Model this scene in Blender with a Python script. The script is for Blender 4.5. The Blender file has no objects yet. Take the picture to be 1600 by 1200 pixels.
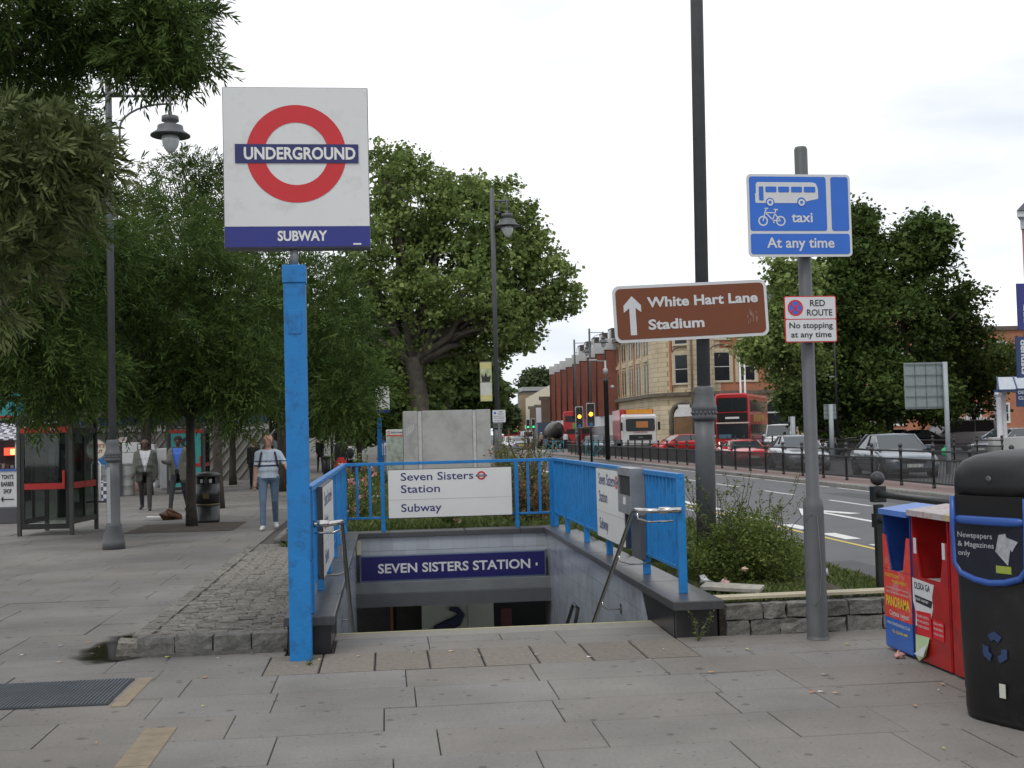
import bpy, math, random
import numpy as np
from mathutils import Matrix, Vector
random.seed(7); RNG = np.random.default_rng(7)
S = bpy.context.scene; COL = S.collection
# ------------------------------------------------------------ camera, sky, sun
FPX, CX, CY, HC = 1900.0, 800.0, 600.0, 1.68
YAW, PITCH, ROLL = math.atan(198/1900), math.atan(77/1900), 0.0255
Fw = Vector((math.sin(YAW)*math.cos(PITCH), math.cos(YAW)*math.cos(PITCH), math.sin(PITCH)))
R0 = Vector((math.cos(YAW), -math.sin(YAW), 0)); U0 = R0.cross(Fw)
Rt = R0*math.cos(ROLL) - U0*math.sin(ROLL); Up = R0*math.sin(ROLL) + U0*math.cos(ROLL)
cam = bpy.data.cameras.new('camera'); camo = bpy.data.objects.new('camera', cam); COL.objects.link(camo)
cam.sensor_fit = 'HORIZONTAL'; cam.sensor_width = 36; cam.lens = 36*FPX/1600; cam.clip_end = 3000; cam.clip_start = .05
mw = Matrix((Rt, Up, -Fw)).transposed().to_4x4(); mw.translation = (0, 0, HC); camo.matrix_world = mw
S.camera = camo
w = bpy.data.worlds.new('World'); S.world = w; w.use_nodes = True
nt = w.node_tree; N = nt.nodes; L = nt.links; N.clear()
def nd(t, T, **k):
    n = t.nodes.new(T)
    for a, b in k.items():
        if a[0] == '_': setattr(n, a[1:], b)
        else: n.inputs[int(a[1:]) if a[0] == 'i' and a[1:].isdigit() else a.replace('_', ' ')].default_value = b
    return n
sky = nd(nt, 'ShaderNodeTexSky', _sky_type='NISHITA', _sun_disc=False)
SUN_EL, SUN_AZ = math.radians(55), math.radians(215)
sky.sun_elevation = SUN_EL; sky.sun_rotation = SUN_AZ
tc = nd(nt, 'ShaderNodeTexCoord'); mp = nd(nt, 'ShaderNodeMapping'); mp.inputs['Scale'].default_value = (1, 1, 3.2)
L.new(tc.outputs['Generated'], mp.inputs[0])
nz = nd(nt, 'ShaderNodeTexNoise', Scale=2.2, Detail=5.0, Roughness=.55); L.new(mp.outputs[0], nz.inputs['Vector'])
cr = nd(nt, 'ShaderNodeValToRGB'); L.new(nz.outputs['Fac'], cr.inputs[0])
cr.color_ramp.elements[0].position = .36; cr.color_ramp.elements[0].color = (6.6, 7.0, 7.6, 1)
cr.color_ramp.elements[1].position = .62; cr.color_ramp.elements[1].color = (10.2, 10.2, 10.3, 1)
mx = nd(nt, 'ShaderNodeMixRGB', i0=.93); L.new(sky.outputs[0], mx.inputs[1]); L.new(cr.outputs[0], mx.inputs[2])
bg = nd(nt, 'ShaderNodeBackground', Strength=.12); L.new(mx.outputs[0], bg.inputs[0])
wo = nd(nt, 'ShaderNodeOutputWorld'); L.new(bg.outputs[0], wo.inputs[0])
sl = bpy.data.lights.new('sun', 'SUN'); sl.energy = 1.0; sl.angle = math.radians(14); sl.color = (1, .97, .92)
so = bpy.data.objects.new('sun', sl); COL.objects.link(so)
sd = Vector((math.sin(SUN_AZ)*math.cos(SUN_EL), math.cos(SUN_AZ)*math.cos(SUN_EL), math.sin(SUN_EL)))
so.rotation_euler = sd.to_track_quat('Z', 'Y').to_euler(); so.location = (0, 0, 50)
S.view_settings.view_transform = 'Standard'; S.view_settings.look = 'None'
S.view_settings.exposure = .12; S.view_settings.gamma = 1; S.view_settings.use_curve_mapping = False
# ------------------------------------------------------------ measuring the place from the photograph
def ray(px, py): return Fw*FPX + Rt*(px-CX) + Up*(CY-py)
def G(px, py, z=0.0):                       # point of the level z under a pixel
    d = ray(px, py); t = (z-HC)/d.z; return Vector((d.x*t, d.y*t, z))
def P(px, py, Y):                           # point at distance Y (along the street) behind a pixel
    d = ray(px, py); t = Y/d.y; return Vector((d.x*t, Y, HC+d.z*t))
def XA(px, Y, py=680): return P(px, py, Y).x
# ------------------------------------------------------------ materials
MATS = {}
def srgb(r, g, b): return tuple((c/255/12.92 if c/255 <= .04045 else ((c/255+.055)/1.055)**2.4) for c in (r, g, b))
def mat(name, col, rough=.6, metal=0, var=.12, scale=6, bump=0.0, bscale=60, rnd=0.0, spec=.5, coat=0, emis=0, dirt=None, dirtscale=3):
    if name in MATS: return MATS[name]
    m = bpy.data.materials.new(name); m.use_nodes = True; t = m.node_tree; b = t.nodes['Principled BSDF']
    b.inputs['Roughness'].default_value = rough; b.inputs['Metallic'].default_value = metal
    b.inputs['Specular IOR Level'].default_value = spec
    if coat: b.inputs['Coat Weight'].default_value = coat; b.inputs['Coat Roughness'].default_value = .08
    c = (*col, 1)
    g = nd(t, 'ShaderNodeNewGeometry')
    n = nd(t, 'ShaderNodeTexNoise', Scale=scale, Detail=6.0, Roughness=.65); t.links.new(g.outputs['Position'], n.inputs['Vector'])
    mr = nd(t, 'ShaderNodeMapRange', i1=.3, i2=.7, i3=1-var, i4=1+var); t.links.new(n.outputs['Fac'], mr.inputs[0])
    fac = mr.outputs[0]
    if rnd:
        oi = nd(t, 'ShaderNodeObjectInfo'); m2 = nd(t, 'ShaderNodeMapRange', i1=0, i2=1, i3=1-rnd, i4=1+rnd); t.links.new(oi.outputs['Random'], m2.inputs[0])
        mm = nd(t, 'ShaderNodeMath', _operation='MULTIPLY'); t.links.new(fac, mm.inputs[0]); t.links.new(m2.outputs[0], mm.inputs[1]); fac = mm.outputs[0]
    vm = nd(t, 'ShaderNodeVectorMath', _operation='SCALE'); vm.inputs[0].default_value = col; t.links.new(fac, vm.inputs['Scale'])
    out = vm.outputs[0]
    if dirt:
        n3 = nd(t, 'ShaderNodeTexNoise', Scale=dirtscale, Detail=8.0, Roughness=.7); t.links.new(g.outputs['Position'], n3.inputs['Vector'])
        r3 = nd(t, 'ShaderNodeMapRange', i1=.52, i2=.72, i3=0, i4=.85); t.links.new(n3.outputs['Fac'], r3.inputs[0])
        x3 = nd(t, 'ShaderNodeMixRGB'); t.links.new(r3.outputs[0], x3.inputs[0]); t.links.new(out, x3.inputs[1]); x3.inputs[2].default_value = (*dirt, 1); out = x3.outputs[0]
    t.links.new(out, b.inputs['Base Color'])
    if bump:
        n2 = nd(t, 'ShaderNodeTexNoise', Scale=bscale, Detail=4.0, Roughness=.6); t.links.new(g.outputs['Position'], n2.inputs['Vector'])
        bp = nd(t, 'ShaderNodeBump', Strength=bump, Distance=.02); t.links.new(n2.outputs['Fac'], bp.inputs['Height']); t.links.new(bp.outputs[0], b.inputs['Normal'])
    if emis:
        b.inputs['Emission Color'].default_value = c; b.inputs['Emission Strength'].default_value = emis
    MATS[name] = m; return m
def leafmat(name, c0, c1, rough=.6):
    m = bpy.data.materials.new(name); m.use_nodes = True; t = m.node_tree; b = t.nodes['Principled BSDF']
    a = nd(t, 'ShaderNodeAttribute', _attribute_name='tint'); r = nd(t, 'ShaderNodeMixRGB'); r.inputs[1].default_value = (*c0, 1); r.inputs[2].default_value = (*c1, 1)
    t.links.new(a.outputs['Fac'], r.inputs[0]); t.links.new(r.outputs[0], b.inputs['Base Color']); b.inputs['Roughness'].default_value = rough
    b.inputs['Specular IOR Level'].default_value = .12
    tr = nd(t, 'ShaderNodeBsdfTranslucent'); t.links.new(r.outputs[0], tr.inputs[0]); ms = nd(t, 'ShaderNodeMixShader', i0=.3)
    o = t.nodes['Material Output']; t.links.new(b.outputs[0], ms.inputs[1]); t.links.new(tr.outputs[0], ms.inputs[2]); t.links.new(ms.outputs[0], o.inputs[0])
    return m
def glassmat(name, tint=(.9, .95, .93), refl=.12, dirt=.0):
    m = bpy.data.materials.new(name); m.use_nodes = True; t = m.node_tree; t.nodes.remove(t.nodes['Principled BSDF'])
    a = nd(t, 'ShaderNodeBsdfTransparent'); a.inputs[0].default_value = (*tint, 1); g = nd(t, 'ShaderNodeBsdfGlossy', Roughness=.03); ms = nd(t, 'ShaderNodeMixShader', i0=refl)
    o = t.nodes['Material Output']; t.links.new(a.outputs[0], ms.inputs[1]); t.links.new(g.outputs[0], ms.inputs[2]); t.links.new(ms.outputs[0], o.inputs[0]); return m
def brickmat(name, c1, c2, mortar, sx=.22, sz=.075, rough=.85, msize=.012):
    m = bpy.data.materials.new(name); m.use_nodes = True; t = m.node_tree; b = t.nodes['Principled BSDF']
    g = nd(t, 'ShaderNodeNewGeometry'); s = nd(t, 'ShaderNodeSeparateXYZ'); t.links.new(g.outputs['Position'], s.inputs[0])
    ad = nd(t, 'ShaderNodeMath', _operation='ADD'); t.links.new(s.outputs[0], ad.inputs[0]); t.links.new(s.outputs[1], ad.inputs[1])
    c = nd(t, 'ShaderNodeCombineXYZ'); t.links.new(ad.outputs[0], c.inputs[0]); t.links.new(s.outputs[2], c.inputs[1])
    br = nd(t, 'ShaderNodeTexBrick', Scale=1.0, Mortar_Size=msize, Brick_Width=sx, Row_Height=sz, Bias=0.0); t.links.new(c.outputs[0], br.inputs['Vector'])
    br.inputs['Color1'].default_value = (*c1, 1); br.inputs['Color2'].default_value = (*c2, 1); br.inputs['Mortar'].default_value = (*mortar, 1)
    n = nd(t, 'ShaderNodeTexNoise', Scale=.5, Detail=5.0); t.links.new(g.outputs['Position'], n.inputs['Vector']); mr = nd(t, 'ShaderNodeMapRange', i1=.3, i2=.7, i3=.8, i4=1.15); t.links.new(n.outputs['Fac'], mr.inputs[0])
    vm = nd(t, 'ShaderNodeVectorMath', _operation='SCALE'); t.links.new(br.outputs[0], vm.inputs[0]); t.links.new(mr.outputs[0], vm.inputs['Scale']); t.links.new(vm.outputs[0], b.inputs['Base Color'])
    b.inputs['Roughness'].default_value = rough; return m
def pavemat():
    m = bpy.data.materials.new('paving'); m.use_nodes = True; t = m.node_tree; b = t.nodes['Principled BSDF']; K = t.links.new
    g = nd(t, 'ShaderNodeNewGeometry'); oi = nd(t, 'ShaderNodeObjectInfo')
    n1 = nd(t, 'ShaderNodeTexNoise', Scale=.7, Detail=7.0, Roughness=.6); n2 = nd(t, 'ShaderNodeTexNoise', Scale=45.0, Detail=4.0, Roughness=.7)
    for n in (n1, n2): K(g.outputs['Position'], n.inputs['Vector'])
    r1 = nd(t, 'ShaderNodeMapRange', i1=.3, i2=.7, i3=.72, i4=1.18); K(n1.outputs['Fac'], r1.inputs[0])
    r2 = nd(t, 'ShaderNodeMapRange', i1=.3, i2=.7, i3=.86, i4=1.12); K(n2.outputs['Fac'], r2.inputs[0])
    r0 = nd(t, 'ShaderNodeMapRange', i1=0, i2=1, i3=.92, i4=1.05); K(oi.outputs['Random'], r0.inputs[0])
    a = nd(t, 'ShaderNodeMath', _operation='MULTIPLY'); K(r1.outputs[0], a.inputs[0]); K(r2.outputs[0], a.inputs[1])
    a2 = nd(t, 'ShaderNodeMath', _operation='MULTIPLY'); K(a.outputs[0], a2.inputs[0]); K(r0.outputs[0], a2.inputs[1])
    last = a2.outputs[0]
    for sc, th, dk, dist in ((5.5, .15, .55, .25), (3.1, .10, .6, .5), (9, .09, 1.25, .2), (14, .16, .62, .2)):        # trodden gum, dark and pale
        wn = nd(t, 'ShaderNodeTexNoise', Scale=11.0); K(g.outputs['Position'], wn.inputs['Vector'])
        ws = nd(t, 'ShaderNodeVectorMath', _operation='SCALE'); K(wn.outputs['Color'], ws.inputs[0]); ws.inputs['Scale'].default_value = .09*dist
        wa = nd(t, 'ShaderNodeVectorMath', _operation='ADD'); K(g.outputs['Position'], wa.inputs[0]); K(ws.outputs[0], wa.inputs[1])
        fl = nd(t, 'ShaderNodeVectorMath', _operation='MULTIPLY'); K(wa.outputs[0], fl.inputs[0]); fl.inputs[1].default_value = (1, 1, 0)
        v = nd(t, 'ShaderNodeTexVoronoi', Scale=sc, Randomness=1.0); K(fl.outputs[0], v.inputs['Vector'])
        mk = nd(t, 'ShaderNodeMapRange', i1=th*.75, i2=th, i3=1, i4=0); K(v.outputs['Distance'], mk.inputs[0])
        sel = nd(t, 'ShaderNodeSeparateColor'); K(v.outputs['Color'], sel.inputs[0]); gt = nd(t, 'ShaderNodeMath', _operation='GREATER_THAN', i1=.45); K(sel.outputs[0], gt.inputs[0])
        mu = nd(t, 'ShaderNodeMath', _operation='MULTIPLY'); K(mk.outputs[0], mu.inputs[0]); K(gt.outputs[0], mu.inputs[1])
        q = nd(t, 'ShaderNodeMapRange', i1=0, i2=1, i3=1, i4=dk); K(mu.outputs[0], q.inputs[0])
        pr = nd(t, 'ShaderNodeMath', _operation='MULTIPLY'); K(last, pr.inputs[0]); K(q.outputs[0], pr.inputs[1]); last = pr.outputs[0]
    mi = nd(t, 'ShaderNodeMixRGB'); mi.inputs[1].default_value = (.198, .183, .166, 1); mi.inputs[2].default_value = (.186, .178, .167, 1); K(oi.outputs['Random'], mi.inputs[0])
    vm = nd(t, 'ShaderNodeVectorMath', _operation='SCALE'); K(mi.outputs[0], vm.inputs[0]); K(last, vm.inputs['Scale']); K(vm.outputs[0], b.inputs['Base Color'])
    b.inputs['Roughness'].default_value = .72; b.inputs['Specular IOR Level'].default_value = .3
    bp = nd(t, 'ShaderNodeBump', Strength=.25, Distance=.004); K(n2.outputs['Fac'], bp.inputs['Height']); K(bp.outputs[0], b.inputs['Normal']); return m
# ------------------------------------------------------------ mesh collecting
class B:
    def __init__(s, tf=None): s.v = []; s.f = []; s.m = []; s.tf = tf; s.mi = 0; s.sm = []
    def add(s, vs, fs, smooth=False):
        k = len(s.v)
        for p in vs:
            p = Vector(p)
            if s.tf is not None: p = s.tf @ p
            s.v.append(tuple(p))
        for q in fs: s.f.append(tuple(i+k for i in q)); s.m.append(s.mi); s.sm.append(smooth)
        return s
    def box(s, x0, x1, y0, y1, z0, z1, R=None, c=0):
        if c:
            a = [(x0, y0), (x1, y0), (x1, y1), (x0, y1)]; i = [(x0+c, y0+c), (x1-c, y0+c), (x1-c, y1-c), (x0+c, y1-c)]
            vs = [(*p, z0) for p in a]+[(*p, z1-c) for p in a]+[(*p, z1) for p in i]
            fs = [(3, 2, 1, 0), (8, 9, 10, 11)]+[(k, (k+1) % 4, 4+(k+1) % 4, 4+k) for k in range(4)]+[(4+k, 4+(k+1) % 4, 8+(k+1) % 4, 8+k) for k in range(4)]
        else:
            vs = [(x, y, z) for z in (z0, z1) for x, y in ((x0, y0), (x1, y0), (x1, y1), (x0, y1))]
            fs = [(3, 2, 1, 0), (4, 5, 6, 7), (0, 1, 5, 4), (1, 2, 6, 5), (2, 3, 7, 6), (3, 0, 4, 7)]
        if R is not None: vs = [R @ Vector(p) for p in vs]
        return s.add(vs, fs)
    def rings(s, rs, cap=True, smooth=True, close=True):
        n = len(rs[0]); vs = [p for r in rs for p in r]; fs = []
        for i in range(len(rs)-1):
            for j in range(n if close else n-1):
                a = i*n+j; b = i*n+(j+1) % n; fs.append((a, b, b+n, a+n))
        s.add(vs, fs, smooth)
        if cap: k = len(s.v); s.f.append(tuple(k-len(vs)+j for j in reversed(range(n)))); s.f.append(tuple(k-n+j for j in range(n))); s.m += [s.mi]*2; s.sm += [False]*2
        return s
    def lathe(s, prof, c=(0, 0, 0), n=16, smooth=True, sx=1, sy=1):
        return s.rings([[(c[0]+r*sx*math.cos(6.28318*j/n), c[1]+r*sy*math.sin(6.28318*j/n), c[2]+z) for j in range(n)] for r, z in prof], smooth=smooth)
    def tube(s, pts, r, n=8, smooth=True):
        pts = [Vector(p) for p in pts]; rr = r if isinstance(r, (list, tuple)) else [r]*len(pts); out = []; u = None
        for i, p in enumerate(pts):
            d = (pts[min(i+1, len(pts)-1)]-pts[max(i-1, 0)]).normalized()
            if u is None: u = d.cross(Vector((0, 0, 1)) if abs(d.z) < .9 else Vector((1, 0, 0))).normalized()
            else: u = (u-d*u.dot(d)).normalized()
            w_ = d.cross(u); out.append([tuple(p+(u*math.cos(6.28318*j/n)+w_*math.sin(6.28318*j/n))*rr[i]) for j in range(n)])
        return s.rings(out, smooth=smooth)
    def ell(s, c, rx, ry, rz, n=10, m=7):
        return s.rings([[(c[0]+rx*math.sin(a)*math.cos(6.28318*j/n), c[1]+ry*math.sin(a)*math.sin(6.28318*j/n), c[2]-rz*math.cos(a)) for j in range(n)] for a in [math.pi*(.04+.92*i/m) for i in range(m+1)]])
    def prism(s, poly, y0, y1):              # poly in x,z facing -y
        n = len(poly); vs = [(x, y0, z) for x, z in poly]+[(x, y1, z) for x, z in poly]
        return s.add(vs, [tuple(range(n)), tuple(range(2*n-1, n-1, -1))]+[(i, i+n, (i+1) % n+n, (i+1) % n) for i in range(n)])
    def flat(s, poly, z): return s.add([(x, y, z) for x, y in poly], [tuple(range(len(poly)))])
    def mesh(s, name, mats):
        me = bpy.data.meshes.new(name); me.from_pydata(s.v, [], s.f)
        for m in (mats if isinstance(mats, (list, tuple)) else [mats]): me.materials.append(m)
        me.polygons.foreach_set('material_index', s.m); me.polygons.foreach_set('use_smooth', s.sm); me.update(); return me
    def obj(s, name, mats, parent=None, bev=0, loc=(0, 0, 0), rot=(0, 0, 0), kind=None):
        o = ob(name, s.mesh(name, mats), parent, loc, rot)
        if bev: b = o.modifiers.new('bevel', 'BEVEL'); b.width = bev; b.segments = 2; b.limit_method = 'ANGLE'; b.angle_limit = .7
        if kind: o['kind'] = kind
        return o
def ob(name, me, parent=None, loc=(0, 0, 0), rot=(0, 0, 0)):
    o = bpy.data.objects.new(name, me); COL.objects.link(o); o.location = loc; o.rotation_euler = rot
    if parent is not None: o.parent = parent
    return o
def tag(o, label, cat, group=None):
    o['label'] = label; o['category'] = cat
    if group: o['group'] = group
    return o
def T(name, label, cat, loc=(0, 0, 0), rz=0, group=None):
    o = bpy.data.objects.new(name, None); COL.objects.link(o); o.location = loc; o.rotation_euler = (0, 0, rz); o.empty_display_size = .2
    return tag(o, label, cat, group)
def dup(src, loc, rz=0, label=None, parent=None, sc=None):
    def cp(o, par):
        c = o.copy(); COL.objects.link(c); c.parent = par
        for ch in list(o.children): cp(ch, c)
        return c
    r = cp(src, parent); r.location = loc; r.rotation_euler = (0, 0, rz)
    if sc: r.scale = sc
    if label: r['label'] = label
    return r
def fastmesh(name, V, F4, mats, tint=None, smooth=False):
    me = bpy.data.meshes.new(name); nv = len(V); nf, k = F4.shape
    me.vertices.add(nv); me.vertices.foreach_set('co', np.ascontiguousarray(V, dtype=np.float32).ravel())
    me.loops.add(nf*k); me.loops.foreach_set('vertex_index', np.ascontiguousarray(F4, dtype=np.int32).ravel())
    me.polygons.add(nf); me.polygons.foreach_set('loop_start', np.arange(0, nf*k, k, dtype=np.int32))
    me.materials.append(mats); me.update(calc_edges=True)
    if tint is not None:
        a = me.attributes.new('tint', 'FLOAT', 'POINT'); a.data.foreach_set('value', np.ascontiguousarray(tint, dtype=np.float32))
    return me
def leaves(C, size, aspect, droop=.3, tint=None, jitter=.35, updir=None):
    """one folded leaf (two quads' worth of rhombus) per centre C"""
    n = len(C); d = RNG.normal(size=(n, 3)); d[:, 2] = d[:, 2]*.6-droop
    if updir is not None: d = d*.6+updir
    d /= np.linalg.norm(d, axis=1)[:, None]+1e-9
    r = RNG.normal(size=(n, 3)); sd_ = np.cross(d, r); sd_ /= np.linalg.norm(sd_, axis=1)[:, None]+1e-9
    l = size*(1+jitter*RNG.normal(size=(n, 1))).clip(.4, 1.8); wv = sd_*l*aspect*.5; mid = C+d*l*.45
    nrm = np.cross(d, sd_)*l*aspect*.12
    V = np.stack([C, mid+wv+nrm, C+d*l, mid-wv+nrm], 1).reshape(-1, 3); F = np.arange(4*n).reshape(n, 4)
    if tint is None: tint = RNG.random(n)
    return V, F, np.repeat(tint, 4)
PAVE = pavemat()
TXT = {}
def txtmesh(s_, bold):
    k = (s_, bold)
    if k in TXT: return TXT[k]
    cu = bpy.data.curves.new('t', 'FONT'); cu.body = s_; cu.size = 1; cu.offset = bold; cu.resolution_u = 3
    o = bpy.data.objects.new('t', cu); COL.objects.link(o); dg = bpy.context.evaluated_depsgraph_get(); dg.update()
    me = bpy.data.meshes.new_from_object(o.evaluated_get(dg)); bpy.data.objects.remove(o)
    v = np.zeros(len(me.vertices)*3, dtype=np.float32); me.vertices.foreach_get('co', v); v = v.reshape(-1, 3)
    TXT[k] = (v, [tuple(p.vertices) for p in me.polygons]); return TXT[k]
CAPH = None
def text(s_, parent, m, x, z, h, w=None, y=0.0, bold=.012, align='L', rot=(0, 0, 0), loc=(0, 0, 0), name='lettering'):
    """letters of cap height h (baseline z), in the x,z plane facing -y"""
    global CAPH
    if CAPH is None: hv, _ = txtmesh('H', 0.0); CAPH = float(hv[:, 1].max()-hv[:, 1].min())
    v, f = txtmesh(s_, bold); x0, x1 = float(v[:, 0].min()), float(v[:, 0].max()); k = h/CAPH; kx = (w/(x1-x0)) if w else k
    off = x if align == 'L' else (x-(x1-x0)*kx/2 if align == 'C' else x-(x1-x0)*kx)
    me = bpy.data.meshes.new('lettering'); me.from_pydata([(off+(p[0]-x0)*kx, y, z+p[1]*k) for p in v], [], f); me.materials.append(m)
    return ob(name, me, parent, loc, rot)
def rrect(x0, x1, z0, z1, r, n=5):
    out = []
    for cx, cz, a0 in ((x1-r, z0+r, -90), (x1-r, z1-r, 0), (x0+r, z1-r, 90), (x0+r, z0+r, 180)):
        for i in range(n+1): a = math.radians(a0+90*i/n); out.append((cx+r*math.cos(a), cz+r*math.sin(a)))
    return out
def ringpoly(b, cx, cz, r0, r1, y, n=48, a0=0, a1=360, th=.003):
    k = []
    full = a1-a0 >= 360
    for i in range(n+(0 if full else 1)):
        a = math.radians(a0+(a1-a0)*i/n); k.append((cx+r0*math.cos(a), y, cz+r0*math.sin(a))); k.append((cx+r1*math.cos(a), y, cz+r1*math.sin(a)))
    m_ = len(k)//2; b.add(k, [(2*i, 2*i+1, 2*((i+1) % m_)+1, 2*((i+1) % m_)) for i in range(m_ if full else m_-1)])
# common materials
BLUE = mat('blue_paint', (.014, .18, .47), .42, var=.1, scale=5, bump=.12, bscale=40, dirt=(.016, .09, .22), dirtscale=9, spec=.35)
WHITE = mat('sign_white', (.66, .66, .64), .35, var=.03, scale=2)
NAVY = mat('sign_navy', (.01, .014, .12), .35, var=.05)
REDP = mat('sign_red', (.52, .012, .018), .4, var=.04)
GREYP = mat('grey_column_paint', (.085, .09, .096), .5, var=.12, bump=.1, bscale=80)
GALV = mat('galvanised', (.3, .31, .31), .5, .3, var=.12)
BLACKP = mat('black_paint', (.015, .015, .016), .38, var=.2)
DARKRAIL = mat('dark_rail_paint', (.03, .03, .031), .45, var=.2)
STEEL = mat('stainless', (.55, .54, .52), .22, 1, var=.05)
GRANITE = mat('dark_granite', (.055, .057, .06), .35, var=.2, scale=30, bump=.1, bscale=200, rnd=.15)
STONE = mat('rough_stone', (.15, .145, .132), .85, var=.35, scale=14, bump=.9, bscale=35, rnd=.2, dirt=(.06, .06, .05), dirtscale=5)
SETT = mat('sett_stone', (.195, .18, .155), .85, var=.42, scale=22, bump=.9, bscale=60, rnd=.2)
ASPH = mat('asphalt', (.105, .105, .11), .8, var=.12, scale=1.2, bump=.3, bscale=140, dirt=(.085, .082, .082), dirtscale=.6)
ROADW = mat('road_white', (.62, .62, .6), .7, var=.15, scale=12, dirt=(.3, .3, .3), dirtscale=9)
SOIL = mat('soil', (.06, .048, .035), .95, var=.3, scale=10, bump=.8, bscale=30)
BARK = mat('bark', (.05, .042, .034), .9, var=.35, scale=12, bump=.9, bscale=25)
CONC = mat('concrete', (.36, .36, .345), .8, var=.14, scale=1.6, bump=.2, bscale=40, dirt=(.2, .2, .19), dirtscale=1.1)
GLASS = glassmat('clear_glass', (.62, .66, .65), .045)
CARGL = mat('car_glass', (.03, .04, .045), .06, 0, var=.02, spec=.9)
WINGL = mat('window_glass', (.02, .024, .028), .15, 0, var=.3, scale=.6, spec=.3)
# ============================================================ GROUND
def st(o, k='structure'): o['kind'] = k; return o
GX0, GX1, GY0, GY1 = -.47, 2.29, 10.56, 17.75          # the stair opening
GRD = mat('ground_earth', (.085, .085, .08), .9, var=.2, scale=.3)
b = B()
def rects(b, z, X0, X1, Y0, Y1):                         # a sheet with the stair opening left out
    for a in ((X0, GX0, Y0, Y1), (GX1, X1, Y0, Y1), (GX0, GX1, Y0, GY0), (GX0, GX1, GY1, Y1)):
        b.flat([(a[0], a[2]), (a[1], a[2]), (a[1], a[3]), (a[0], a[3])], z)
rects(b, -.14, -700, 900, -60, 1500); st(b.obj('ground', GRD))
def curve_x(y): return 0 if y < 175 else (y-175)*.075+(y-175)**2*.00013   # the street bends to the right far off
def strip(name, xa, xb, y0, y1, z, m, step=12):
    ys = [y0]
    while ys[-1] < y1: ys.append(min(y1, ys[-1]+(step if ys[-1] > 165 else 170)))
    b = B(); b.add([(x+curve_x(y), y, z) for y in ys for x in (xa, xb)], [(2*i, 2*i+1, 2*i+3, 2*i+2) for i in range(len(ys)-1)]); return st(b.obj(name, m))
strip('road', 4.9, 13.0, -10, 600, -.10, ASPH)
strip('road', 14.75, 21.0, -10, 600, -.10, ASPH)
b = B(); b.flat([(21.0, 30), (95, 30), (95, 97), (21.0, 97)], -.104); st(b.obj('side_road', ASPH))
b = B(); b.flat([(21.0, 97), (23.2, 97), (23.2, 178), (21.0, 178)], .0); b.flat([(23.2, 97), (95, 97), (95, 99.9), (23.2, 99.9)], 0.0); st(b.obj('far_pavement', CONC))
# road markings
b = B()
def rr(x0, x1, y0, y1, z=-.096): b.flat([(x0, y0), (x1, y0), (x1, y1), (x0, y1)], z)
y = 12.2
while y < 25.5: rr(7.06, 7.32, y, y+1.15); y += 2.05
rr(7.08, 7.30, 26, 170)
rr(6.55, 6.63, 22, 170)
y = 20.6
while y < 170: rr(10.4, 10.5, y, y+2.5); y += 5.0
y = 14.2
while y < 60: rr(12.62, 12.7, y, y+6); y += 6.6
st(b.obj('road_markings', ROADW))
YEL = mat('road_yellow', (.55, .42, .1), .75, var=.2, scale=12)
b = B(); rr(6.85, 6.93, 15, 60); st(b.obj('yellow_road_line', YEL))
b = B(); rr(8.74, 8.88, 21.0, 24.2); b.flat([(8.2, 23.6), (8.81, 25.6), (9.42, 23.6), (9.15, 23.5), (8.81, 24.6), (8.47, 23.5)], -.096); st(b.obj('road_arrow', ROADW))
b = B()
for i in range(26): y = 9+i*RNG.random()*4; x = 4.95+RNG.random()*7.5
for (x, y, w_, l_) in ((9.6, 17.5, .9, 3.2), (5.3, 13.5, .8, 2.0), (11.3, 26, .8, 5)):
    b.flat([(x, y), (x+w_, y+.1), (x+w_-.05, y+l_), (x+.05, y+l_-.1)], -.097)
st(b.obj('tarmac_patches', mat('dark_asphalt', (.07, .07, .073), .85, var=.15, scale=3, bump=.3, bscale=150)))
# kerbs: stone by stone where they can be seen
KERB = mat('kerb_granite', (.2, .19, .175), .75, var=.25, scale=8, bump=.4, bscale=60, rnd=.12)
km = B().box(-.15, .15, .004, .906, -.13, .02, c=.02).mesh('kerb_stone', KERB)
ke = B().box(4.6, 4.9, -4, 7, -.13, .0); 
kerb = st(ke.obj('kerb', KERB))
for i in range(56):
    ob('kerb_stone', km, kerb, (4.75, 7+i*.91, RNG.normal()*.003))
KB = B(); KB.box(4.6, 4.9, 58, 180, -.13, .015); KB.obj('far_kerb_run', KERB, kerb)['kind'] = 'stuff'
med = st(B().box(13.12, 14.65, 12, 101, -.13, .0).obj('median', mat('median_paving', (.19, .13, .115), .85, var=.25, scale=3, bump=.4, bscale=60)))
for i in range(70):
    ob('kerb_stone', km, med, (12.98, 14+i*.91, RNG.normal()*.003))
KB = B(); KB.box(12.83, 13.12, 77.8, 101, -.13, .015); KB.obj('far_kerb_run', KERB, med)['kind'] = 'stuff'
st(B().box(12.9, 14.65, 108, 172, -.13, .0).obj('far_median', CONC))
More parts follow.
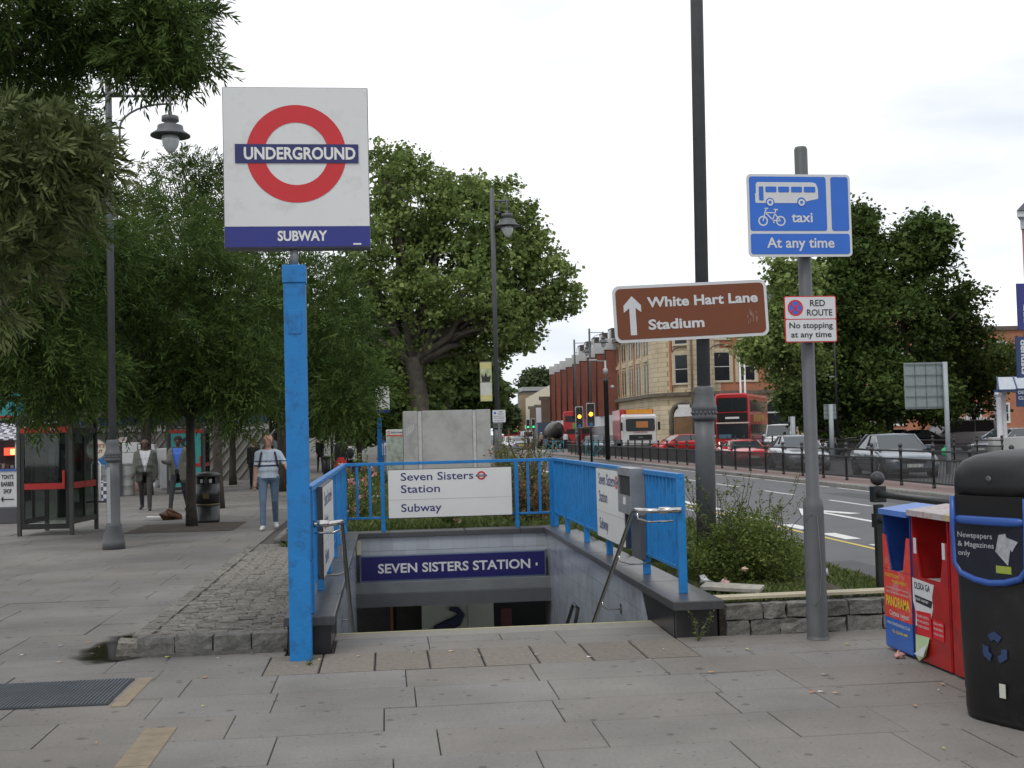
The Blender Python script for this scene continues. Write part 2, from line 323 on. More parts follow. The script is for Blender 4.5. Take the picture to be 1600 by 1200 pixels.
# ------------------------------------------------------------ pavement slabs
pb = B()
def pr(x0, x1, y0, y1): pb.flat([(x0, y0), (x1, y0), (x1, y1), (x0, y1)], -.03)
pr(-30, -.80, 2, 120); pr(-.80, 4.6, 2, 9.5); pr(-.47, 2.29, 9.5, 10.3)
pr(-.8, 4.6, 19, 160); pr(2.29, 4.6, 9.5, 19)
pave = st(pb.obj('pavement', mat('joint_mortar', (.075, .068, .06), .95, var=.2, scale=20)))
slabs = []
GAP = .006
def row(y0, dy, x0, x1, wmin=.6, wmax=1.05, seed=0):
    r = random.Random(int(y0*100)+seed); x = x1
    ws = []
    tot = x1-x0
    while tot > 1e-3:
        w_ = min(r.choice((.6, .75, .9, .9, 1.05)), tot)
        if tot-w_ < .3: w_ = tot
        ws.append(w_); tot -= w_
    r.shuffle(ws); x = x0
    for w_ in ws: slabs.append((x, x+w_, y0, y0+dy, r)); x += w_
y = 8.86
k = 0
while y > 3.6: y -= .6; row(y, .6, -9.0, 4.6, seed=1)

row(8.86, .39, -9.0, -.92, seed=3); row(9.25, .39, -9.0, -2.1, seed=4); row(8.86, .39, 2.285, 4.6, seed=5); row(9.25, .39, 2.285, 4.6, seed=6); row(9.64, .22, -2.1, -.82, seed=12)
row(9.25, .39, -2.1, -.92, seed=8)
row(9.64, .33, -.445, 2.285, seed=7); row(9.97, .33, -.445, 2.285, seed=9); row(9.64, .3, -9, -2.1, seed=2); row(9.64, .06, 2.29, 4.6, seed=2)
y = 9.94
while y < 75:
    row(y, .6, -.36*y-3, -2.09, seed=11); y += .6
grate = (-3.05, -1.87, 7.52, 8.06)
def clear(s):       # leave out what the metal grate and the tan strips replace
    return not (s[0] < grate[1]+.12 and s[1] > grate[0]-.1 and s[2] < grate[3] and s[3] > grate[2]) 
def vis(s):
    cx, cy = (s[0]+s[1])/2, s[2]; px = 604+cx/cy*1900; return -60 < px < 1660 and cy > 5.6
def sz(s): return (s[1]-s[0])*(s[3]-s[2])/((s[2]+s[3])/2)**3
vs_ = sorted([s for s in slabs if vis(s)], key=sz, reverse=True)
keep = set(id(s) for s in vs_[:252]); SM = {}
rest = B()
for s in slabs:
    w_, d_ = round(s[1]-s[0], 3), round(s[3]-s[2], 3)
    z = RNG.normal()*.0016
    if id(s) in keep:
        if (w_, d_) not in SM: SM[(w_, d_)] = B().box(-w_/2+GAP/2, w_/2-GAP/2, -d_/2+.005, d_/2-.005, -.05, 0, c=.004).mesh('paving_slab', PAVE)
        ob('paving_slab', SM[(w_, d_)], pave, ((s[0]+s[1])/2, (s[2]+s[3])/2, z), (RNG.normal()*.002, RNG.normal()*.002, RNG.normal()*.0015))
    elif s[2] > 3: rest.box(s[0]+.004, s[1]-.004, s[2]+.004, s[3]-.004, -.05, z)
rest.obj('distant_slabs', PAVE, pave, kind='stuff')
# corduroy slabs at the head of the stairs
TAC = mat('corduroy_slab', (.185, .165, .14), .8, var=.2, scale=25, bump=.4, bscale=120, rnd=.1)
tb = B().box(-.196, .196, -.39, .39, -.05, -.003); tb.mi = 1
for i in range(16): tb.box(-.19, .19, -.378+i*.0478, -.348+i*.0478, -.003, .005, c=.003)
tm = tb.mesh('corduroy_slab', [mat('corduroy_groove', (.09, .08, .07), .9), TAC])
for i in range(8): ob('corduroy_slab', tm, pave, (-.72+.4*i, 9.25, RNG.normal()*.001), (0, 0, RNG.normal()*.002))
# tan stone strips and the ribbed metal cover
TAN = mat('tan_stone', (.23, .185, .125), .8, var=.2, scale=10, bump=.3, bscale=60, rnd=.1)
def slabpoly(name, pts, z0, z1, m, par):
    n = len(pts); bb = B().add([(x, y, z0) for x, y in pts]+[(x, y, z1) for x, y in pts], [tuple(range(n-1, -1, -1)), tuple(range(n, 2*n))]+[(i, (i+1) % n, (i+1) % n+n, i+n) for i in range(n)]); return bb.obj(name, m, par)
for (a, c_, y0, y1) in ((-1.44, -1.26, 5.7, 6.55), (-1.44, -1.26, 6.56, 7.4), (-1.79, -1.69, 8.06, 8.98)):
    slabpoly('tan_strip_stone', [(a, y0), (c_, y0), (c_, y1), (a, y1)], -.03, .0055, TAN, pave)
gt = T('ribbed_drain_cover', 'grey ribbed metal drain cover let into the paving at the left edge', 'drain cover', (-2.42, 8.55, .003))
gb = B().box(-.60, .60, -.42, .42, -.02, .004)
gb.obj('plate', mat('cover_dark', (.05, .055, .06), .6, .4, var=.2), gt)
gb = B()
for i in range(48): gb.box(-.59+i*.0247, -.59+i*.0247+.012, -.41, .41, .0042, .011)
gb.obj('ribs', mat('cover_metal', (.13, .145, .16), .5, .5, var=.15), gt, kind='stuff')
# puddle in the corner of the stone platform
pp = []
for i in range(30):
    a = i/30*6.283; r = 1+.08*math.sin(3*a+1)+.05*math.sin(5*a); pp.append((-2.17+(.33+.08*math.sin(a))*r*math.cos(a)*1.5-.02, 10.3+1.3*r*math.sin(a)*(1 if math.sin(a) > 0 else .5)))
bb = B(); bb.flat([(p[0], p[1]) for p in pp], .0105); pu = st(bb.obj('puddle', mat('puddle_water', (.022, .019, .014), .05, var=.3, scale=3, spec=.5)))
t_ = MATS['puddle_water'].node_tree; g_ = nd(t_, 'ShaderNodeNewGeometry'); ds_ = nd(t_, 'ShaderNodeVectorMath', _operation='SUBTRACT'); ds_.inputs[1].default_value = (-2.14, 10.3, .01); t_.links.new(g_.outputs['Position'], ds_.inputs[0])
sc_ = nd(t_, 'ShaderNodeVectorMath', _operation='MULTIPLY'); sc_.inputs[1].default_value = (2.2, 1.0, 0); t_.links.new(ds_.outputs[0], sc_.inputs[0]); ln_ = nd(t_, 'ShaderNodeVectorMath', _operation='LENGTH'); t_.links.new(sc_.outputs[0], ln_.inputs[0])
nn_ = nd(t_, 'ShaderNodeTexNoise', Scale=5.0, Detail=6.0); t_.links.new(g_.outputs['Position'], nn_.inputs['Vector']); ml_ = nd(t_, 'ShaderNodeMath', _operation='MULTIPLY_ADD', i1=.9); t_.links.new(nn_.outputs['Fac'], ml_.inputs[0]); t_.links.new(ln_.outputs['Value'], ml_.inputs[2])
rm_ = nd(t_, 'ShaderNodeMapRange', i1=.95, i2=1.3, i3=1, i4=0); t_.links.new(ml_.outputs[0], rm_.inputs[0]); t_.links.new(rm_.outputs[0], t_.nodes['Principled BSDF'].inputs['Alpha'])
# ------------------------------------------------------------ raised platform of rough setts, left of the stairs
pf = T('stone_platform', 'low raised platform of rough grey setts beside the blue sign mast', 'stone platform', (0, 0, 0))
B().box(-2.0, -.82, 9.95, 18.5, -.03, .115).obj('bed', mat('sett_joint', (.15, .135, .11), .95, var=.3, scale=30, bump=.6, bscale=60), pf)
sv = [B().box(-.098, .098, -.046, .046, -.04, .0, c=.012).mesh('sett', SETT) for _ in range(1)]
def roughen(me, amp, up=True):
    n = len(me.vertices); a = np.zeros(n*3, dtype=np.float32); me.vertices.foreach_get('co', a); a = a.reshape(-1, 3); a += RNG.normal(size=a.shape)*amp; me.vertices.foreach_set('co', a.ravel()); me.update(); return me
sv = [roughen(B().box(-.0745, .0745, -.0395, .0395, -.05, .0, c=.007).mesh('sett', SETT), .003) for _ in range(8)]
pos = []
y = 10.12
while y < 18.4:
    x = -1.865+random.random()*.06
    while x < -.88: pos.append((x, y)); x += .152
    y += .081
for i, (x, y) in enumerate(pos):
    z = .128+RNG.normal()*.0035
    if i < 285: ob('sett', random.choice(sv), pf, (x, y, z), (RNG.normal()*.04, RNG.normal()*.03, RNG.normal()*.03))
    else:
        if i == 285: rb = B()
        k_ = 1; rb.box(x-.0735, x+.0735, y-.0385, y+.0385, .08, z+RNG.normal()*.005, c=.012)
rb.obj('distant_setts', SETT, pf, kind='stuff')
def blockmesh(w_, d_, h_, m, amp=.006, cuts=3):
    bb = B(); n = cuts
    # a rough block: subdivided box with jittered faces
    pts = {}; vs, fs = [], []
    def vid(i, j, k):
        if (i, j, k) not in pts: pts[(i, j, k)] = len(vs); vs.append((-w_/2+w_*i/n+RNG.normal()*amp, -d_/2+d_*j/n+RNG.normal()*amp, -h_/2+h_*k/n+RNG.normal()*amp))
        return pts[(i, j, k)]
    for a in range(n):
        for c in range(n):
            fs += [(vid(a, 0, c), vid(a+1, 0, c), vid(a+1, 0, c+1), vid(a, 0, c+1)), (vid(a, n, c+1), vid(a+1, n, c+1), vid(a+1, n, c), vid(a, n, c)),
                   (vid(0, a, c+1), vid(0, a+1, c+1), vid(0, a+1, c), vid(0, a, c)), (vid(n, a, c), vid(n, a+1, c), vid(n, a+1, c+1), vid(n, a, c+1)),
                   (vid(a, c, n), vid(a+1, c, n), vid(a+1, c+1, n), vid(a, c+1, n))]
    bb.add(vs, fs); return bb.mesh('edge_block', m)
eb = [blockmesh(.285, .17, .155, STONE) for _ in range(4)]
x = -2.0
for i in range(4): ob('edge_block', eb[i], pf, (-1.84+.295*i, 9.97, .066), (0, 0, RNG.normal()*.01))
ob('edge_block', blockmesh(.16, .17, .13, SETT), pf, (-2.06, 9.98, .05), (.05, 0, .1))
bl = [blockmesh(.14, .33, .15, SETT, .003) for _ in range(4)]
for i in range(24): ob('edge_block', random.choice(bl), pf, (-1.99, 10.24+.345*i, .062), (0, 0, RNG.normal()*.01))
B().box(-2.03, -.84, 9.83, 9.90, -.02, .022).obj('bottom_course', STONE, pf)
# ============================================================ SUBWAY ENTRANCE
sub = T('subway_stairwell', 'tiled subway stairwell with dark granite copings under the station name board', 'subway entrance', (0, 0, 0))
TILE = mat('wall_tile', (.34, .37, .42), .22, var=.08, scale=3, rnd=.09, spec=.6, dirt=(.16, .17, .18), dirtscale=1.5)
TJ = mat('tile_joint', (.2, .2, .2), .9)
XL, XR, YB, YF = -.47, 2.29, 10.56, 17.62
TOPZ = .235
SLOPE = .56
def stairz(y): return -max(0, (y-10.5))*SLOPE
# side walls (behind tiles)
for sx, x0, x1 in ((-1, XL-.25, XL-.012), (1, XR+.012, XR+.25)):
    B().box(x0, x1, 9.75, 18.1, -4.6, TOPZ).obj('side_wall', TJ, sub)
PIER = mat('black_pier', (.022, .022, .024), .3, var=.2, scale=6, bump=.05)
for x0, x1 in ((-.80, XL-.002), (XR+.002, 2.63)):
    B().box(x0, x1, 9.69, 9.745, -.03, .232, c=.006).obj('pier_face', PIER, sub)
    xi = (x1, x1+.012) if x0 < 0 else (x0-.012, x0)
    bb = B(); bb.add([(xi[0], y, z) for y, z in ((9.70, 0), (10.6, 0), (10.6, .0), (11.2, .23), (9.70, .23))]+[(xi[1], y, z) for y, z in ((9.70, 0), (10.6, 0), (10.6, .0), (11.2, .23), (9.70, .23))],
                     [(0, 1, 2, 3, 4), (9, 8, 7, 6, 5)]+[(i, (i+1) % 5, (i+1) % 5+5, i+5) for i in range(5)])
tw, th = .148, .198
def tile_ok(y, z): return z+.0 > stairz(y)-.25
tmh = B().box(-.006, .006, -tw/2+.0015, tw/2-.0015, -th/2+.0015, th/2-.0015, c=0).mesh('wall_tile', TILE)
DK = mat('black_wall_panel', (.02, .02, .022), .3, var=.2)
lst = []
for side, X in ((-1, XL-.006), (1, XR+.006)):
    j = 0
    y = 10.6
    while y < YF-.02:
        for k in range(24):
            z = TOPZ-.02-th/2-k*th
            if tile_ok(y, z+th/2) : lst.append((side, X, y+tw/2, z))
        y += tw
def tvis(t):
    # visible from the street: above the sight line over the top step
    Y, z = t[2], t[3]; return z > HC-(HC/10.5)*Y-.1
cand = sorted([t for t in lst if tvis(t)], key=lambda t: (-t[0]*100 if True else 0, t[2]))
inp = cand[:286]; ins = set(map(id, inp))
for t in inp: ob('wall_tile', tmh, sub, (t[1], t[2], t[3]), (0, RNG.normal()*.003, 0))
bb = B()
for t in lst:
    if id(t) not in ins: bb.box(t[1]-.006, t[1]+.006, t[2]-tw/2+.0015, t[2]+tw/2-.0015, t[3]-th/2+.0015, t[3]+th/2-.0015)
bb.obj('remaining_tiles', TILE, sub, kind='stuff')
# near ends of the inner walls: black panels cut along the stair slope
for X0, X1 in ((XL-.010, XL+.003), (XR-.003, XR+.010)):
    prof = [(9.62, 0.0), (10.5, 0.0), (10.5, -.6), (10.98, -.6), (11.35, .0), (11.62, .23), (9.62, .23)]
    prof = [(9.75, -.02), (10.75, -.02), (11.0, .23), (9.75, .23)]
    n = 4; B().add([(X0, y, z) for y, z in prof]+[(X1, y, z) for y, z in prof], [tuple(range(n)), tuple(range(2*n-1, n-1, -1))]+[(i, i+n, (i+1) % n+n, (i+1) % n) for i in range(n)]).obj('dark_panel', DK, sub)
# copings, stone by stone
def coping(x0, x1, y0, y1): B().box(x0, x1, y0+.003, y1-.003, TOPZ, .305, c=.008).obj('coping_stone', GRANITE, sub)
ys = [9.57, 10.9, 12.3, 13.7, 15.1, 16.4, 17.6]
for a, c in zip(ys, ys[1:]): coping(-.82, -.43, a, c); coping(2.25, 2.66, a, c)
for a, c in ((-.82, .0), (.006, 1.1), (1.106, 1.9), (1.906, 2.66)): B().box(a, c, 17.603, 18.0, TOPZ, .305, c=.008).obj('coping_stone', GRANITE, sub)
# steps
STEPM = mat('stair_terrazzo', (.21, .195, .17), .7, var=.12, scale=12, bump=.2, bscale=120)
NOSE = mat('nosing', (.32, .3, .16), .6, var=.3, scale=60)
for i in range(21):
    y0 = 10.3+i*.3; z1 = -i*.166+.0
    stp = B().box(XL, XR, y0, y0+.32, z1-.30, z1-.004 if i else -.0, c=.006).obj('step', STEPM, sub)
    B().box(XL+.01, XR-.01, y0+.262, y0+.312, z1-.003, z1+.003).obj('nosing', NOSE, stp)
# far end: tiled fascia, name board, soffit band and lintel
WT = mat('fascia_tile', (.36, .385, .42), .25, var=.05, scale=5, rnd=.08, spec=.6)
B().box(XL, XR, 17.66, 18.0, -.70, TOPZ).obj('fascia', TJ, sub)
fm = B().box(-.086, .086, -.006, .006, -.094, .094).mesh('fascia_tile', WT); fm2 = B().box(-.086, .086, -.006, .006, -.028, .028).mesh('fascia_tile', WT)
for i in range(16):
    x = XL+.09+i*.1737
    if x < XR-.05:
        ob('fascia_tile', fm, sub, (x, 17.652, .133)); ob('fascia_tile', fm2, sub, (x, 17.652, .007))
CREAM = mat('cream_plastic', (.5, .48, .34), .5)
B().box(XL+.01, XL+.075, 17.56, 17.64, .0, .2).obj('small_box', CREAM, sub, bev=.005)
LM = mat('lintel_steel', (.1, .105, .115), .4, .2, var=.1, scale=3); LM2 = mat('grey_band', (.17, .18, .185), .4, .1, var=.12, scale=3)
B().box(XL, XR, 17.38, 17.658, -.53, -.385).obj('grey_band', LM2, sub)
B().box(XL, XR, 17.30, 17.658, -.715, -.532).obj('lintel', LM, sub)
sb = T('station_name_board', 'dark blue board reading SEVEN SISTERS STATION over the stairs', 'station sign', (0, 17.5, 0), 0)
B().box(XL+.05, XR-.04, 0, .10, -.385, .0-.015).obj('board_frame', mat('board_frame_grey', (.12, .15, .21), .4, .2), sb, bev=.004)
B().box(XL+.075, XR-.06, -.006, .004, -.36, -.03).obj('board_face', mat('board_blue', (.012, .010, .105), .3, var=.08), sb)
text('SEVEN SISTERS STATION', sb, mat('board_letter', (.6, .6, .62), .4), .93, -.26, .125, 2.18, -.009, .022, 'C')
B().box(2.10, 2.125, -.012, -.006, -.23, -.19).obj('chip', WHITE, sb)
# concourse below
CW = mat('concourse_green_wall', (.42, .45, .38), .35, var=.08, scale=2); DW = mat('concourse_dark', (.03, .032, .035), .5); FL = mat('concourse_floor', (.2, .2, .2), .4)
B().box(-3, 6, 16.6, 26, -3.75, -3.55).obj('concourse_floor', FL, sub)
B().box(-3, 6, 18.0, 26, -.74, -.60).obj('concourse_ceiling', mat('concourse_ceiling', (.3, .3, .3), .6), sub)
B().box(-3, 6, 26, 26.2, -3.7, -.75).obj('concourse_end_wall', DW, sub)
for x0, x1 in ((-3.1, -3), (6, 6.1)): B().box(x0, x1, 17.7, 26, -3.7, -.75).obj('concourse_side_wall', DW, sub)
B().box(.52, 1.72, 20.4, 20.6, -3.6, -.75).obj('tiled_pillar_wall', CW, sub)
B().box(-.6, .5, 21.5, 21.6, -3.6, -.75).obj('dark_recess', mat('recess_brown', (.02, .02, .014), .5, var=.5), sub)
B().box(.0, .05, 21.38, 21.42, -3.5, -.95).obj('brown_rail', mat('brass_rail', (.22, .12, .03), .4, .4), sub)
B().box(1.30, 1.312, 20.37, 20.39, -3.5, -.95).obj('white_joint', WHITE, sub, rot=(0, 0, 0))
mur = T('squiggle_mural', 'dark blue scaly curl painted on the pale green wall below the lintel', 'mural', (.98, 20.36, 0))
bb = B(); bb.tube([(-.22, 0, -2.0), (-.26, 0, -1.82), (-.18, 0, -1.68), (-.04, 0, -1.62), (.12, 0, -1.55), (.19, 0, -1.44), (.13, 0, -1.36), (.0, 0, -1.34)], [.1, .11, .1, .1, .09, .07, .05, .03], 8)
bb.v = [(x, y*.1, z+.13) for x, y, z in bb.v]
bb.obj('curl', mat('mural_blue', (.012, .018, .06), .5, var=.6, scale=30), mur)
B().box(2.0, 2.2, 22.2, 22.25, -2.1, -1.5).obj('red_notice', mat('dark_red', (.12, .012, .015), .5), sub)
# handrails
HR = B(); Y0, Z0, Y1 = 10.28, 1.02, 14.6
def rail(xp, xr, yp):
    h = T('stair_handrail', 'polished steel handrail down the %s stair wall from the %s' % (('right', 'end post of the blue railing') if xp > 0 else ('left', 'blue sign mast')), 'handrail', (0, 0, 0), 0, 'polished steel stair handrails')
    s = -1 if xp > 0 else 1
    pts = [(xp, yp, 1.005), (xr+.06*-s, yp+.05, 1.0)]
    B().tube([(xp, yp, 1.005), (xp+(xr-xp)*.55, yp+.02, 1.003)], .028, 12).obj('thick_rail_end', STEEL, h)
    B().tube([(xp+(xr-xp)*.5, yp+.02, 1.0), (xr-s*.04, yp+.1, 1.0), (xr, yp+.22, 1.0), (xr, yp+.32, .985), (xr, Y1, Z0-SLOPE*1.03*(Y1-Y0)), (xr, Y1+3.0, Z0-SLOPE*1.03*(Y1-Y0)-1.6)], .021, 10).obj('rail_tube', STEEL, h)
    for y in (9.99+.18, 11.05, 12.0, 13.3):
        z = 1.0-SLOPE*1.03*max(0, y-Y0); wx = xp if y < 10.3 else (XL if xp < 0 else XR)
        wx = (XL-.15 if xp < 0 else XR+.12) if z > .3 else wx
        q = [(xr, y, z-.02), (xr, y, z-.07), (xr+(wx-xr)*.3, y, z-.10), (wx, y+.02, z-.10)]
        B().tube(q, .009, 8).obj('bracket', STEEL, h)
        if z < .3: B().box(wx-.006, wx+.006, y-.02, y+.06, z-.15, z-.05).obj('bracket_plate', STEEL, h)
rail(2.44, 2.10, 10.02); rail(-.585, -.38, 9.75)
lr = T('lower_stair_handrail', 'short dark lower handrail end on the right wall deep in the stairs', 'handrail', (0, 0, 0))
B().tube([(1.92, 13.3, -.9), (1.92, 12.45, -.13), (1.92, 12.75, -.13), (1.92, 14.5, -1.12)], .02, 8).obj('rail_tube', BLACKP, lr)
# ------------------------------------------------------------ blue railings
BX = .018
def fence_run(root, pts_posts, fixed, along, zt, zb, pitch, skip=()):
    """posts at positions along; balusters between"""
    def bx(u0, u1, t, z0, z1):
        return B().box(u0, u1, fixed-t, fixed+t, z0, z1) if along == 'x' else B().box(fixed-t, fixed+t, u0, u1, z0, z1)
    u0, u1 = pts_posts[0], pts_posts[-1]
    B_ = bx(u0-.03, u1+.03, .03, zt-.045, zt); B_.obj('top_rail', BLUE, root, bev=.004)
    for a, c in zip(pts_posts, pts_posts[1:]): bx(a+.031, c-.031, .02, zb, zb+.03).obj('bottom_rail', BLUE, root, bev=.003)
    for i, p in enumerate(pts_posts): bx(p-.03, p+.03, .033, .305, zt-.046).obj('post', BLUE, root, bev=.004)
    me = None
    for a, c in zip(pts_posts, pts_posts[1:]):
        if (a, c) in skip: continue
        n = max(1, round((c-a)/pitch)); 
        for k in range(1, n):
            u = a+(c-a)*k/n
            if me is None: me = B().box(-BX, BX, -BX, BX, zb+.031, zt-.046).mesh('baluster', BLUE)
            ob('baluster', me, root, (u, fixed, 0) if along == 'x' else (fixed, u, 0))
ZT, ZB = 1.305, .49
fr = T('blue_railing', 'long blue metal railing along the right coping of the stairwell', 'railing', (0, 0, 0), 0, 'blue railings round the stairwell')
RP = [10.07, 11.5, 13.45, 15.0, 16.6, 17.72]; fence_run(fr, RP, 2.45, 'y', ZT, ZB, .14)
fb = T('blue_railing', 'short blue metal railing across the far end of the stairwell, behind the white name sign', 'railing', (0, 0, 0), 0, 'blue railings round the stairwell')
fence_run(fb, [-.62, -.07, 1.88, 2.40], 17.8, 'x', ZT, ZB, .175, skip=((-.07, 1.88),))
for u in (.2, .6, 1.0, 1.4): pass
fl = T('blue_railing', 'blue metal railing along the left coping, starting behind the blue sign mast', 'railing', (0, 0, 0), 0, 'blue railings round the stairwell')
fence_run(fl, [9.75, 11.2, 12.6, 14.2, 15.9, 17.72], -.62, 'y', ZT, ZB, .14)
# white station signs on the railings
def roundel(b_ring, b_bar, cx, cz, r, y):
    ringpoly(b_ring, cx, cz, r*.62, r, y, 40)
    b_bar.box(cx-r*1.25, cx+r*1.25, y-.004, y-.001, cz-r*.2, cz+r*.2)
def station_sign(loc, rz, W, H, label, group):
    t = T('station_direction_sign', label, 'sign', loc, rz, group)
    B().prism(rrect(-W/2, W/2, 0, H, .01, 2), 0, .045).obj('panel', [WHITE], t)
    B().box(-W/2-.006, W/2+.006, .004, .05, -.012, H+.008).obj('frame', mat('frame_dark', (.05, .05, .055), .5, .3), t)
    k = H/.68
    LT = mat('letter_blue', (.02, .022, .15), .4)
    text('Seven Sisters', t, LT, -W/2+.18/1.78*W, H*.775, .108*k, .60*W/1.0*.98, -.002, .01)
    text('Station', t, LT, -W/2+.18/1.78*W, H*.52, .108*k, .315*W, -.002, .01)
    text('Subway', t, LT, -W/2+.18/1.78*W, H*.125, .108*k, .325*W, -.002, .01)
    B().box(-W/2+.01, W/2-.01, -.002, -.0005, H*.375, H*.381).obj('divider', mat('divider_grey', (.35, .35, .36), .5), t)
    a, c = B(), B(); roundel(a, c, -W/2+.755*W, H*.84, .062*k, -.003); a.obj('roundel_ring', REDP, t); c.obj('roundel_bar', NAVY, t)
    text('UNDERGROUND', t, WHITE, -W/2+.755*W, H*.84-.006, .012, .13*k, -.0085, .01, 'C')
    return t
station_sign((.905, 17.70, .50), 0, 1.79, .69, 'white Seven Sisters Station Subway sign facing the camera on the far railing', 'white station signs on the railings')
station_sign((2.37, 12.93, .50), -math.pi/2, 1.62, .76, 'white station sign seen edge-on on the right railing beside the grey metal box', 'white station signs on the railings')
station_sign((-.545, 11.4, .50), math.pi/2, 1.9, .76, 'white station sign seen nearly edge-on on the left railing behind the blue mast', 'white station signs on the railings')
gb = T('grey_metal_box', 'grey steel box with a slot fixed to the inside of the right blue railing', 'metal box', (2.40, 11.75, 0))
BXM = mat('box_steel', (.24, .25, .265), .35, .4, var=.15, scale=6)
bb = B(); bb.box(-.10, .035, -.33, .33, .87, 1.05); bb.box(-.07, .035, -.289, .289, 1.051, 1.239); bb.box(-.10, .035, -.33, .33, 1.24, 1.315); bb.box(-.10, .035, -.33, -.29, 1.0501, 1.2399); bb.box(-.10, .035, .29, .33, 1.0501, 1.2399)
bb.obj('casing', BXM, gb)
B().box(-.085, -.071, -.28, .28, 1.055, 1.235).obj('slot', mat('slot_dark', (.02, .02, .02), .7), gb)
B().box(-.104, -.1005, -.06, .05, .96, 1.03).obj('sticker', WHITE, gb)
B().box(-.02, .03, -.33, .1, .45, .868).obj('back_plate', mat('back_plate', (.07, .075, .085), .5), gb)
# ------------------------------------------------------------ the roundel mast
ms = T('underground_sign_mast', 'tall blue mast with the white roundel sign reading UNDERGROUND SUBWAY', 'station sign', (-.678, 9.45, 0), math.radians(1.0))
B().box(-.083, .083, -.083, .083, 0, 2.87).obj('post', BLUE, ms, bev=.006)
B().box(-.09, .09, -.09, .09, 2.871, 3.01).obj('post_cap', BLUE, ms, bev=.006)
bb = B(); bb.box(-.05, .05, -.089, -.084, 2.48, 2.66)
bb.obj('vent_plate', BLUE, ms, bev=.002)
for i in range(4):
    for z in (1.05, 1.6): pass
bb = B()
for z in (.35, .75, 1.3, 1.85, 2.3): bb.ell((.085, -.04, z), .006, .008, .008, 6, 4)
bb.obj('bolts', mat('rust', (.05, .03, .02), .8), ms)
B().lathe([(.032, 3.011), (.032, 3.16)], (0, 0, 0), 14).obj('neck_pipe', GALV, ms)
W2, ZB_, ZT_ = .553, 3.14, 4.385
CAS = mat('sign_case', (.10, .10, .11), .4, .3)
SX = .035
B().box(-W2+SX, W2+SX, -.075, .075, ZB_-.005, ZT_).obj('sign_case', CAS, ms, bev=.008)
GW = mat('roundel_white', (.62, .63, .625), .3, var=.03, scale=2, dirt=(.5, .5, .48), dirtscale=4)
B().box(-W2+.006+SX, W2-.006+SX, -.082, -.076, ZB_+.165, ZT_-.008).obj('white_face', GW, ms)
B().box(-W2+.006+SX, W2-.006+SX, -.083, -.076, ZB_+.008, ZB_+.163).obj('blue_band', mat('band_blue', (.01, .018, .19), .35), ms)
cz = ZB_+.165+.56; cx = SX+.0
a = B(); ringpoly(a, cx, cz, .242, .378, -.085, 72); a.obj('red_ring', REDP, ms)
B().box(cx-.462, cx+.472, -.09, -.0865, cz-.073, cz+.073).obj('blue_bar', mat('bar_blue', (.011, .013, .11), .35), ms)
text('UNDERGROUND', ms, WHITE, cx-.395, cz-.043, .088, .845, -.0925, .03)
text('SUBWAY', ms, WHITE, cx+.035, ZB_+.055, .072, .375, -.0855, .03, 'C')
B().box(cx+.42, cx+.48, -.0865, -.084, ZB_+.02, ZB_+.032).obj('maker_plate', WHITE, ms)
# ------------------------------------------------------------ right hand planter
pl = T('stone_planter', 'low planter wall of rough grey stone blocks right of the stairs, filled with grass', 'planter', (0, 0, 0))
pw, ph = .27, .135
x = 2.68
for r_ in range(2):
    x = 2.70+(0 if r_ else .0); k = 0
    while x < 4.5:
        w_ = (.2, .29, .25, .31, .27)[(k*2+r_*3) % 5]; w_ = min(w_, 4.6-x)
        ob('stone_block', blockmesh(w_-.014, .2, .116, STONE, .0045), pl, (x+w_/2, 9.78, .058+.128*r_)); x += w_; k += 1
B().box(2.66, 4.55, 9.74, 9.86, -.02, .225).obj('mortar', SOIL, pl)
sl_ = B(); n = 24
def bed(name, x0, x1, y0, y1, z, par, nx=14, ny=14, amp=.03):
    vs, fs = [], []
    for j in range(ny+1):
        for i in range(nx+1): vs.append((x0+(x1-x0)*i/nx, y0+(y1-y0)*j/ny, z+RNG.normal()*amp*.4+amp*math.sin(i*.9)*math.sin(j*.7)))
    for j in range(ny):
        for i in range(nx): a = j*(nx+1)+i; fs.append((a, a+1, a+nx+2, a+nx+1))
    return B().add(vs, fs, True).obj(name, SOIL, par)
bed('soil', 2.66, 4.6, 9.85, 18.1, .22, pl)
B().box(4.5, 4.6, 9.85, 40, -.03, .17, c=.02).obj('side_edging', STONE, pl)
bedr = T('flower_bed', 'long planted bed with rough grass behind the far blue railing', 'flower bed', (0, 0, 0))
bed('soil', -1.6, 4.55, 18.05, 48, .18, bedr, 16, 40); B().box(-1.72, -1.6, 18.55, 48, -.03, .2, c=.02).obj('bed_edging', STONE, bedr); B().box(-1.6, .0, 27.9, 28.1, .1, .34, c=.02).obj('bed_edging', CONC, bedr)
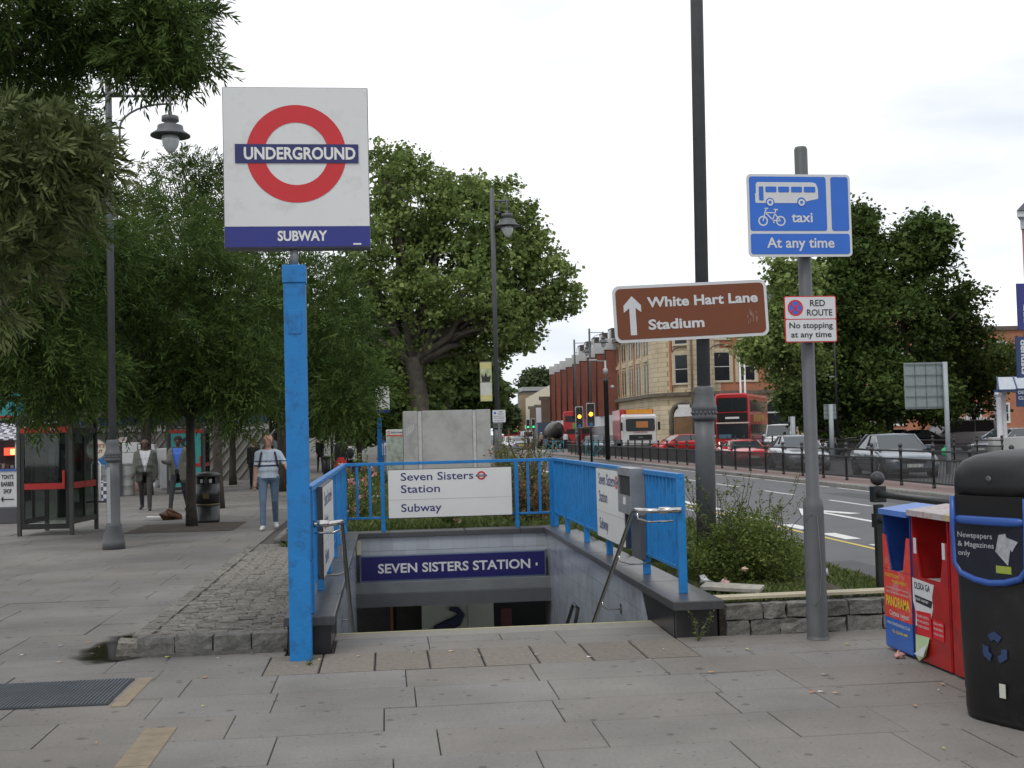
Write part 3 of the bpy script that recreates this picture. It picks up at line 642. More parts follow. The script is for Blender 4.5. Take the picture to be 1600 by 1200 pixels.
# ============================================================ STREET FURNITURE, RIGHT
SIGNBLUE = mat('traffic_sign_blue', (.012, .12, .52), .35, var=.04); SIGNW = mat('traffic_sign_white', (.56, .57, .58), .35, var=.03)
SBACK = mat('sign_back', (.22, .25, .25), .5, .3, var=.1); BROWN = mat('sign_brown', (.155, .042, .012), .6, var=.06, scale=3); INK = mat('sign_black', (.015, .015, .015), .5)
base = G(1278, 998)
sp = T('sign_post', 'grey sign post with bus lane and RED ROUTE plates at the front planter wall', 'sign post', (base.x, base.y, 0))
BPX = FPX/base.y
def zat(px, py, Y): return P(px, py, Y).z
ztop = zat(1245, 230, base.y)
B().lathe([(.088, 0), (.088, .0), (.082, .03), (.080, 1.03), (.076, 1.075), (.052, 1.12), (.052, ztop-.02), (.044, ztop)], (0, 0, 0), 20).obj('pole', GREYP, sp)
bb = B(); bb.tube([(-.075, -.032, .93), (-.045, -.073, .99), (.0, -.084, .97), (.02, -.082, .55), (-.0, -.084, .33), (-.04, -.076, .27)], .003, 5); bb.obj('door_seam', mat('seam_pale', (.16, .17, .17), .5), sp)
def bpanel(px0, py0, px1, py1, Y): a, c = P(px0, py0, Y), P(px1, py1, Y); return a, c
def plate(root, W, H, z0, r=.03, mrim=SIGNW, y=-.06): B().prism(rrect(-W/2, W/2, z0, z0+H, r), y, y+.006).obj('plate', [mrim], root); B().prism(rrect(-W/2+.004, W/2-.004, z0+.004, z0+H-.004, r), y+.0062, y+.014).obj('plate_back', [SBACK], root)
bs = T('bus_lane_sign', 'blue and white bus lane sign with a bus, bicycle and taxi, At any time', 'road sign', (P(1245, 340, base.y-.06).x, base.y-.06, 0), math.radians(3))
W, H = .86, .655; z0 = zat(1245, 404.5, base.y)
y = -.06; plate(bs, W, H, z0, .035)
def bp(name, x0, x1, za, zb, r, m, root, yy, dx=0): return B().prism(rrect(x0, x1, za, zb, r), yy-.002, yy).obj(name, [m], root)
xo = -W/2; q = y-.0005
bp('blue_field', xo+.02, xo+W-.205, z0+.205, z0+H-.02, .02, SIGNBLUE, bs, q); bp('blue_lane_field', xo+W-.165, xo+W-.02, z0+.205, z0+H-.02, .02, SIGNBLUE, bs, q); bp('blue_lower_field', xo+.02, xo+W-.02, z0+.02, z0+.182, .02, SIGNBLUE, bs, q)
text('At any time', bs, SIGNW, xo+W*.5, z0+.072, .078, .56, q-.004, .018, 'C'); text('taxi', bs, SIGNW, xo+.36, z0+.275, .075, .175, q-.004, .018)
bx0, bz0 = xo+.072, z0+.425
bb = B(); bb.prism([(bx0, bz0), (bx0+.35, bz0), (bx0+.515, bz0+.035), (bx0+.515, bz0+.11), (bx0+.50, bz0+.155), (bx0+.47, bz0+.165), (bx0+.012, bz0+.165), (bx0+.002, bz0+.15), (bx0+.002, bz0+.08), (bx0-.006, bz0+.075), (bx0-.006, bz0+.01)], q-.004, q-.002)
bb.obj('bus_symbol', SIGNW, bs)
for i, (a, c) in enumerate(((.08, .17), (.185, .275), (.292, .382), (.398, .492))): bp('bus_window', bx0+a, bx0+c, bz0+.085, bz0+.13, .008, SIGNBLUE, bs, q-.0045)
bp('bus_door', bx0+.026, bx0+.062, bz0+.02, bz0+.13, .005, SIGNBLUE, bs, q-.0045)
for cx in (.115, .375):
    a = B(); ringpoly(a, bx0+cx, bz0+.005+(.004 if cx > .2 else 0), 0, .036, q-.005, 24); a.obj('wheel_gap', SIGNBLUE, bs); a = B(); ringpoly(a, bx0+cx, bz0+.005, .013, .027, q-.006, 24); a.obj('wheel', SIGNW, bs)
a = B(); ux, uz = xo+.125, z0+.283
for cx in (0, .145): ringpoly(a, ux+cx, uz, .029, .04, q-.003, 28)
def bar(b_, x0, z0_, x1, z1_, t, yy):
    d = Vector((x1-x0, z1_-z0_)); n = Vector((-d.y, d.x)).normalized()*t/2; b_.add([(x0-n.x, yy, z0_-n.y), (x1-n.x, yy, z1_-n.y), (x1+n.x, yy, z1_+n.y), (x0+n.x, yy, z0_+n.y)], [(0, 1, 2, 3)])
for s_ in ((0, 0, .022, .085), (.022, .075, .03, .098), (.015, .098, .045, .1), (.026, .065, .085, .065), (.026, .06, .078, .01), (.078, .008, .108, .085), (.09, .065, .145, 0), (.078, .005, .145, 0), (.09, .09, .125, .09), (.076, .018, .09, -.018)): bar(a, ux+s_[0], uz+s_[1], ux+s_[2], uz+s_[3], .009, q-.0035)
a.obj('bicycle_symbol', SIGNW, bs, kind='stuff')
rs = T('red_route_sign', 'small white plate edged in red reading RED ROUTE, No stopping at any time', 'road sign', (P(1262, 500, base.y-.06).x, base.y-.06, 0), math.radians(3))
W, H = .43, .365; z0 = zat(1262, 536.5, base.y); plate(rs, W, H, z0, .015, REDP)
xo = -W/2; bp('upper_field', xo+.008, -xo-.008, z0+.186, z0+H-.008, .01, SIGNW, rs, q); bp('lower_field', xo+.008, -xo-.008, z0+.008, z0+.178, .01, SIGNW, rs, q)
text('RED', rs, INK, .06, z0+.285, .048, .125, q-.004, .015, 'C'); text('ROUTE', rs, INK, .075, z0+.21, .048, .21, q-.004, .015, 'C')
text('No stopping', rs, INK, 0, z0+.112, .044, .36, q-.004, .015, 'C'); text('at any time', rs, INK, .0, z0+.04, .044, .335, q-.004, .015, 'C')
a = B(); ringpoly(a, -.125, z0+.272, .0, .052, q-.003, 32); a.obj('blue_disc', SIGNBLUE, rs)
a = B(); ringpoly(a, -.125, z0+.272, .050, .064, q-.004, 40); a.obj('red_ring', REDP, rs)
for s_ in (1, -1): a = B(); bar(a, -.125-.038*s_, z0+.272+.038, -.125+.038*s_, z0+.272-.038, .013, q-.0045-.0003*s_); a.obj('red_cross_bar', REDP, rs)
# --- the tall lamp column with the brown sign
def lamp_head(t, x, y, z, s=1.0, arm_to=0.0):
    h = B().lathe([(.03*s, .36*s), (.03*s, .30*s), (.12*s, .29*s), (.125*s, .22*s), (.07*s, .2*s), (.11*s, .17*s), (.18*s, .15*s), (.19*s, .08*s), (.28*s, .02*s), (.285*s, .0), (.13*s, .01*s)], (x, y, z), 20).obj('lantern', GREYP, t)
    B().lathe([(.125*s, .0), (.128*s, -.06*s), (.11*s, -.14*s), (.06*s, -.22*s), (.015*s, -.25*s)], (x, y, z), 18).obj('lamp_glass', mat('lamp_bowl', (.5, .53, .53), .15, spec=.8), h)
def lamp_post(name, label, x, y, z0, rb, rt, zc, zt, arms=(), cat='lamp post', group=None, armz=None, base=True, armlen=.9, hs=1.0, nbead=18):
    t = T(name, label, cat, (x, y, z0), 0, group); k = rb
    B().lathe(([(k*1.75, 0), (k*1.75, .12*k/.1), (k*1.55, .16*k/.1), (k*1.6, .2*k/.1), (k*1.2, .34*k/.1), (k*1.3, .37*k/.1), (k*1.05, .42*k/.1)] if base else [(k, 0)])+[(k, zc-.3*k/.1), (k, zc)], (0, 0, 0), 24).obj('lower_shaft', GREYP, t)
    B().lathe([(k, zc+.001), (k*1.22, zc+.02), (k*1.3, zc+k*.35), (k*1.22, zc+k*.6), (k*1.2, zc+k*1.05), (k*1.3, zc+k*1.2), (k*1.28, zc+k*1.5), (k*1.12, zc+k*1.8), (k*.98, zc+k*2.8), (k*1.02, zc+k*3.4), (k*.95, zc+k*3.5), (rt*1.05, zc+k*3.6)], (0, 0, 0), 24).obj('collar', GREYP, t)
    bb = B()
    for i in range(nbead): a = 6.283*i/nbead; bb.ell((k*1.24*math.cos(a), k*1.24*math.sin(a), zc+k*.85), k*.14, k*.14, k*.2, 6, 4)
    bb.obj('beading', GREYP, t, kind='stuff')
    B().lathe([(rt*1.04, zc+k*3.6), (rt*.92, zt-z0), (rt*.4, zt-z0+.04)], (0, 0, 0), 18).obj('upper_shaft', GREYP, t)
    for s, al in arms:
        az = armz-z0; x1 = s*al
        B().tube([(s*rt*.5, 0, az), (x1+s*.05, 0, az)], .024, 8).obj('arm', GREYP, t)
        B().tube([(s*.17, 0, az-.93*al), (s*.17, 0, az-.55*al)]+[(s*(.17+(al-.22)*(1-math.cos(a))), 0, az-.55*al+(.42*al)*math.sin(a)) for a in [i*math.pi/2/7 for i in range(1, 8)]]+[(x1+s*.05, 0, az-.13*al)], .018, 8).obj('scroll_bracket', GREYP, t)
        B().tube([(s*rt*.5, 0, az-.78*al), (s*.22, 0, az-.78*al)], .022, 6).obj('bracket_stub', GREYP, t)
        B().tube([(x1, 0, az+.08), (x1, 0, az-.32)], .025, 8).obj('drop_rod', GREYP, t)
        lamp_head(t, x1, 0, az-.32-.3*hs, hs)
    return t
bg_ = G(1102, 918, .2); BY = 12.2; BXX = P(1102, 800, BY).x
zc = zat(1099, 655, BY)-.2
lamp_post('lamp_column', 'thick grey lamp column rising from the bush, carrying the brown sign', BXX, BY, .18, .1, .066, zc, 11.5, (), 'lamp post', base=False).rotation_euler = (0, .0135, 0)
wc = P(1080, 486, BY-.16)
wh = T('brown_direction_sign', 'brown sign reading White Hart Lane Stadium with a white arrow pointing up', 'road sign', (wc.x, BY-.16, 0), 0)
wh.rotation_euler = (0, math.radians(-2.1), math.radians(1)); wh.location = (wc.x, BY-.16, wc.z)
W, H = 1.605, .575
B().prism(rrect(-W/2, W/2, -H/2, H/2, .07, 8), 0, .008).obj('plate', [SIGNW], wh); B().prism(rrect(-W/2+.005, W/2-.005, -H/2+.005, H/2-.005, .07, 8), .0082, .02).obj('plate_back', [SBACK], wh)
B().prism(rrect(-W/2+.03, W/2-.03, -H/2+.03, H/2-.03, .05, 8), -.003, -.0005).obj('brown_field', [BROWN], wh)
ax = -W/2+.195
B().prism([(ax-.032, -.215), (ax+.032, -.215), (ax+.032, .06), (ax+.09, .015), (ax+.09, .085), (ax, .18), (ax-.09, .085), (ax-.09, .015), (ax-.032, .06)], -.006, -.0035).obj('arrow', [SIGNW], wh)
text('White Hart Lane', wh, SIGNW, -W/2+.35, .062, .095, 1.155, -.006, .03); text('Stadium', wh, SIGNW, -W/2+.35, -.165, .095, .58, -.006, .03)
bb = B()
for i in range(14): x = .58+RNG.random()*.1; z = -.17+RNG.random()*.12; bb.box(x, x+.006, -.0045, -.0038, z, z+.02+RNG.random()*.04)
bb.obj('paint_scratches', mat('scratch', (.3, .2, .17), .6), wh, kind='stuff')
for z in (-.17, .17): B().box(-.12, .12, .021, .09, z-.02, z+.02).obj('clamp', GALV, wh)
# left lamp post and the far ones
g = G(178, 858); lz = zat(163, 150, g.y)
lamp_post('lamp_post', 'dark ornate lamp post in front of the telephone kiosk under the leaves', g.x, g.y, 0, .1, .058, zat(178, 722, g.y), lz+.25, ((1, .97), (-1, .97)), armz=lz, hs=1.12, armlen=.97)
gl = [o for o in bpy.data.objects if o.get('label', '').startswith('dark ornate lamp post')][0]
B().box(-.075, -.02, -.105, -.098, .42, 1.3).obj('notice_strip', mat('pale_notice', (.3, .31, .31), .5), gl)
Y = 31; pz = zat(770, 296, Y)
lamp_post('lamp_post', 'tall dark lamp post with one lantern in front of the plane tree', XA(778, Y), Y, .2, .1, .06, 1.6, pz, ((1, .38),), armz=pz-.3, hs=1.15)
bn = T('street_banner', 'yellow and white vertical banner hanging left of the tall lamp post', 'banner', (XA(759.5, Y, 600), Y, 0), 0)
bt, bb_ = zat(760, 566, Y), zat(760, 627, Y); hb = (bt-bb_)/2
B().box(-.15, .15, -.006, .006, bt-hb*1.02, bt).obj('upper_panel', mat('banner_green', (.34, .38, .22), .6, var=.6, scale=7), bn); B().box(-.15, .15, -.006, .006, bb_, bt-hb*1.04).obj('lower_panel', mat('banner_white', (.5, .5, .45), .6), bn)
B().box(-.15, .15, -.009, -.007, bt-.17, bt-.005).obj('top_stripe', mat('banner_yellow', (.5, .46, .2), .6), bn); B().box(-.15, .15, -.009, -.007, bb_+.005, bb_+.16).obj('bottom_stripe', mat('banner_yellow', (.5, .46, .2), .6), bn)
B().prism([(-.1, bt-hb), (.1, bt-hb), (.12, bt-hb*.7), (.04, bt-hb*.75), (.0, bt-hb*.5), (-.05, bt-hb*.75), (-.12, bt-hb*.65)], -.009, -.007).obj('dark_figure', [INK], bn)
B().tube([(-.15, 0, bt+.01), (.34, 0, bt+.01)], .012, 6).obj('banner_arm', GREYP, bn)
# red route plate on its own post at the bed
Y = 30; rp = T('small_red_route_sign', 'small white parking notice on a post beside the far concrete block', 'road sign', (XA(778, Y, 650), Y-.3, 0), 0)
za, zb = zat(778, 660, Y), zat(778, 641, Y); B().prism(rrect(-.16, .16, za, zb, .01), -.004, 0).obj('plate', [SIGNW], rp)
B().box(-.14, .14, -.006, -.0045, (za+zb)/2-.006, (za+zb)/2+.002).obj('divider', INK, rp); ringb = B(); ringpoly(ringb, -.1, za+(zb-za)*.76, 0, .03, -.006, 20); ringb.obj('blue_disc', SIGNBLUE, rp)
text('RED', rp, INK, .04, za+(zb-za)*.8, .03, .09, -.006, .01, 'C'); text('ROUTE', rp, INK, .045, za+(zb-za)*.62, .03, .13, -.006, .01, 'C')
text('No stopping', rp, INK, 0, za+(zb-za)*.3, .028, .24, -.006, .01, 'C'); text('at any time', rp, INK, 0, za+(zb-za)*.1, .028, .22, -.006, .01, 'C')
B().lathe([(.03, .2), (.03, zb)], (0, .03, 0), 8).obj('post', GREYP, rp)
# ------------------------------------------------------------ recycling bins
BINP = mat('black_bin_plastic', (.008, .008, .009), .42, var=.2, scale=4, bump=.15, bscale=160, dirt=(.02, .02, .018), dirtscale=6, spec=.35); BBLUE = mat('bin_blue', (.02, .075, .3), .35, var=.05)
def sup(w_, d_, z, n=36, e=3.4):
    out = []
    for j in range(n):
        a = 6.28318*j/n; c, s = math.cos(a), math.sin(a); out.append((w_*math.copysign(abs(c)**(2/e), c), d_*math.copysign(abs(s)**(2/e), s), z))
    return out
def bin_unit(label, loc, rz, full=True):
    t = T('recycling_bin', label, 'recycling bin', loc, rz, 'black recycling bins'); W2, D2 = .355, .31
    B().rings([sup(W2*a, D2*a, z) for a, z in ((.93, 0), (.945, .03), (.945, .045), (.955, .05), (.955, .155), (.962, .16), (.985, .45), (1.0, .9), (1.0, 1.19), (.995, 1.26))], cap=True).obj('body', BINP, t)
    lid = []
    for a, z in ((1.0, 1.262), (1.003, 1.33), (.985, 1.385), (.945, 1.42), (.87, 1.45), (.7, 1.475), (.4, 1.49), (.1, 1.495)): lid.append([(x, y, z+.03*(y/D2)*a) for x, y, _ in sup(W2*a, D2*a, z)])
    B().rings(lid).obj('domed_lid', BINP, t)
    F = -D2-.004
    B().box(-.235, .235, F-.004, F+.05, 1.13, 1.245).obj('slot', mat('slot_black', (.003, .003, .003), .9), t)
    fr = B(); fr.tube([(-.25, F-.004, 1.24), (-.25, F-.006, 1.1), (-.243, F-.006, .87), (-.2, F-.008, .815), (-.1, F-.012, .785), (0, F-.014, .775), (.1, F-.012, .785), (.2, F-.008, .815), (.243, F-.006, .87), (.25, F-.006, 1.1), (.25, F-.004, 1.24)], [.016]+[.019]*9+[.018], 10)
    fr.obj('blue_flap_frame', BBLUE, t)
    B().prism(rrect(-.235, .235, .79, 1.12, .06), F-.016, F+.012).obj('flap_panel', [mat('flap_dark', (.012, .014, .024), .15)], t)
    lp = B(); lp.rings([[(.235*math.cos(a)*k, F-.0-.05*math.sin(a)*k, z) for a in [math.pi*i/14 for i in range(15)]] for k, z in ((.9, 1.09), (1, 1.10), (1, 1.125), (.9, 1.135))], cap=True, close=True); lp.obj('blue_lip', BBLUE, t)
    if full:
        PW = mat('flap_print', (.3, .31, .33), .5, var=.3, scale=30)
        text('Newspapers', t, PW, -.21, 1.015, .028, .24, F-.019, .01); text('& Magazines', t, PW, -.21, .965, .028, .25, F-.019, .01); text('only', t, PW, -.21, .915, .028, .085, F-.019, .01)
        B().prism([(.05, .95), (.075, 1.04), (.12, 1.05), (.125, 1.03), (.2, 1.01), (.16, .955), (.15, .97), (.13, .88)], F-.0205, F-.0185).obj('paper_symbol', [PW], t)
        B().prism([(.05, .835), (.15, .835), (.15, .875), (.05, .875)], F-.0205, F-.0185).obj('green_badge', [mat('badge_green', (.25, .3, .04), .5)], t)
        B().ell((.0, -D2+.002, 1.335), .022, .008, .022, 12, 6).obj('lock', mat('lock_metal', (.1, .1, .11), .3, .8), t)
        for k in range(3):            # the three bent arrows of the recycling mark
            a0 = math.radians(90+120*k); a = B()
            def pt(r, d): an = a0+math.radians(d); return (-.0+r*math.cos(an), .42+r*math.sin(an)*1.0)
            pts = [pt(.082, -38), pt(.092, 0), pt(.082, 34), pt(.042, 30), pt(.05, 0), pt(.042, -34)]
            B().prism(pts, F+.0, F+.006).obj('recycling_arrow', [mat('arrow_blue', (.015, .035, .10), .5)], t)
        B().box(.02, .06, F+.001, F+.005, .16, .235).obj('small_sticker', [mat('sticker', (.45, .47, .4), .5)], t)
    return t
bc = Vector((3.60, 6.57))
bin_unit('black domed recycling bin with blue Newspapers and Magazines flap at the right edge', (bc.x, bc.y, 0), math.radians(-68)).scale = (1, 1, 1.015)
nb = Vector((math.sin(math.radians(71)), math.cos(math.radians(71))))
bin_unit('second black domed recycling bin, back to back behind the one at the right edge', (bc.x+nb.x*.615, bc.y+nb.y*.615, 0), math.radians(109), False)
# ------------------------------------------------------------ newspaper boxes (open fronted, facing the pavement)
def news_box(label, y0, w_, h, col, lab, X=3.70):
    t = T('newspaper_box', label, 'newspaper box', (X, y0+w_/2, 0), -math.pi/2, 'newspaper boxes beside the recycling bins'); C_ = col; W2 = w_/2-.008; D = .26
    # front sheet with a tapering slot, built as separate boards
    B().box(-W2, -W2+.012, 0, D, .02, h-.04).obj('side_panel', C_, t); B().box(W2-.012, W2, 0, D, .02, h-.04).obj('side_panel', C_, t)
    B().box(-W2+.013, W2-.013, D-.012, D, .02, h-.04).obj('back_panel', C_, t)
    z1 = .60
    B().prism([(-W2+.0125, .02), (W2-.0125, .02), (W2-.0125, z1), (-W2+.0125, z1)], -.004, .008).obj('lower_front', [C_], t)
    for s in (-1, 1): B().prism([(s*(W2-.0125), z1+.001), (s*(W2-.0125), h-.22), (s*(W2-.055), h-.22), (s*(W2-.13), z1+.001)][::-s], -.004, .008).obj('front_cheek', [C_], t)
    tp = B(); tp.add([(-W2-.01, -.03, h-.025), (W2+.01, -.03, h-.025), (W2+.01, D+.01, h+.01), (-W2-.01, D+.01, h+.01), (-W2-.01, -.03, h-.065), (W2+.01, -.03, h-.065), (W2+.01, D+.01, h-.03), (-W2-.01, D+.01, h-.03)], [(0, 1, 2, 3), (7, 6, 5, 4), (4, 5, 1, 0), (5, 6, 2, 1), (6, 7, 3, 2), (7, 4, 0, 3)])
    tp.obj('sloping_top', lab.get('top', C_), t)
    B().box(-W2+.013, W2-.013, .01, D-.013, .50, .515).obj('shelf', mat('box_inside', (.02, .02, .05), .6), t)
    B().box(-W2+.06, W2-.12, .03, .2, .516, .53+.05).obj('newspapers', mat('newsprint', (.4, .4, .38), .8, var=.5, scale=30), t)
    return t, W2
NB = mat('newsbox_blue', (.018, .055, .24), .35, var=.2, dirt=(.03, .05, .12), dirtscale=10); NR = mat('newsbox_red', (.33, .010, .010), .35, var=.25, scale=5, dirt=(.14, .02, .018), dirtscale=9)
NRF = mat('newsbox_red_print', (.58, .05, .035), .35, var=.1, scale=8, dirt=(.45, .3, .28), dirtscale=11); YELL = mat('print_yellow', (.65, .5, .04), .5)
t, W2 = news_box('blue and red open newspaper box printed PANORAMA, farthest of the row', 8.37, .49, 1.07, NB, {'top': mat('newsbox_top_blue', (.08, .18, .5), .35)})
B().box(-W2, W2, -.008, -.0045, .245, .598).obj('red_print', NRF, t)
for s in (-1, 1): B().prism([(s*W2, .602), (s*W2, .855), (s*(W2-.055), .855), (s*(W2-.13), .602)][::-s], -.008, -.0045).obj('red_cheek_print', [NRF], t)
B().box(-W2, W2, -.008, -.0045, .03, .243).obj('blue_print', mat('print_blue', (.03, .11, .4), .35, var=.1), t)
q = -.010
text('POLSKI TYGODNIK', t, YELL, -W2+.03, .548, .022, .25, q, .01); text('POLISH WEEKLY', t, YELL, -.08, .508, .022, .24, q, .01)
text('POLITYKA  LUDZIE  SPORT  KULTURA', t, SIGNW, 0, .462, .012, .38, q, .006, 'C'); text('POLITYKA  PORADNIK  OGLOSZENIA', t, SIGNW, 0, .43, .012, .38, q, .006, 'C')
text('PANORAMA', t, YELL, 0, .335, .07, .41, q, .02, 'C'); text('Czytasz i wiesz!', t, SIGNW, .02, .268, .035, .34, q, .012, 'C')
text('WWW.PANORAMA24.CO.UK', t, SIGNW, 0, .195, .022, .4, q, .01, 'C'); text('TEL: 020 8964 4499', t, YELL, 0.02, .14, .022, .27, q, .01, 'C')
t, W2 = news_box('glossy red open newspaper box with torn stickers, between the blue box and the bin', 7.78, .58, 1.09, NR, {'top': mat('newsbox_top_white', (.36, .34, .34), .6, dirt=(.4, .03, .02), dirtscale=14)})
for s in (-1, 1): B().box(s*(W2-.06)-.02, s*(W2-.06)+.02, -.008, -.0045, .76, .87).obj('white_tab', SIGNW, t)
B().prism([(-W2+.0, .42), (-W2+.0, .585), (.06, .57), (.02, .48), (.03, .40), (-.02, .3), (-W2+.03, .25), (-W2+.04, .35)], -.008, -.005).obj('torn_poster', [SIGNW], t)
text('OLSKA GA', t, INK, -W2+.03, .515, .045, .25, q, .01)
B().prism([(-W2+.03, .47), (.03, .455), (.01, .405), (-W2+.05, .42)], -.0095, -.0085).obj('black_print', [INK], t); text('Polish language', t, SIGNW, -W2+.05, .435, .02, .2, -.0105, .006)
B().prism([(-W2+.05, .36), (-.0, .37), (-.0, .19), (-W2+.06, .2)], -.0095, -.0085).obj('red_sticker', [REDP], t); B().prism([(.03, .34), (.19, .33), (.19, .2), (.03, .21)], -.0095, -.0085).obj('red_sticker', [REDP], t)
for zz in (.32, .285, .25): text('POLSKA GAZETA', t, SIGNW, -W2+.06, zz, .016, .19, -.0105, .006); text('POLSKA GAZETA', t, SIGNW, .04, zz-.015, .014, .14, -.0105, .006)
B().add([(-W2+.03, -.011, .19), (-.03, -.011, .2), (-.06, -.03, .07), (-W2+.07, -.011, .01), (-W2+.02, -.011, .04)], [(0, 1, 2, 3, 4)]).obj('peeling_flyer', [mat('flyer_green', (.42, .55, .3), .6)], t)
B().add([(-.05, -.032, .15), (-.02, -.034, .165), (-.06, -.05, .065), (-W2+.04, -.035, .055)], [(0, 1, 2, 3)]).obj('flyer_back', [SIGNW], t)
t, W2 = news_box('red newspaper box with a pale yellow top, mostly hidden by the black bin', 7.21, .56, 1.09, NR, {'top': mat('newsbox_top_yellow', (.4, .33, .17), .6)})
B().box(-W2-.003, -W2+.0, .02, .3, .3, .85).obj('blue_side_print', mat('print_blue', (.03, .11, .4), .35, var=.1), t)
# ------------------------------------------------------------ ball topped guard rail by the kerb
gr = T('ball_topped_railing', 'black ball-topped railing with a round top rail behind the newspaper boxes', 'railing', (4.25, 0, 0))
for y in (10.25, 8.25, 6.25):
    B().box(-.035, .035, y-.035, y+.035, -.03, .98).obj('post', BLACKP, gr, bev=.006); B().box(-.055, .055, y-.055, y+.055, 1.0, 1.14).obj('post_head', BLACKP, gr, bev=.006)
    B().ell((0, y, 1.205), .062, .062, .062, 16, 10).obj('ball', DARKRAIL, gr); B().box(-.045, .045, y-.05, y+.05, .78, .9).obj('clasp', BLACKP, gr)
for y in (8.25, 6.25): B().tube([(0, y+.06, 1.07), (0, y+1.94, 1.07)], .03, 10).obj('top_rail', DARKRAIL, gr); B().tube([(0, y+.06, .84), (0, y+1.94, .84)], .02, 8).obj('lower_rail', DARKRAIL, gr)
# ------------------------------------------------------------ litter and planks
WOOD = mat('pale_board', (.42, .37, .26), .7, var=.15, scale=5)
t = tag(B().box(-.78, .78, -.07, .07, 0, .022).obj('plank', WOOD, loc=(3.42, 9.87, .275), rot=(.02, 0, .03)), 'long pale board lying on the front wall of the planter', 'board')
t = tag(B().box(-.26, .26, -.12, .12, 0, .03).obj('slab_offcut', mat('pale_board_grey', (.33, .31, .26), .8, var=.3, scale=12), loc=(2.98, 10.45, .27), rot=(.05, .03, -.5)), 'broken pale slab lying on the grass behind the coping', 'slab')
def crumple(name, label, x, y, z, r, m, cat='litter', grp=None):
    bb = B(); bb.ell((0, 0, 0), r, r*.8, r*.5, 7, 5); me = bb.mesh(name, m)
    n = len(me.vertices); a = np.zeros(n*3, dtype=np.float32); me.vertices.foreach_get('co', a); a += RNG.normal(size=n*3).astype(np.float32)*r*.22; me.vertices.foreach_set('co', a)
    return tag(ob(name, me, None, (x, y, z)), label, cat, grp)
PAPER = mat('litter_white', (.6, .6, .58), .7)
crumple('crumpled_bag', 'white crumpled plastic bag on the grass beside the coping corner', 2.82, 10.75, .30, .07, PAPER); crumple('crumpled_wrapper', 'pink and white crumpled wrapper next to the white bag by the coping', 3.0, 10.75, .29, .05, mat('litter_pink', (.6, .35, .33), .6))
crumple('crumpled_cup', 'pale paper cup dropped in the bush', 3.14, 10.6, .42, .03, mat('litter_peach', (.62, .42, .32), .6)); crumple('white_carton', 'white carton caught in the grass behind the grey sign post', 4.02, 11.1, .33, .09, PAPER)
crumple('pink_litter', 'flattened pink wrapper on the paving at the foot of the blue newspaper box', G(1405, 1028).x, G(1405, 1028).y, .015, .04, mat('litter_pink2', (.5, .25, .22), .6))
LC = [PAPER, mat('litter_tan', (.5, .35, .2), .7), mat('litter_orange', (.45, .2, .07), .7), mat('litter_yellow', (.5, .45, .1), .7), mat('litter_grey', (.3, .3, .3), .7)]
spots = [(645, 1021), (705, 1019), (742, 1019), (751, 1026), (839, 1024), (921, 1028), (465, 1030), (480, 1036), (500, 1032), (470, 1024), (1036, 1016), (1133, 1014), (1112, 1052), (1168, 1016), (1290, 1056), (1285, 1083), (1308, 1085), (1270, 1083), (1325, 1008), (1337, 1000), (1466, 1080), (1474, 1071), (140, 1005), (155, 1013), (95, 1010), (35, 1025), (145, 1023), (320, 1060), (262, 1028), (395, 1022), (340, 1030), (93, 1036), (150, 1163), (318, 1105), (20, 870), (240, 750), (560, 1027), (1430, 1105), (1475, 1172)]
for i, (px, py) in enumerate(spots):
    g = G(px, py); s = .008+.011*RNG.random(); bb = B()
    bb.add([(-s*1.5, -s*.5, 0), (s*1.4, -s*.6, .004), (s*1.6, s*.5, 0), (-s, s*.6, .006)], [(0, 1, 2, 3)])
    area = 'on the ribbed slabs at the head of the stairs' if (450 < px < 1140 and py < 1056) else ('beside the black puddle' if px < 165 and 990 < py < 1030 else ('at the foot of the stone platform' if px < 450 and py > 1015 and py < 1045 else ('on the paving between the sign post and the recycling bin' if px > 1200 else ('on the front left paving' if py > 1050 else 'on the paving of the square'))))
    tag(bb.obj('litter_scrap', LC[i % 5], loc=(g.x, g.y, .009), rot=(0, 0, RNG.random()*3)), ('white', 'tan', 'orange', 'yellow', 'grey')[i % 5]+' scrap of litter '+area, 'litter', ('white', 'tan', 'orange', 'yellow', 'grey')[i % 5]+' litter '+area)
for i in range(26):
    px, py = 1290+RNG.random()*310, 1060+RNG.random()*135; g = G(px, py)
# ------------------------------------------------------------ median guard rail
RX = 13.86
gq = T('pedestrian_guard_rail', 'long dark guard rail with ball-topped posts along the central reservation', 'guard rail', (RX, 0, 0))
pm = B().tube([(0, 0, 0), (0, 0, .09)], .05, 8).lathe([(.042, .09), (.042, .68), (.06, .7), (.06, .75), (.042, .77), (.042, .90), (.062, .92), (.062, .98), (.042, 1.0), (.034, 1.03), (.06, 1.06), (.062, 1.1), (.03, 1.14)], (0, 0, 0), 8).mesh('post', DARKRAIL)
pb_ = B()
for z in (.13, .72, .94): pb_.box(-.025, .025, .04, 1.93, z-.022, z+.022)
pan = pb_.mesh('panel', DARKRAIL)
ib = B()
for i in range(24): ib.box(-.008, .008, .06+i*.079, .076+i*.079, .14, .71)
inf = ib.mesh('infill_bars', DARKRAIL)
def guard(root, x, ylist):
    for y in ylist:
        ob('post', pm, root, (x, y, 0)); p = ob('panel', pan, root, (x, y, 0)); q_ = ob('infill_bars', inf, p); q_['kind'] = 'stuff'
guard(gq, 0, [18.0+1.97*i for i in range(38)])
g2 = T('pedestrian_guard_rail', 'short dark guard rail on the next island beyond the gap with teal barriers', 'guard rail', (13.4, 0, 0)); guard(g2, 0, [110+1.97*i for i in range(18)])
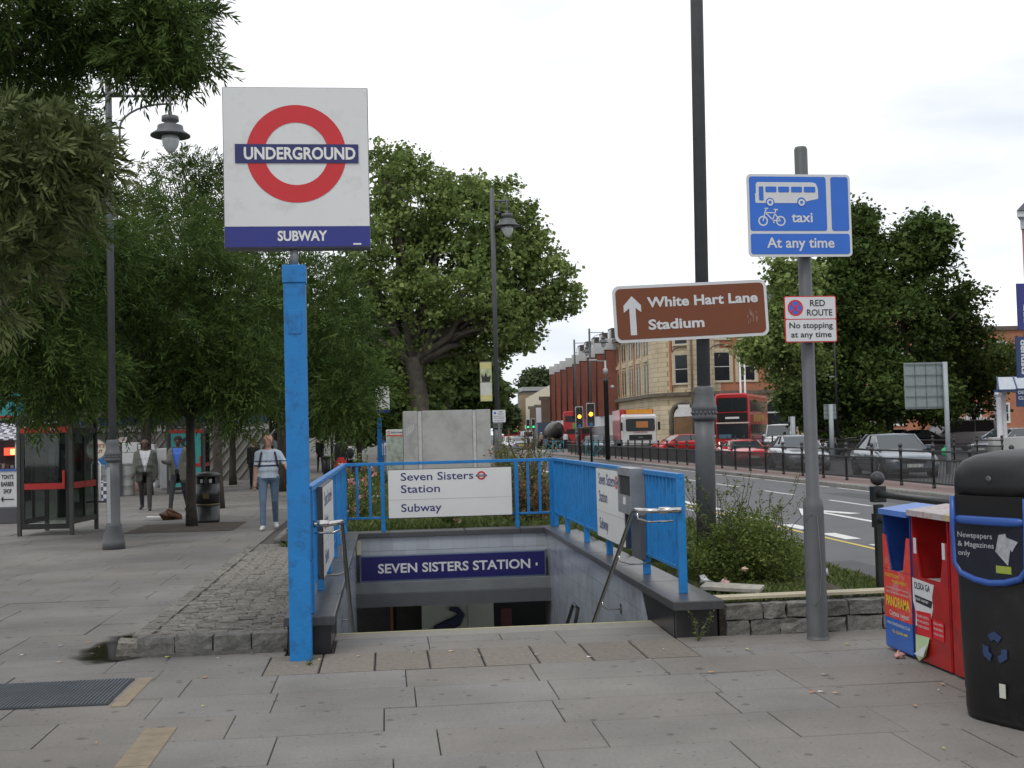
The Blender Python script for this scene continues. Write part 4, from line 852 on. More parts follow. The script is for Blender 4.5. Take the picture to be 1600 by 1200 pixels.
# far side guard rail along the other pavement
g3 = T('pedestrian_guard_rail', 'dark guard rail on the far side of the second carriageway behind the cars', 'guard rail', (23.2, 0, 0)); guard(g3, 0, [44+1.97*i for i in range(20)])
# teal crowd barriers
TEAL = mat('teal_barrier', (.02, .19, .24), .5, var=.1)
for k, (px, Y, lab) in enumerate(((861, 99, 'teal tubular barrier, left of the pair at the gap in the guard rail'), (872, 97, 'teal tubular barrier with a crossed frame at the gap in the guard rail'), (938, 77.5, 'teal tubular barrier leaning on the guard rail below the amber lights'), (925, 80, 'teal barrier left of the one below the amber lights'))):
    t = T('barrier', lab, 'barrier', (XA(px, Y, 700), Y, 0), .1*k, 'teal barriers in the road')
    for s in (-1, 1):
        B().tube([(s*.45, 0, 0), (s*.45, 0, 1.0)], .03, 6).obj('upright', TEAL, t); B().tube([(-.45*s, 0, .1), (.45*s, 0, .95)], .025, 6).obj('brace', TEAL, t)
    for z in (.12, .95): B().tube([(-.45, 0, z), (.45, 0, z)], .03, 6).obj('rail', TEAL, t)
# traffic lights
LITA = mat('amber_lit', (1, .35, .03), .4, emis=3.2); LITG = mat('green_lit', (.03, .8, .25), .4, emis=1.6)
def tlight(px, pytop, pybot, Y, lit, label, arrow=False):
    zt, zb = zat(px, pytop, Y), zat(px, pybot, Y); h = zt-zb; w_ = h*.36; t = T('traffic_light', label, 'traffic light', (XA(px, Y, 650), Y, 0), 0, 'traffic lights on the central reservation')
    B().prism(rrect(-w_/2, w_/2, zb, zt, w_*.14), 0, .03).obj('backboard', [SIGNW], t); B().prism(rrect(-w_*.4, w_*.4, zb+w_*.1, zt-w_*.1, w_*.1), -.08, -.001).obj('head', [BLACKP], t)
    for i in range(3):
        cz = zt-h*(.22+.25*i); bb = B(); ringpoly(bb, 0, cz, 0, w_*.25, -.085, 20); on = (lit == 'A' and i == 1) or (lit == 'G' and i == 2)
        bb.obj('lens', (LITA if lit == 'A' else LITG) if on else mat('lens_off', (.02, .015, .012), .3), t)
        B().tube([(w_*.3*math.cos(a), -.16, cz+w_*.3*math.sin(a)) for a in [math.pi*j/8 for j in range(9)]], .02, 5).obj('hood', BLACKP, t)
    if arrow:
        bb = B(); ringpoly(bb, 0, zb+h*.1, 0, w_*.22, -.085, 16); bb.obj('blue_arrow_disc', mat('tl_blue', (.05, .15, .4), .4), t)
    B().tube([(0, .06, 0), (0, .06, zt)], .06, 10).obj('pole', BLACKP, t)
tlight(905, 635, 669, 68, 'A', 'traffic light showing amber, left and lower of the amber pair', True); tlight(923, 629.5, 667, 64, 'A', 'traffic light showing amber, right and taller of the amber pair', True)
tlight(824.5, 655, 672, 108, 'G', 'small far traffic light showing green, left of the green pair'); tlight(833, 654, 672, 106, 'G', 'small far traffic light showing green, right of the green pair')
# lamp posts and the camera column above the reservation
for px, pt, Y, lab in ((899, 531, 92, 'slim lamp post with one lantern, left of the two before the red brick building'), (923, 514, 82, 'slim lamp post with one lantern, right of the two before the red brick building')):
    z = zat(px, pt, Y); lamp_post('street_lamp', lab, XA(px, Y, 600), Y, 0, .11, .075, 1.5, z, ((1, .95),), armz=z-.25, hs=1.3, group='slim lamp posts on the central reservation')
Y = 70; t = T('camera_column', 'thick black camera column with a side lamp arm right of the amber lights', 'camera pole', (XA(948, Y, 650), Y, 0))
zc = zat(947, 590, Y); B().lathe([(.15, 0), (.14, zc-.3), (.16, zc-.25), (.12, zc)], (0, 0, 0), 12).obj('column', BLACKP, t)
B().lathe([(.05, zc), (.05, zc+.2), (.14, zc+.25), (.14, zc+.5), (.06, zc+.55), (.05, zc+1.0)], (0, 0, 0), 10).obj('camera_housing', mat('camera_white', (.4, .42, .42), .4), t)
B().tube([(0, 0, zc+.95), (-.7, 0, zc+1.0)], .035, 6).obj('lamp_arm', GALV, t); B().box(-.95, -.5, -.12, .12, zc+.98, zc+1.08).obj('lamp', mat('camera_white', (.4, .42, .42), .4), t, bev=.03)
B().tube([(-.35, 0, zc-.02), (.35, 0, zc-.02)], .02, 6).obj('crossbar', BLACKP, t); B().ell((.38, 0, zc-.55), .12, .12, .1, 10, 6).obj('dome_camera', mat('camera_white', (.4, .42, .42), .4), t)
# signs seen from behind
def back_sign(px0, px1, py0, py1, Y, pole, label, rz=0, grid=(4, 4)):
    a, c = P(px0, py0, Y), P(px1, py1, Y); W, H = c.x-a.x, a.z-c.z; t = T('traffic_sign', label, 'road sign', ((a.x+c.x)/2, Y, 0), rz)
    B().prism(rrect(-W/2, W/2, c.z, a.z, .04), 0, .03).obj('sheet', [SBACK], t)
    G2 = mat('sign_rib', (.13, .15, .15), .5, .3)
    for i in range(1, grid[0]): x = -W/2+W*i/grid[0]; B().box(x-.008, x+.008, -.02, -.001, c.z+.02, a.z-.02).obj('rib', G2, t)
    for i in range(0, grid[1]+1): z = c.z+.06+(H-.12)*i/grid[1]; B().box(-W/2+.02, W/2-.02, -.045, -.021, z-.012, z+.012).obj('rib', G2, t)
    xp = P(pole, 640, Y).x-(a.x+c.x)/2; B().tube([(xp, -.1, 0), (xp, -.1, a.z)], .06*Y/30, 10).obj('pole', mat('pale_pole', (.3, .33, .35), .5), t); return t
back_sign(1412, 1482, 567, 638, 38, 1477, 'large square grey sign seen from behind on a pale pole', math.radians(0))
back_sign(1287, 1307, 632, 655, 60, 1297, 'small square grey sign seen from behind beside the sign post', 0, (2, 3))
back_sign(1232, 1242, 651, 660, 60, 1237, 'tiny grey sign back on a thin post before the white van', 0, (1, 1))
Y = 62; t = T('tall_slim_pole', 'tall thin dark pole in front of the big right tree', 'pole', (XA(1306, Y, 600), Y, 0)); B().lathe([(.09, 0), (.06, zat(1302, 480, Y))], (0, 0, 0), 8).obj('shaft', BLACKP, t); B().box(-.35, 0, -.03, .03, 4.2, 4.27).obj('arm', GALV, t)
Y = 80; t = T('white_street_lamp', 'white street lamp with a short arm near the dentist portico', 'street lamp', (XA(1553, Y, 600), Y, 0)); z = zat(1552, 545, Y); WP = mat('white_pole', (.55, .55, .57), .5)
B().lathe([(.11, 0), (.08, z)], (0, 0, 0), 8).obj('shaft', WP, t); B().box(0, .75, -.1, .1, z-.03, z+.12).obj('lamp', WP, t, rot=(0, -.15, 0), bev=.03)
# ============================================================ TREES AND PLANTS
L_ASH = leafmat('narrow_leaf', (.012, .033, .007), (.11, .165, .04)); L_NEAR = leafmat('near_narrow_leaf', (.02, .042, .010), (.19, .215, .085), .42)
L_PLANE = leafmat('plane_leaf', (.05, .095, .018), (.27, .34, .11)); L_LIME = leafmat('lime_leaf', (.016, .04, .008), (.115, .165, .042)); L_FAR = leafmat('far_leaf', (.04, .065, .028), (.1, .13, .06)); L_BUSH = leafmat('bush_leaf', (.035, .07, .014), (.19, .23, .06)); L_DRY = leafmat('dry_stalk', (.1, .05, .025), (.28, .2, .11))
def blob_pts(c, r, n, shell=.55):
    v = RNG.normal(size=(n, 3)); v /= np.linalg.norm(v, axis=1)[:, None]; rad = (shell+(1-shell)*RNG.random((n, 1)))**.8
    k1, k2, k3 = RNG.random(3)*6.28; q = 1+.27*np.sin(3.1*v[:, 0]+k1+2.2*v[:, 2])+.16*np.sin(5.3*v[:, 2]+k2)*np.cos(4.1*v[:, 1]+3*v[:, 0]+k3)
    return np.array(c)+v*rad*q[:, None]*np.array(r)
def crown_mesh(name, blobs, m, size, aspect, clump_r, per, droop=.3, outward=.0, flat=.7):
    Vs, Fs, Ts, k = [], [], [], 0; cc = []
    for c, r, nc in blobs:
        cp = blob_pts(c, r, nc); cc.append(cp)
        n = nc*per; idx = np.repeat(np.arange(nc), per); cr = clump_r*(.6+.8*RNG.random((nc, 1)))
        off = RNG.normal(size=(n, 3))*np.array([1, 1, flat])*cr[idx]*.6; C = cp[idx]+off
        tint = (.12+.55*RNG.random(nc)[idx]+.33*RNG.random(n)).clip(0, 1)
        ud = None
        if outward: ud = off/(np.linalg.norm(off, axis=1)[:, None]+1e-6)*outward
        V, F, t = leaves(C, size, aspect, droop, tint, updir=ud); Vs.append(V); Fs.append(F+k); Ts.append(t); k += len(V)
    return fastmesh(name, np.concatenate(Vs), np.concatenate(Fs), m, np.concatenate(Ts)), np.concatenate(cc)
def limb_tube(b, p0, p1, r0, r1, wob=.08, n=5, k=6):
    p0, p1 = Vector(p0), Vector(p1); L_ = (p1-p0).length; pts, rs = [], []
    for i in range(n+1):
        t = i/n; p = p0.lerp(p1, t)+Vector((RNG.normal(), RNG.normal(), RNG.normal()*.5))*wob*L_*math.sin(t*math.pi)*.5+Vector((0, 0, .08*L_*math.sin(t*math.pi))); pts.append(p); rs.append(r0+(r1-r0)*t)
    b.tube(pts, rs, k)
def spray_mesh(name, blobs, m, size, aspect, twig, ntw, nl_, droop=.35):
    """twigs that leave each clump centre outwards, with paired leaves along them"""
    Cs, Ds, Sd, Tn, cc = [], [], [], [], []
    for c, r, nc in blobs:
        cp = blob_pts(c, r, nc, .45); cc.append(cp); n = nc*ntw; idx = np.repeat(np.arange(nc), ntw)
        od = (cp-np.array(c))/np.array(r); od /= np.linalg.norm(od, axis=1)[:, None]+1e-6; d = od[idx]*.55+RNG.normal(size=(n, 3))*.6; d[:, 2] -= droop*.4; d /= np.linalg.norm(d, axis=1)[:, None]
        st_ = cp[idx]+RNG.normal(size=(n, 3))*twig*.22; tl = twig*(.6+.7*RNG.random((n, 1))); rr_ = RNG.normal(size=(n, 3)); s_ = np.cross(d, rr_); s_ /= np.linalg.norm(s_, axis=1)[:, None]+1e-9
        ct = .1+.5*RNG.random(nc)[idx]+.2*RNG.random(n)
        for j in range(nl_):
            u = (j+.5)/nl_; p = st_+d*tl*u; p[:, 2] -= (droop*tl[:, 0]*u*u*.6); sg = 1 if j % 2 else -1
            dd = d*(.75+.5*u)+s_*sg*(.85-.5*u)+RNG.normal(size=(n, 3))*.16; dd[:, 2] -= droop*.5*u; dd /= np.linalg.norm(dd, axis=1)[:, None]
            Cs.append(p); Ds.append(dd); Sd.append(rr_); Tn.append((ct+.3*u*RNG.random(n)).clip(0, 1))
    C, D, R_, T_ = map(np.concatenate, (Cs, Ds, Sd, Tn)); n = len(C); w_ = np.cross(D, R_+RNG.normal(size=(n, 3))*.4); w_ /= np.linalg.norm(w_, axis=1)[:, None]+1e-9
    l = size*(.7+.55*RNG.random((n, 1))); nr = np.cross(D, w_)*l*aspect*.15
    V = np.stack([C, C+D*l*.45+w_*l*aspect*.5+nr, C+D*l-nr*2, C+D*l*.45-w_*l*aspect*.5+nr], 1).reshape(-1, 3)
    return fastmesh(name, V, np.arange(4*n).reshape(n, 4), m, np.repeat(T_, 4)), np.concatenate(cc)
def tree(label, base, tr, fork, blobs, m, size, aspect, clump_r, per, nl=9, group=None, name='tree', cat='tree', droop=.3, outward=0, bark=None, flat=.7, lean=(0, 0)):
    t = T(name, label, cat, base, 0, group); bx, by, bz = base; bk = bark or BARK
    blobs = [((c[0]-bx, c[1]-by, c[2]-bz), r, n) for c, r, n in blobs]
    if name == 'tree' and outward: me, cc = spray_mesh('crown', blobs, m, size*.95, aspect*1.35, clump_r*1.15, max(5, per//9), 9)
    else: me, cc = crown_mesh('crown', blobs, m, size, aspect, clump_r, per, droop, outward, flat)
    ob('crown', me, t)
    top = Vector((lean[0], lean[1], fork)); b = B(); b.rings([], False) if 0 else None
    pts = [Vector((lean[0]*(i/5)**1.3, lean[1]*(i/5), fork*i/5))+Vector((RNG.normal(), RNG.normal(), 0))*tr*.15*(i > 0) for i in range(6)]
    b.tube(pts, [tr*1.35, tr*1.05, tr, tr*.95, tr*.92, tr*.95], 12); b.obj('trunk', bk, t)
    sel = RNG.choice(len(cc), min(nl, len(cc)), replace=False)
    for i in sel:
        b = B(); e = Vector(cc[i]); limb_tube(b, pts[-1]-Vector((0, 0, tr)), e, tr*.5, tr*.08); 
        for _ in range(3):
            j = cc[np.argsort(((cc-np.array(e))**2).sum(1))[RNG.integers(1, 8)]] if len(cc) > 9 else e
            limb_tube(b, pts[-1].lerp(e, .55), j, tr*.2, tr*.04, n=4, k=5)
        b.obj('limb', bk, t)
    return t
def bl(px, py, Y, rpx, rpy, n, ry=None, dy=0):
    c = P(px, py, Y); return ((c.x, Y+dy, c.z), (rpx*Y/FPX, (ry if ry else rpx*Y/FPX), rpy*Y/FPX), n)
GRP = 'narrow-leaved trees in the paved square'
g = G(300, 822)
tree('slim dark tree beside the black litter bin with low spreading crown', (g.x, g.y, 0), .095, 2.25,
     [bl(230, 520, 24.2, 130, 110, 200), bl(330, 500, 24.4, 110, 120, 200), bl(130, 480, 24, 80, 130, 90), bl(370, 590, 23.6, 65, 60, 90), bl(250, 380, 24.6, 120, 80, 150), bl(285, 600, 24.2, 90, 35, 70)], L_ASH, .15, .17, .42, 64, 12, GRP, outward=.8)
g = G(440, 768)
tree('slim dark tree behind the blue mast, its crown right of the mast', (g.x, g.y, 0), .12, 3.2,
     [bl(500, 500, 37, 85, 100, 200), bl(430, 470, 38, 80, 100, 160), bl(540, 620, 36, 45, 50, 80), bl(470, 610, 37, 60, 50, 90)], L_ASH, .19, .18, .5, 60, 10, GRP, outward=.8)
g = G(508, 728)
tree('slim dark tree with a low crown over the red-skirted woman', (g.x, 46, 0), .12, 3.0, [bl(530, 600, 45, 60, 55, 130), bl(490, 560, 46, 70, 60, 110)], L_ASH, .22, .2, .6, 56, 7, GRP, outward=.8)
tree('dark tree behind the man in the grey blazer', (XA(228, 40), 40, 0), .17, 3.2, [bl(200, 480, 40, 110, 130, 240), bl(120, 560, 40, 90, 90, 140), bl(280, 600, 41, 60, 45, 80)], L_ASH, .2, .2, .6, 60, 9, GRP, outward=.8)
tree('taller open-crowned tree whose top stands against the sky by the lantern', (XA(340, 31), 31, 0), .12, 3.4, [bl(290, 275, 31, 50, 52, 60), bl(335, 310, 31, 45, 70, 60), bl(285, 360, 31, 110, 60, 120), bl(200, 330, 31, 70, 40, 60), bl(380, 370, 31, 60, 50, 60)], L_ASH, .15, .17, .38, 46, 12, GRP, outward=.8)
tree('dark tree over the telephone kiosk, its trunk outside the left edge', (XA(-60, 21), 21.2, 0), .14, 2.7, [bl(50, 480, 21, 110, 120, 170), bl(80, 590, 21, 90, 55, 110), bl(10, 400, 20.5, 90, 110, 120), bl(120, 390, 21.5, 70, 60, 80)], L_ASH, .14, .17, .4, 66, 9, GRP, outward=.8)
tree('slim background tree between the two groups of people', (XA(363, 47), 47, 0), .12, 3.0, [bl(380, 560, 47, 70, 70, 130), bl(340, 620, 47, 50, 40, 60)], L_ASH, .24, .2, .6, 50, 6, GRP, outward=.8)
tree('near tree overhanging the top left corner with long narrow leaves', (-5.6, 10.5, 0), .16, 3.6,
     [bl(20, 20, 10, 130, 70, 130, .9), bl(120, 40, 10.2, 110, 60, 120, .8), bl(225, 45, 10.0, 75, 60, 100, .6), bl(290, 70, 9.8, 40, 45, 46, .4), bl(230, 100, 9.8, 40, 25, 26, .4), bl(30, 110, 10.4, 90, 60, 80, .7), bl(280, 15, 10, 40, 40, 40, .5), ((-4.2, 9.2, 7.4), (2.6, 2.2, .9), 150), ((-7.5, 11, 6.6), (2.4, 3, 1.2), 110)], L_ASH, .09, .16, .16, 62, 5, GRP, outward=.9, flat=.9)  # final blobs: unseen crown above the view, added to shade the paving
tree('nearest overhanging branch with pale narrow leaves at the left edge', (-4.9, 8.6, 0), .13, 3.0,
     [bl(40, 215, 8.6, 95, 50, 62, .5), bl(120, 245, 8.8, 55, 55, 44, .4), bl(20, 300, 8.6, 70, 45, 44, .5), bl(10, 390, 8.5, 60, 60, 52, .5), bl(100, 300, 8.9, 60, 40, 34, .4), bl(-10, 470, 8.5, 40, 30, 16, .4), ((-6.2, 7.5, 4.6), (2.2, 2.4, 1.1), 110), ((-5.2, 4.4, 5.6), (2.0, 2.0, 1.0), 90)], L_NEAR, .105, .17, .15, 50, 8, GRP, outward=.9, flat=.9)  # out-of-view foliage at the end is added to cut skylight on the square
tree('dark tree behind the overhanging branch filling the gap above the kiosk', (XA(-40, 16), 16, 0), .13, 3.2, [bl(50, 330, 16, 100, 90, 140), bl(20, 220, 15, 110, 80, 110), bl(110, 200, 15, 50, 60, 44)], L_ASH, .11, .17, .28, 62, 7, GRP, outward=.8)
# big plane tree in the middle
PB = mat('plane_bark', (.075, .065, .05), .85, var=.5, scale=2.5, bump=.4, bscale=20)
tree('big light green plane tree standing in the middle behind the lamp post', (XA(668, 60), 60, 0), .48, 5.6,
     [bl(640, 330, 60, 95, 80, 230), bl(730, 350, 60, 95, 75, 220), bl(600, 430, 61, 100, 100, 200), bl(700, 450, 59, 110, 70, 250), bl(800, 400, 60, 60, 90, 150), bl(840, 450, 60, 55, 60, 120), bl(790, 500, 59, 55, 45, 90), bl(620, 270, 60, 45, 42, 40), bl(760, 300, 60, 60, 28, 36), bl(640, 540, 61, 80, 40, 90), bl(560, 480, 61, 60, 90, 110), bl(760, 440, 62, 80, 70, 120), bl(770, 540, 60, 45, 30, 60), bl(875, 470, 60, 24, 30, 26), bl(850, 385, 60, 26, 30, 22), bl(600, 245, 60, 26, 20, 14), bl(825, 525, 60, 26, 22, 24), bl(810, 330, 60, 30, 22, 18), bl(600, 570, 61, 60, 50, 120), bl(700, 560, 61, 45, 40, 60)],
     L_PLANE, .19, .75, .36, 42, 34, bark=PB, name='plane_tree', lean=(-.7, 0))
BG = 'background trees along the left side of the street'
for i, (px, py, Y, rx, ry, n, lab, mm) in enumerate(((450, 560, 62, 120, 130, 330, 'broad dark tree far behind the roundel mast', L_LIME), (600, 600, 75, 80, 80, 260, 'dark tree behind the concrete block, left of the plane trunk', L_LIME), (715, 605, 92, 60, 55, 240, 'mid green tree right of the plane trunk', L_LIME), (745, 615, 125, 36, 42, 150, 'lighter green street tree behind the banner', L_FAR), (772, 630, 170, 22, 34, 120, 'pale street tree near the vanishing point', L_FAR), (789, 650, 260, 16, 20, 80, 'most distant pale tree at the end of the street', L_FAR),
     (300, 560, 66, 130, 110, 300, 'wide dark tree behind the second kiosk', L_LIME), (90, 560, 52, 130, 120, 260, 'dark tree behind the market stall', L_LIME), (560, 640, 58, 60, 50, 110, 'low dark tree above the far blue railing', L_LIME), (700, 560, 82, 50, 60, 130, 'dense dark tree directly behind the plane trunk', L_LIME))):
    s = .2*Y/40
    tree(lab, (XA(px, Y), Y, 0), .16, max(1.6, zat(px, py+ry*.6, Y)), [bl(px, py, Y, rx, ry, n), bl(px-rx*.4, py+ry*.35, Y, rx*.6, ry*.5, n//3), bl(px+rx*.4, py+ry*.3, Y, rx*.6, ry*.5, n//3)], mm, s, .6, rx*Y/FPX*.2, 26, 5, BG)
# right hand trees
tree('tall dark lime tree with a spiky top right of the road signs', (XA(1385, 68), 68, 0), .5, 3.0,
     [bl(1340, 400, 68, 50, 75, 200), bl(1430, 390, 68, 55, 50, 160), bl(1300, 500, 68, 80, 110, 300), bl(1400, 500, 68, 110, 90, 380), bl(1480, 520, 69, 60, 60, 160), bl(1350, 610, 67, 120, 60, 340), bl(1290, 620, 68, 50, 60, 120), bl(1350, 345, 68, 25, 28, 40), bl(1460, 360, 68, 30, 20, 34), bl(1500, 470, 69, 40, 22, 30), bl(1450, 620, 68, 60, 50, 120), bl(1240, 480, 66, 35, 60, 60)],
     L_LIME, .26, .6, .55, 44, 20, name='lime_tree')
tree('lighter green tree just right of the brown sign, hanging over the stone building', (XA(1268, 62), 62, 0), .3, 4.0, [bl(1245, 450, 62, 45, 55, 90), bl(1210, 520, 61, 45, 50, 90), bl(1240, 560, 62, 45, 40, 70), bl(1180, 545, 60, 26, 26, 26)], L_PLANE, .21, .7, .45, 54, 9, name='plane_tree')
tree('small round tree before the low red brick building', (XA(1524, 72), 72, 0), .14, 2.0, [bl(1525, 590, 72, 55, 50, 170), bl(1480, 610, 73, 40, 40, 90), bl(1575, 570, 76, 40, 36, 60)], L_LIME, .24, .6, .55, 50, 8)
tree('low bushy tree in front of the stone building, left of the sign post', (XA(1250, 66), 66, 0), .1, 1.2, [bl(1245, 630, 66, 28, 34, 90), bl(1330, 675, 66, 50, 16, 70)], L_LIME, .22, .6, .4, 50, 4)
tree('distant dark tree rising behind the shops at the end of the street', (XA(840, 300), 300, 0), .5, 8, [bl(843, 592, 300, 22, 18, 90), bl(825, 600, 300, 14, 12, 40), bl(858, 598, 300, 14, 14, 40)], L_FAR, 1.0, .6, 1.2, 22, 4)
# bush in the planter
def shrub(name, label, c, r, n, m, size, aspect, clump, per, shoots=0, cat='bush', sh=.6, group=None):
    t = T(name, label, cat, (c[0], c[1], c[2]), 0, group)
    me, cc = crown_mesh('foliage', [((0, 0, r[2]*.7), r, n)], m, size, aspect, clump, per, 0, .8); ob('foliage', me, t)
    for i in range(12):
        b = B(); e = cc[RNG.integers(len(cc))]; limb_tube(b, (RNG.normal()*.04, RNG.normal()*.04, 0), e, .012, .004, n=4, k=5); b.obj('stem', BARK, t)
    for i in range(shoots):
        a = RNG.random()*6.28; R_ = RNG.random()**.5; p0 = Vector((math.cos(a)*r[0]*R_*.8, math.sin(a)*r[1]*R_*.8, r[2]*1.2)); p1 = p0+Vector((math.cos(a)*.25*R_+RNG.normal()*.09, RNG.normal()*.08, sh*(.4+.7*RNG.random())))
        b = B(); limb_tube(b, p0-Vector((0, 0, .3)), p1, .006, .002, n=6, k=5); s_ = b.obj('shoot', BARK, t)
        k = 46; tt = RNG.random(k)**.8; C = np.array([list(p0.lerp(p1, x)+Vector((0, 0, .08*(p1-p0).length*math.sin(x*math.pi)))) for x in tt])+RNG.normal(size=(k, 3))*.012
        V, F, ti = leaves(C, size*.8, aspect, -.1, None); ob('shoot_leaves', fastmesh('shoot_leaves', V, F, m, ti), s_)
    return t
c = P(1165, 900, 11.4)
shrub('shrub', 'dense green shrub with long upright shoots in the right planter', (c.x+.0, 11.45, .22), (.47, .6, .34), 440, L_BUSH, .032, .5, .09, 50, 30, sh=.62)
# grass tufts
def grass(name, label, n, x0, x1, y0, y1, z, h, m, par=None, wd=.008):
    C = np.stack([x0+(x1-x0)*RNG.random(n), y0+(y1-y0)*RNG.random(n), np.full(n, z)], 1); d = RNG.normal(size=(n, 3))*.35; d[:, 2] = 1; d /= np.linalg.norm(d, axis=1)[:, None]
    l = h*(.4+.9*RNG.random((n, 1))); a = RNG.random(n)*3.14; s = np.stack([np.cos(a), np.sin(a), 0*a], 1)*wd*.5*(1+l/h); bend = np.stack([RNG.normal(size=n), RNG.normal(size=n), -np.abs(RNG.normal(size=n))], 1)*l*.18
    V = np.stack([C-s, C+s, C+d*l*.6+s*.7, C+d*l+bend], 1).reshape(-1, 3); F = np.arange(4*n).reshape(n, 4)
    o = ob(name, fastmesh(name, V, F, m, np.repeat(RNG.random(n), 4)), par); o['kind'] = 'stuff'; 
    if par is None: o['label'] = label; o['category'] = 'grass'
    return o
L_GRASS = leafmat('grass_blade', (.05, .085, .02), (.17, .2, .07))
grass('grass', 'short rough grass growing in the planter right of the stairs', 15000, 2.7, 4.52, 9.95, 13, .2, .075, L_GRASS)
grass('tall_grass', 'taller grass along the back of the right planter', 7000, 2.7, 4.5, 13, 18, .2, .2, L_GRASS, wd=.014)
grass('tall_grass', 'long rough grass growing in the bed behind the far railing', 15000, -1.45, 4.4, 18.1, 22, .17, .2, L_GRASS, wd=.012)
grass('tall_grass', 'rough grass farther back in the flower bed', 12000, -1.5, 4.4, 22, 46, .17, .28, L_GRASS, wd=.025)
grass('grass_edge', 'tuft of green grass on the platform edge left of the mast', 1300, -1.55, -.85, 17.9, 18.6, .11, .08, L_GRASS, wd=.014)
# weeds at the coping pier
def weed(label, x, y, z, h, n=60, m=None, size=.022, flowers=None, name='weed', cat='weed', group=None, spread=.25, stems=5):
    t = T(name, label, cat, (x, y, z), 0, group); Cs = []
    for i in range(stems):
        p1 = Vector((RNG.normal()*spread*h, RNG.normal()*spread*h*.6, h*(.6+.4*RNG.random()))); b = B(); limb_tube(b, (0, 0, 0), p1, .004*h/.3, .0015*h/.3, n=5, k=4); b.obj('stem', m or L_BUSH if False else BARKG, t)
        for _ in range(n//stems): k = .15+.85*RNG.random(); Cs.append(list(Vector((0, 0, 0)).lerp(p1, k)+Vector((RNG.normal(), RNG.normal(), RNG.normal()*.5))*.06*h))
    V, F, ti = leaves(np.array(Cs), size, .4, 0); ob('leaves', fastmesh('leaves', V, F, m or L_BUSH, ti), t)
    if flowers:
        for i in range(flowers[0]):
            c = Cs[RNG.integers(len(Cs))]; k = 14; V, F, ti = leaves(np.array([c]*k)+RNG.normal(size=(k, 3))*flowers[2]*.35+np.array([0, 0, h*.1]), flowers[2], .8, -.3); ob('flower', fastmesh('flower', V, F, flowers[1], ti), t)
    return t
BARKG = mat('green_stem', (.07, .075, .03), .8, var=.3)
weed('spindly green weed growing at the foot of the right coping pier', 2.42, 9.5, 0, .24, 120, size=.022)
weed('tiny weed at the foot of the blue sign mast', -.60, 9.18, 0, .08, 40, size=.02)
L_ROSE = leafmat('rose_petal', (.55, .2, .2), (.75, .5, .45))
rb_ = [(553, 20.5), (566, 21.5), (545, 22), (580, 24), (815, 19.2), (812, 20), (700, 18.6)]
for i, (px, Y) in enumerate(rb_):
    lab = ('pink rose bush seen through the left part of the far railing', 'pink rose bush just right of the leftmost one behind the far railing', 'pink rose bush farthest left in the bed', 'pink rose bush near the left edge of the far white sign', 'small pink rose low behind the right end of the far railing', 'second small pink rose low behind the right end of the far railing', 'low pink rose below the white sign')[i]
    weed(lab, XA(px, Y, 780), Y, .18, .85 if i < 4 else .5, 420, size=.06, flowers=(7 if i < 4 else 2, L_ROSE, .045), name='rose_bush', cat='rose bush', group='pink roses in the bed', spread=.3, stems=9)
weed('far rose bush with pink flowers beside the far blue railing', XA(566, 30, 715), 30, .18, 1.15, 700, size=.09, flowers=(10, L_ROSE, .08), name='rose_bush', cat='rose bush', group='pink roses in the bed', spread=.45, stems=9)
wl = ['tall dry brown weed right of the concrete block, leftmost of its clump', 'tall dry weed in the middle of the clump behind the railing', 'tallest dry brown weed of the clump, in front of the traffic', 'dry weed at the right of the clump behind the railing', 'thin dry weed behind the corner of the blue railings', 'bushy dry weed low in the clump', 'dry brown weed beside the corner post', 'pale dry weed at the back of the clump']
for i, (px, Y, h) in enumerate(((790, 21, 1.3), (806, 20, 1.45), (818, 20.5, 1.6), (832, 20, 1.35), (850, 21.5, 1.1), (812, 19.3, .9), (842, 19.2, .8), (800, 23, 1.4))):
    weed(wl[i], XA(px, Y, 760), Y, .18, h, 1100, L_DRY if i % 3 != 1 else L_BUSH, .055, name='tall_weed', cat='weed', group='tall dry weeds behind the railing', spread=.16, stems=11)
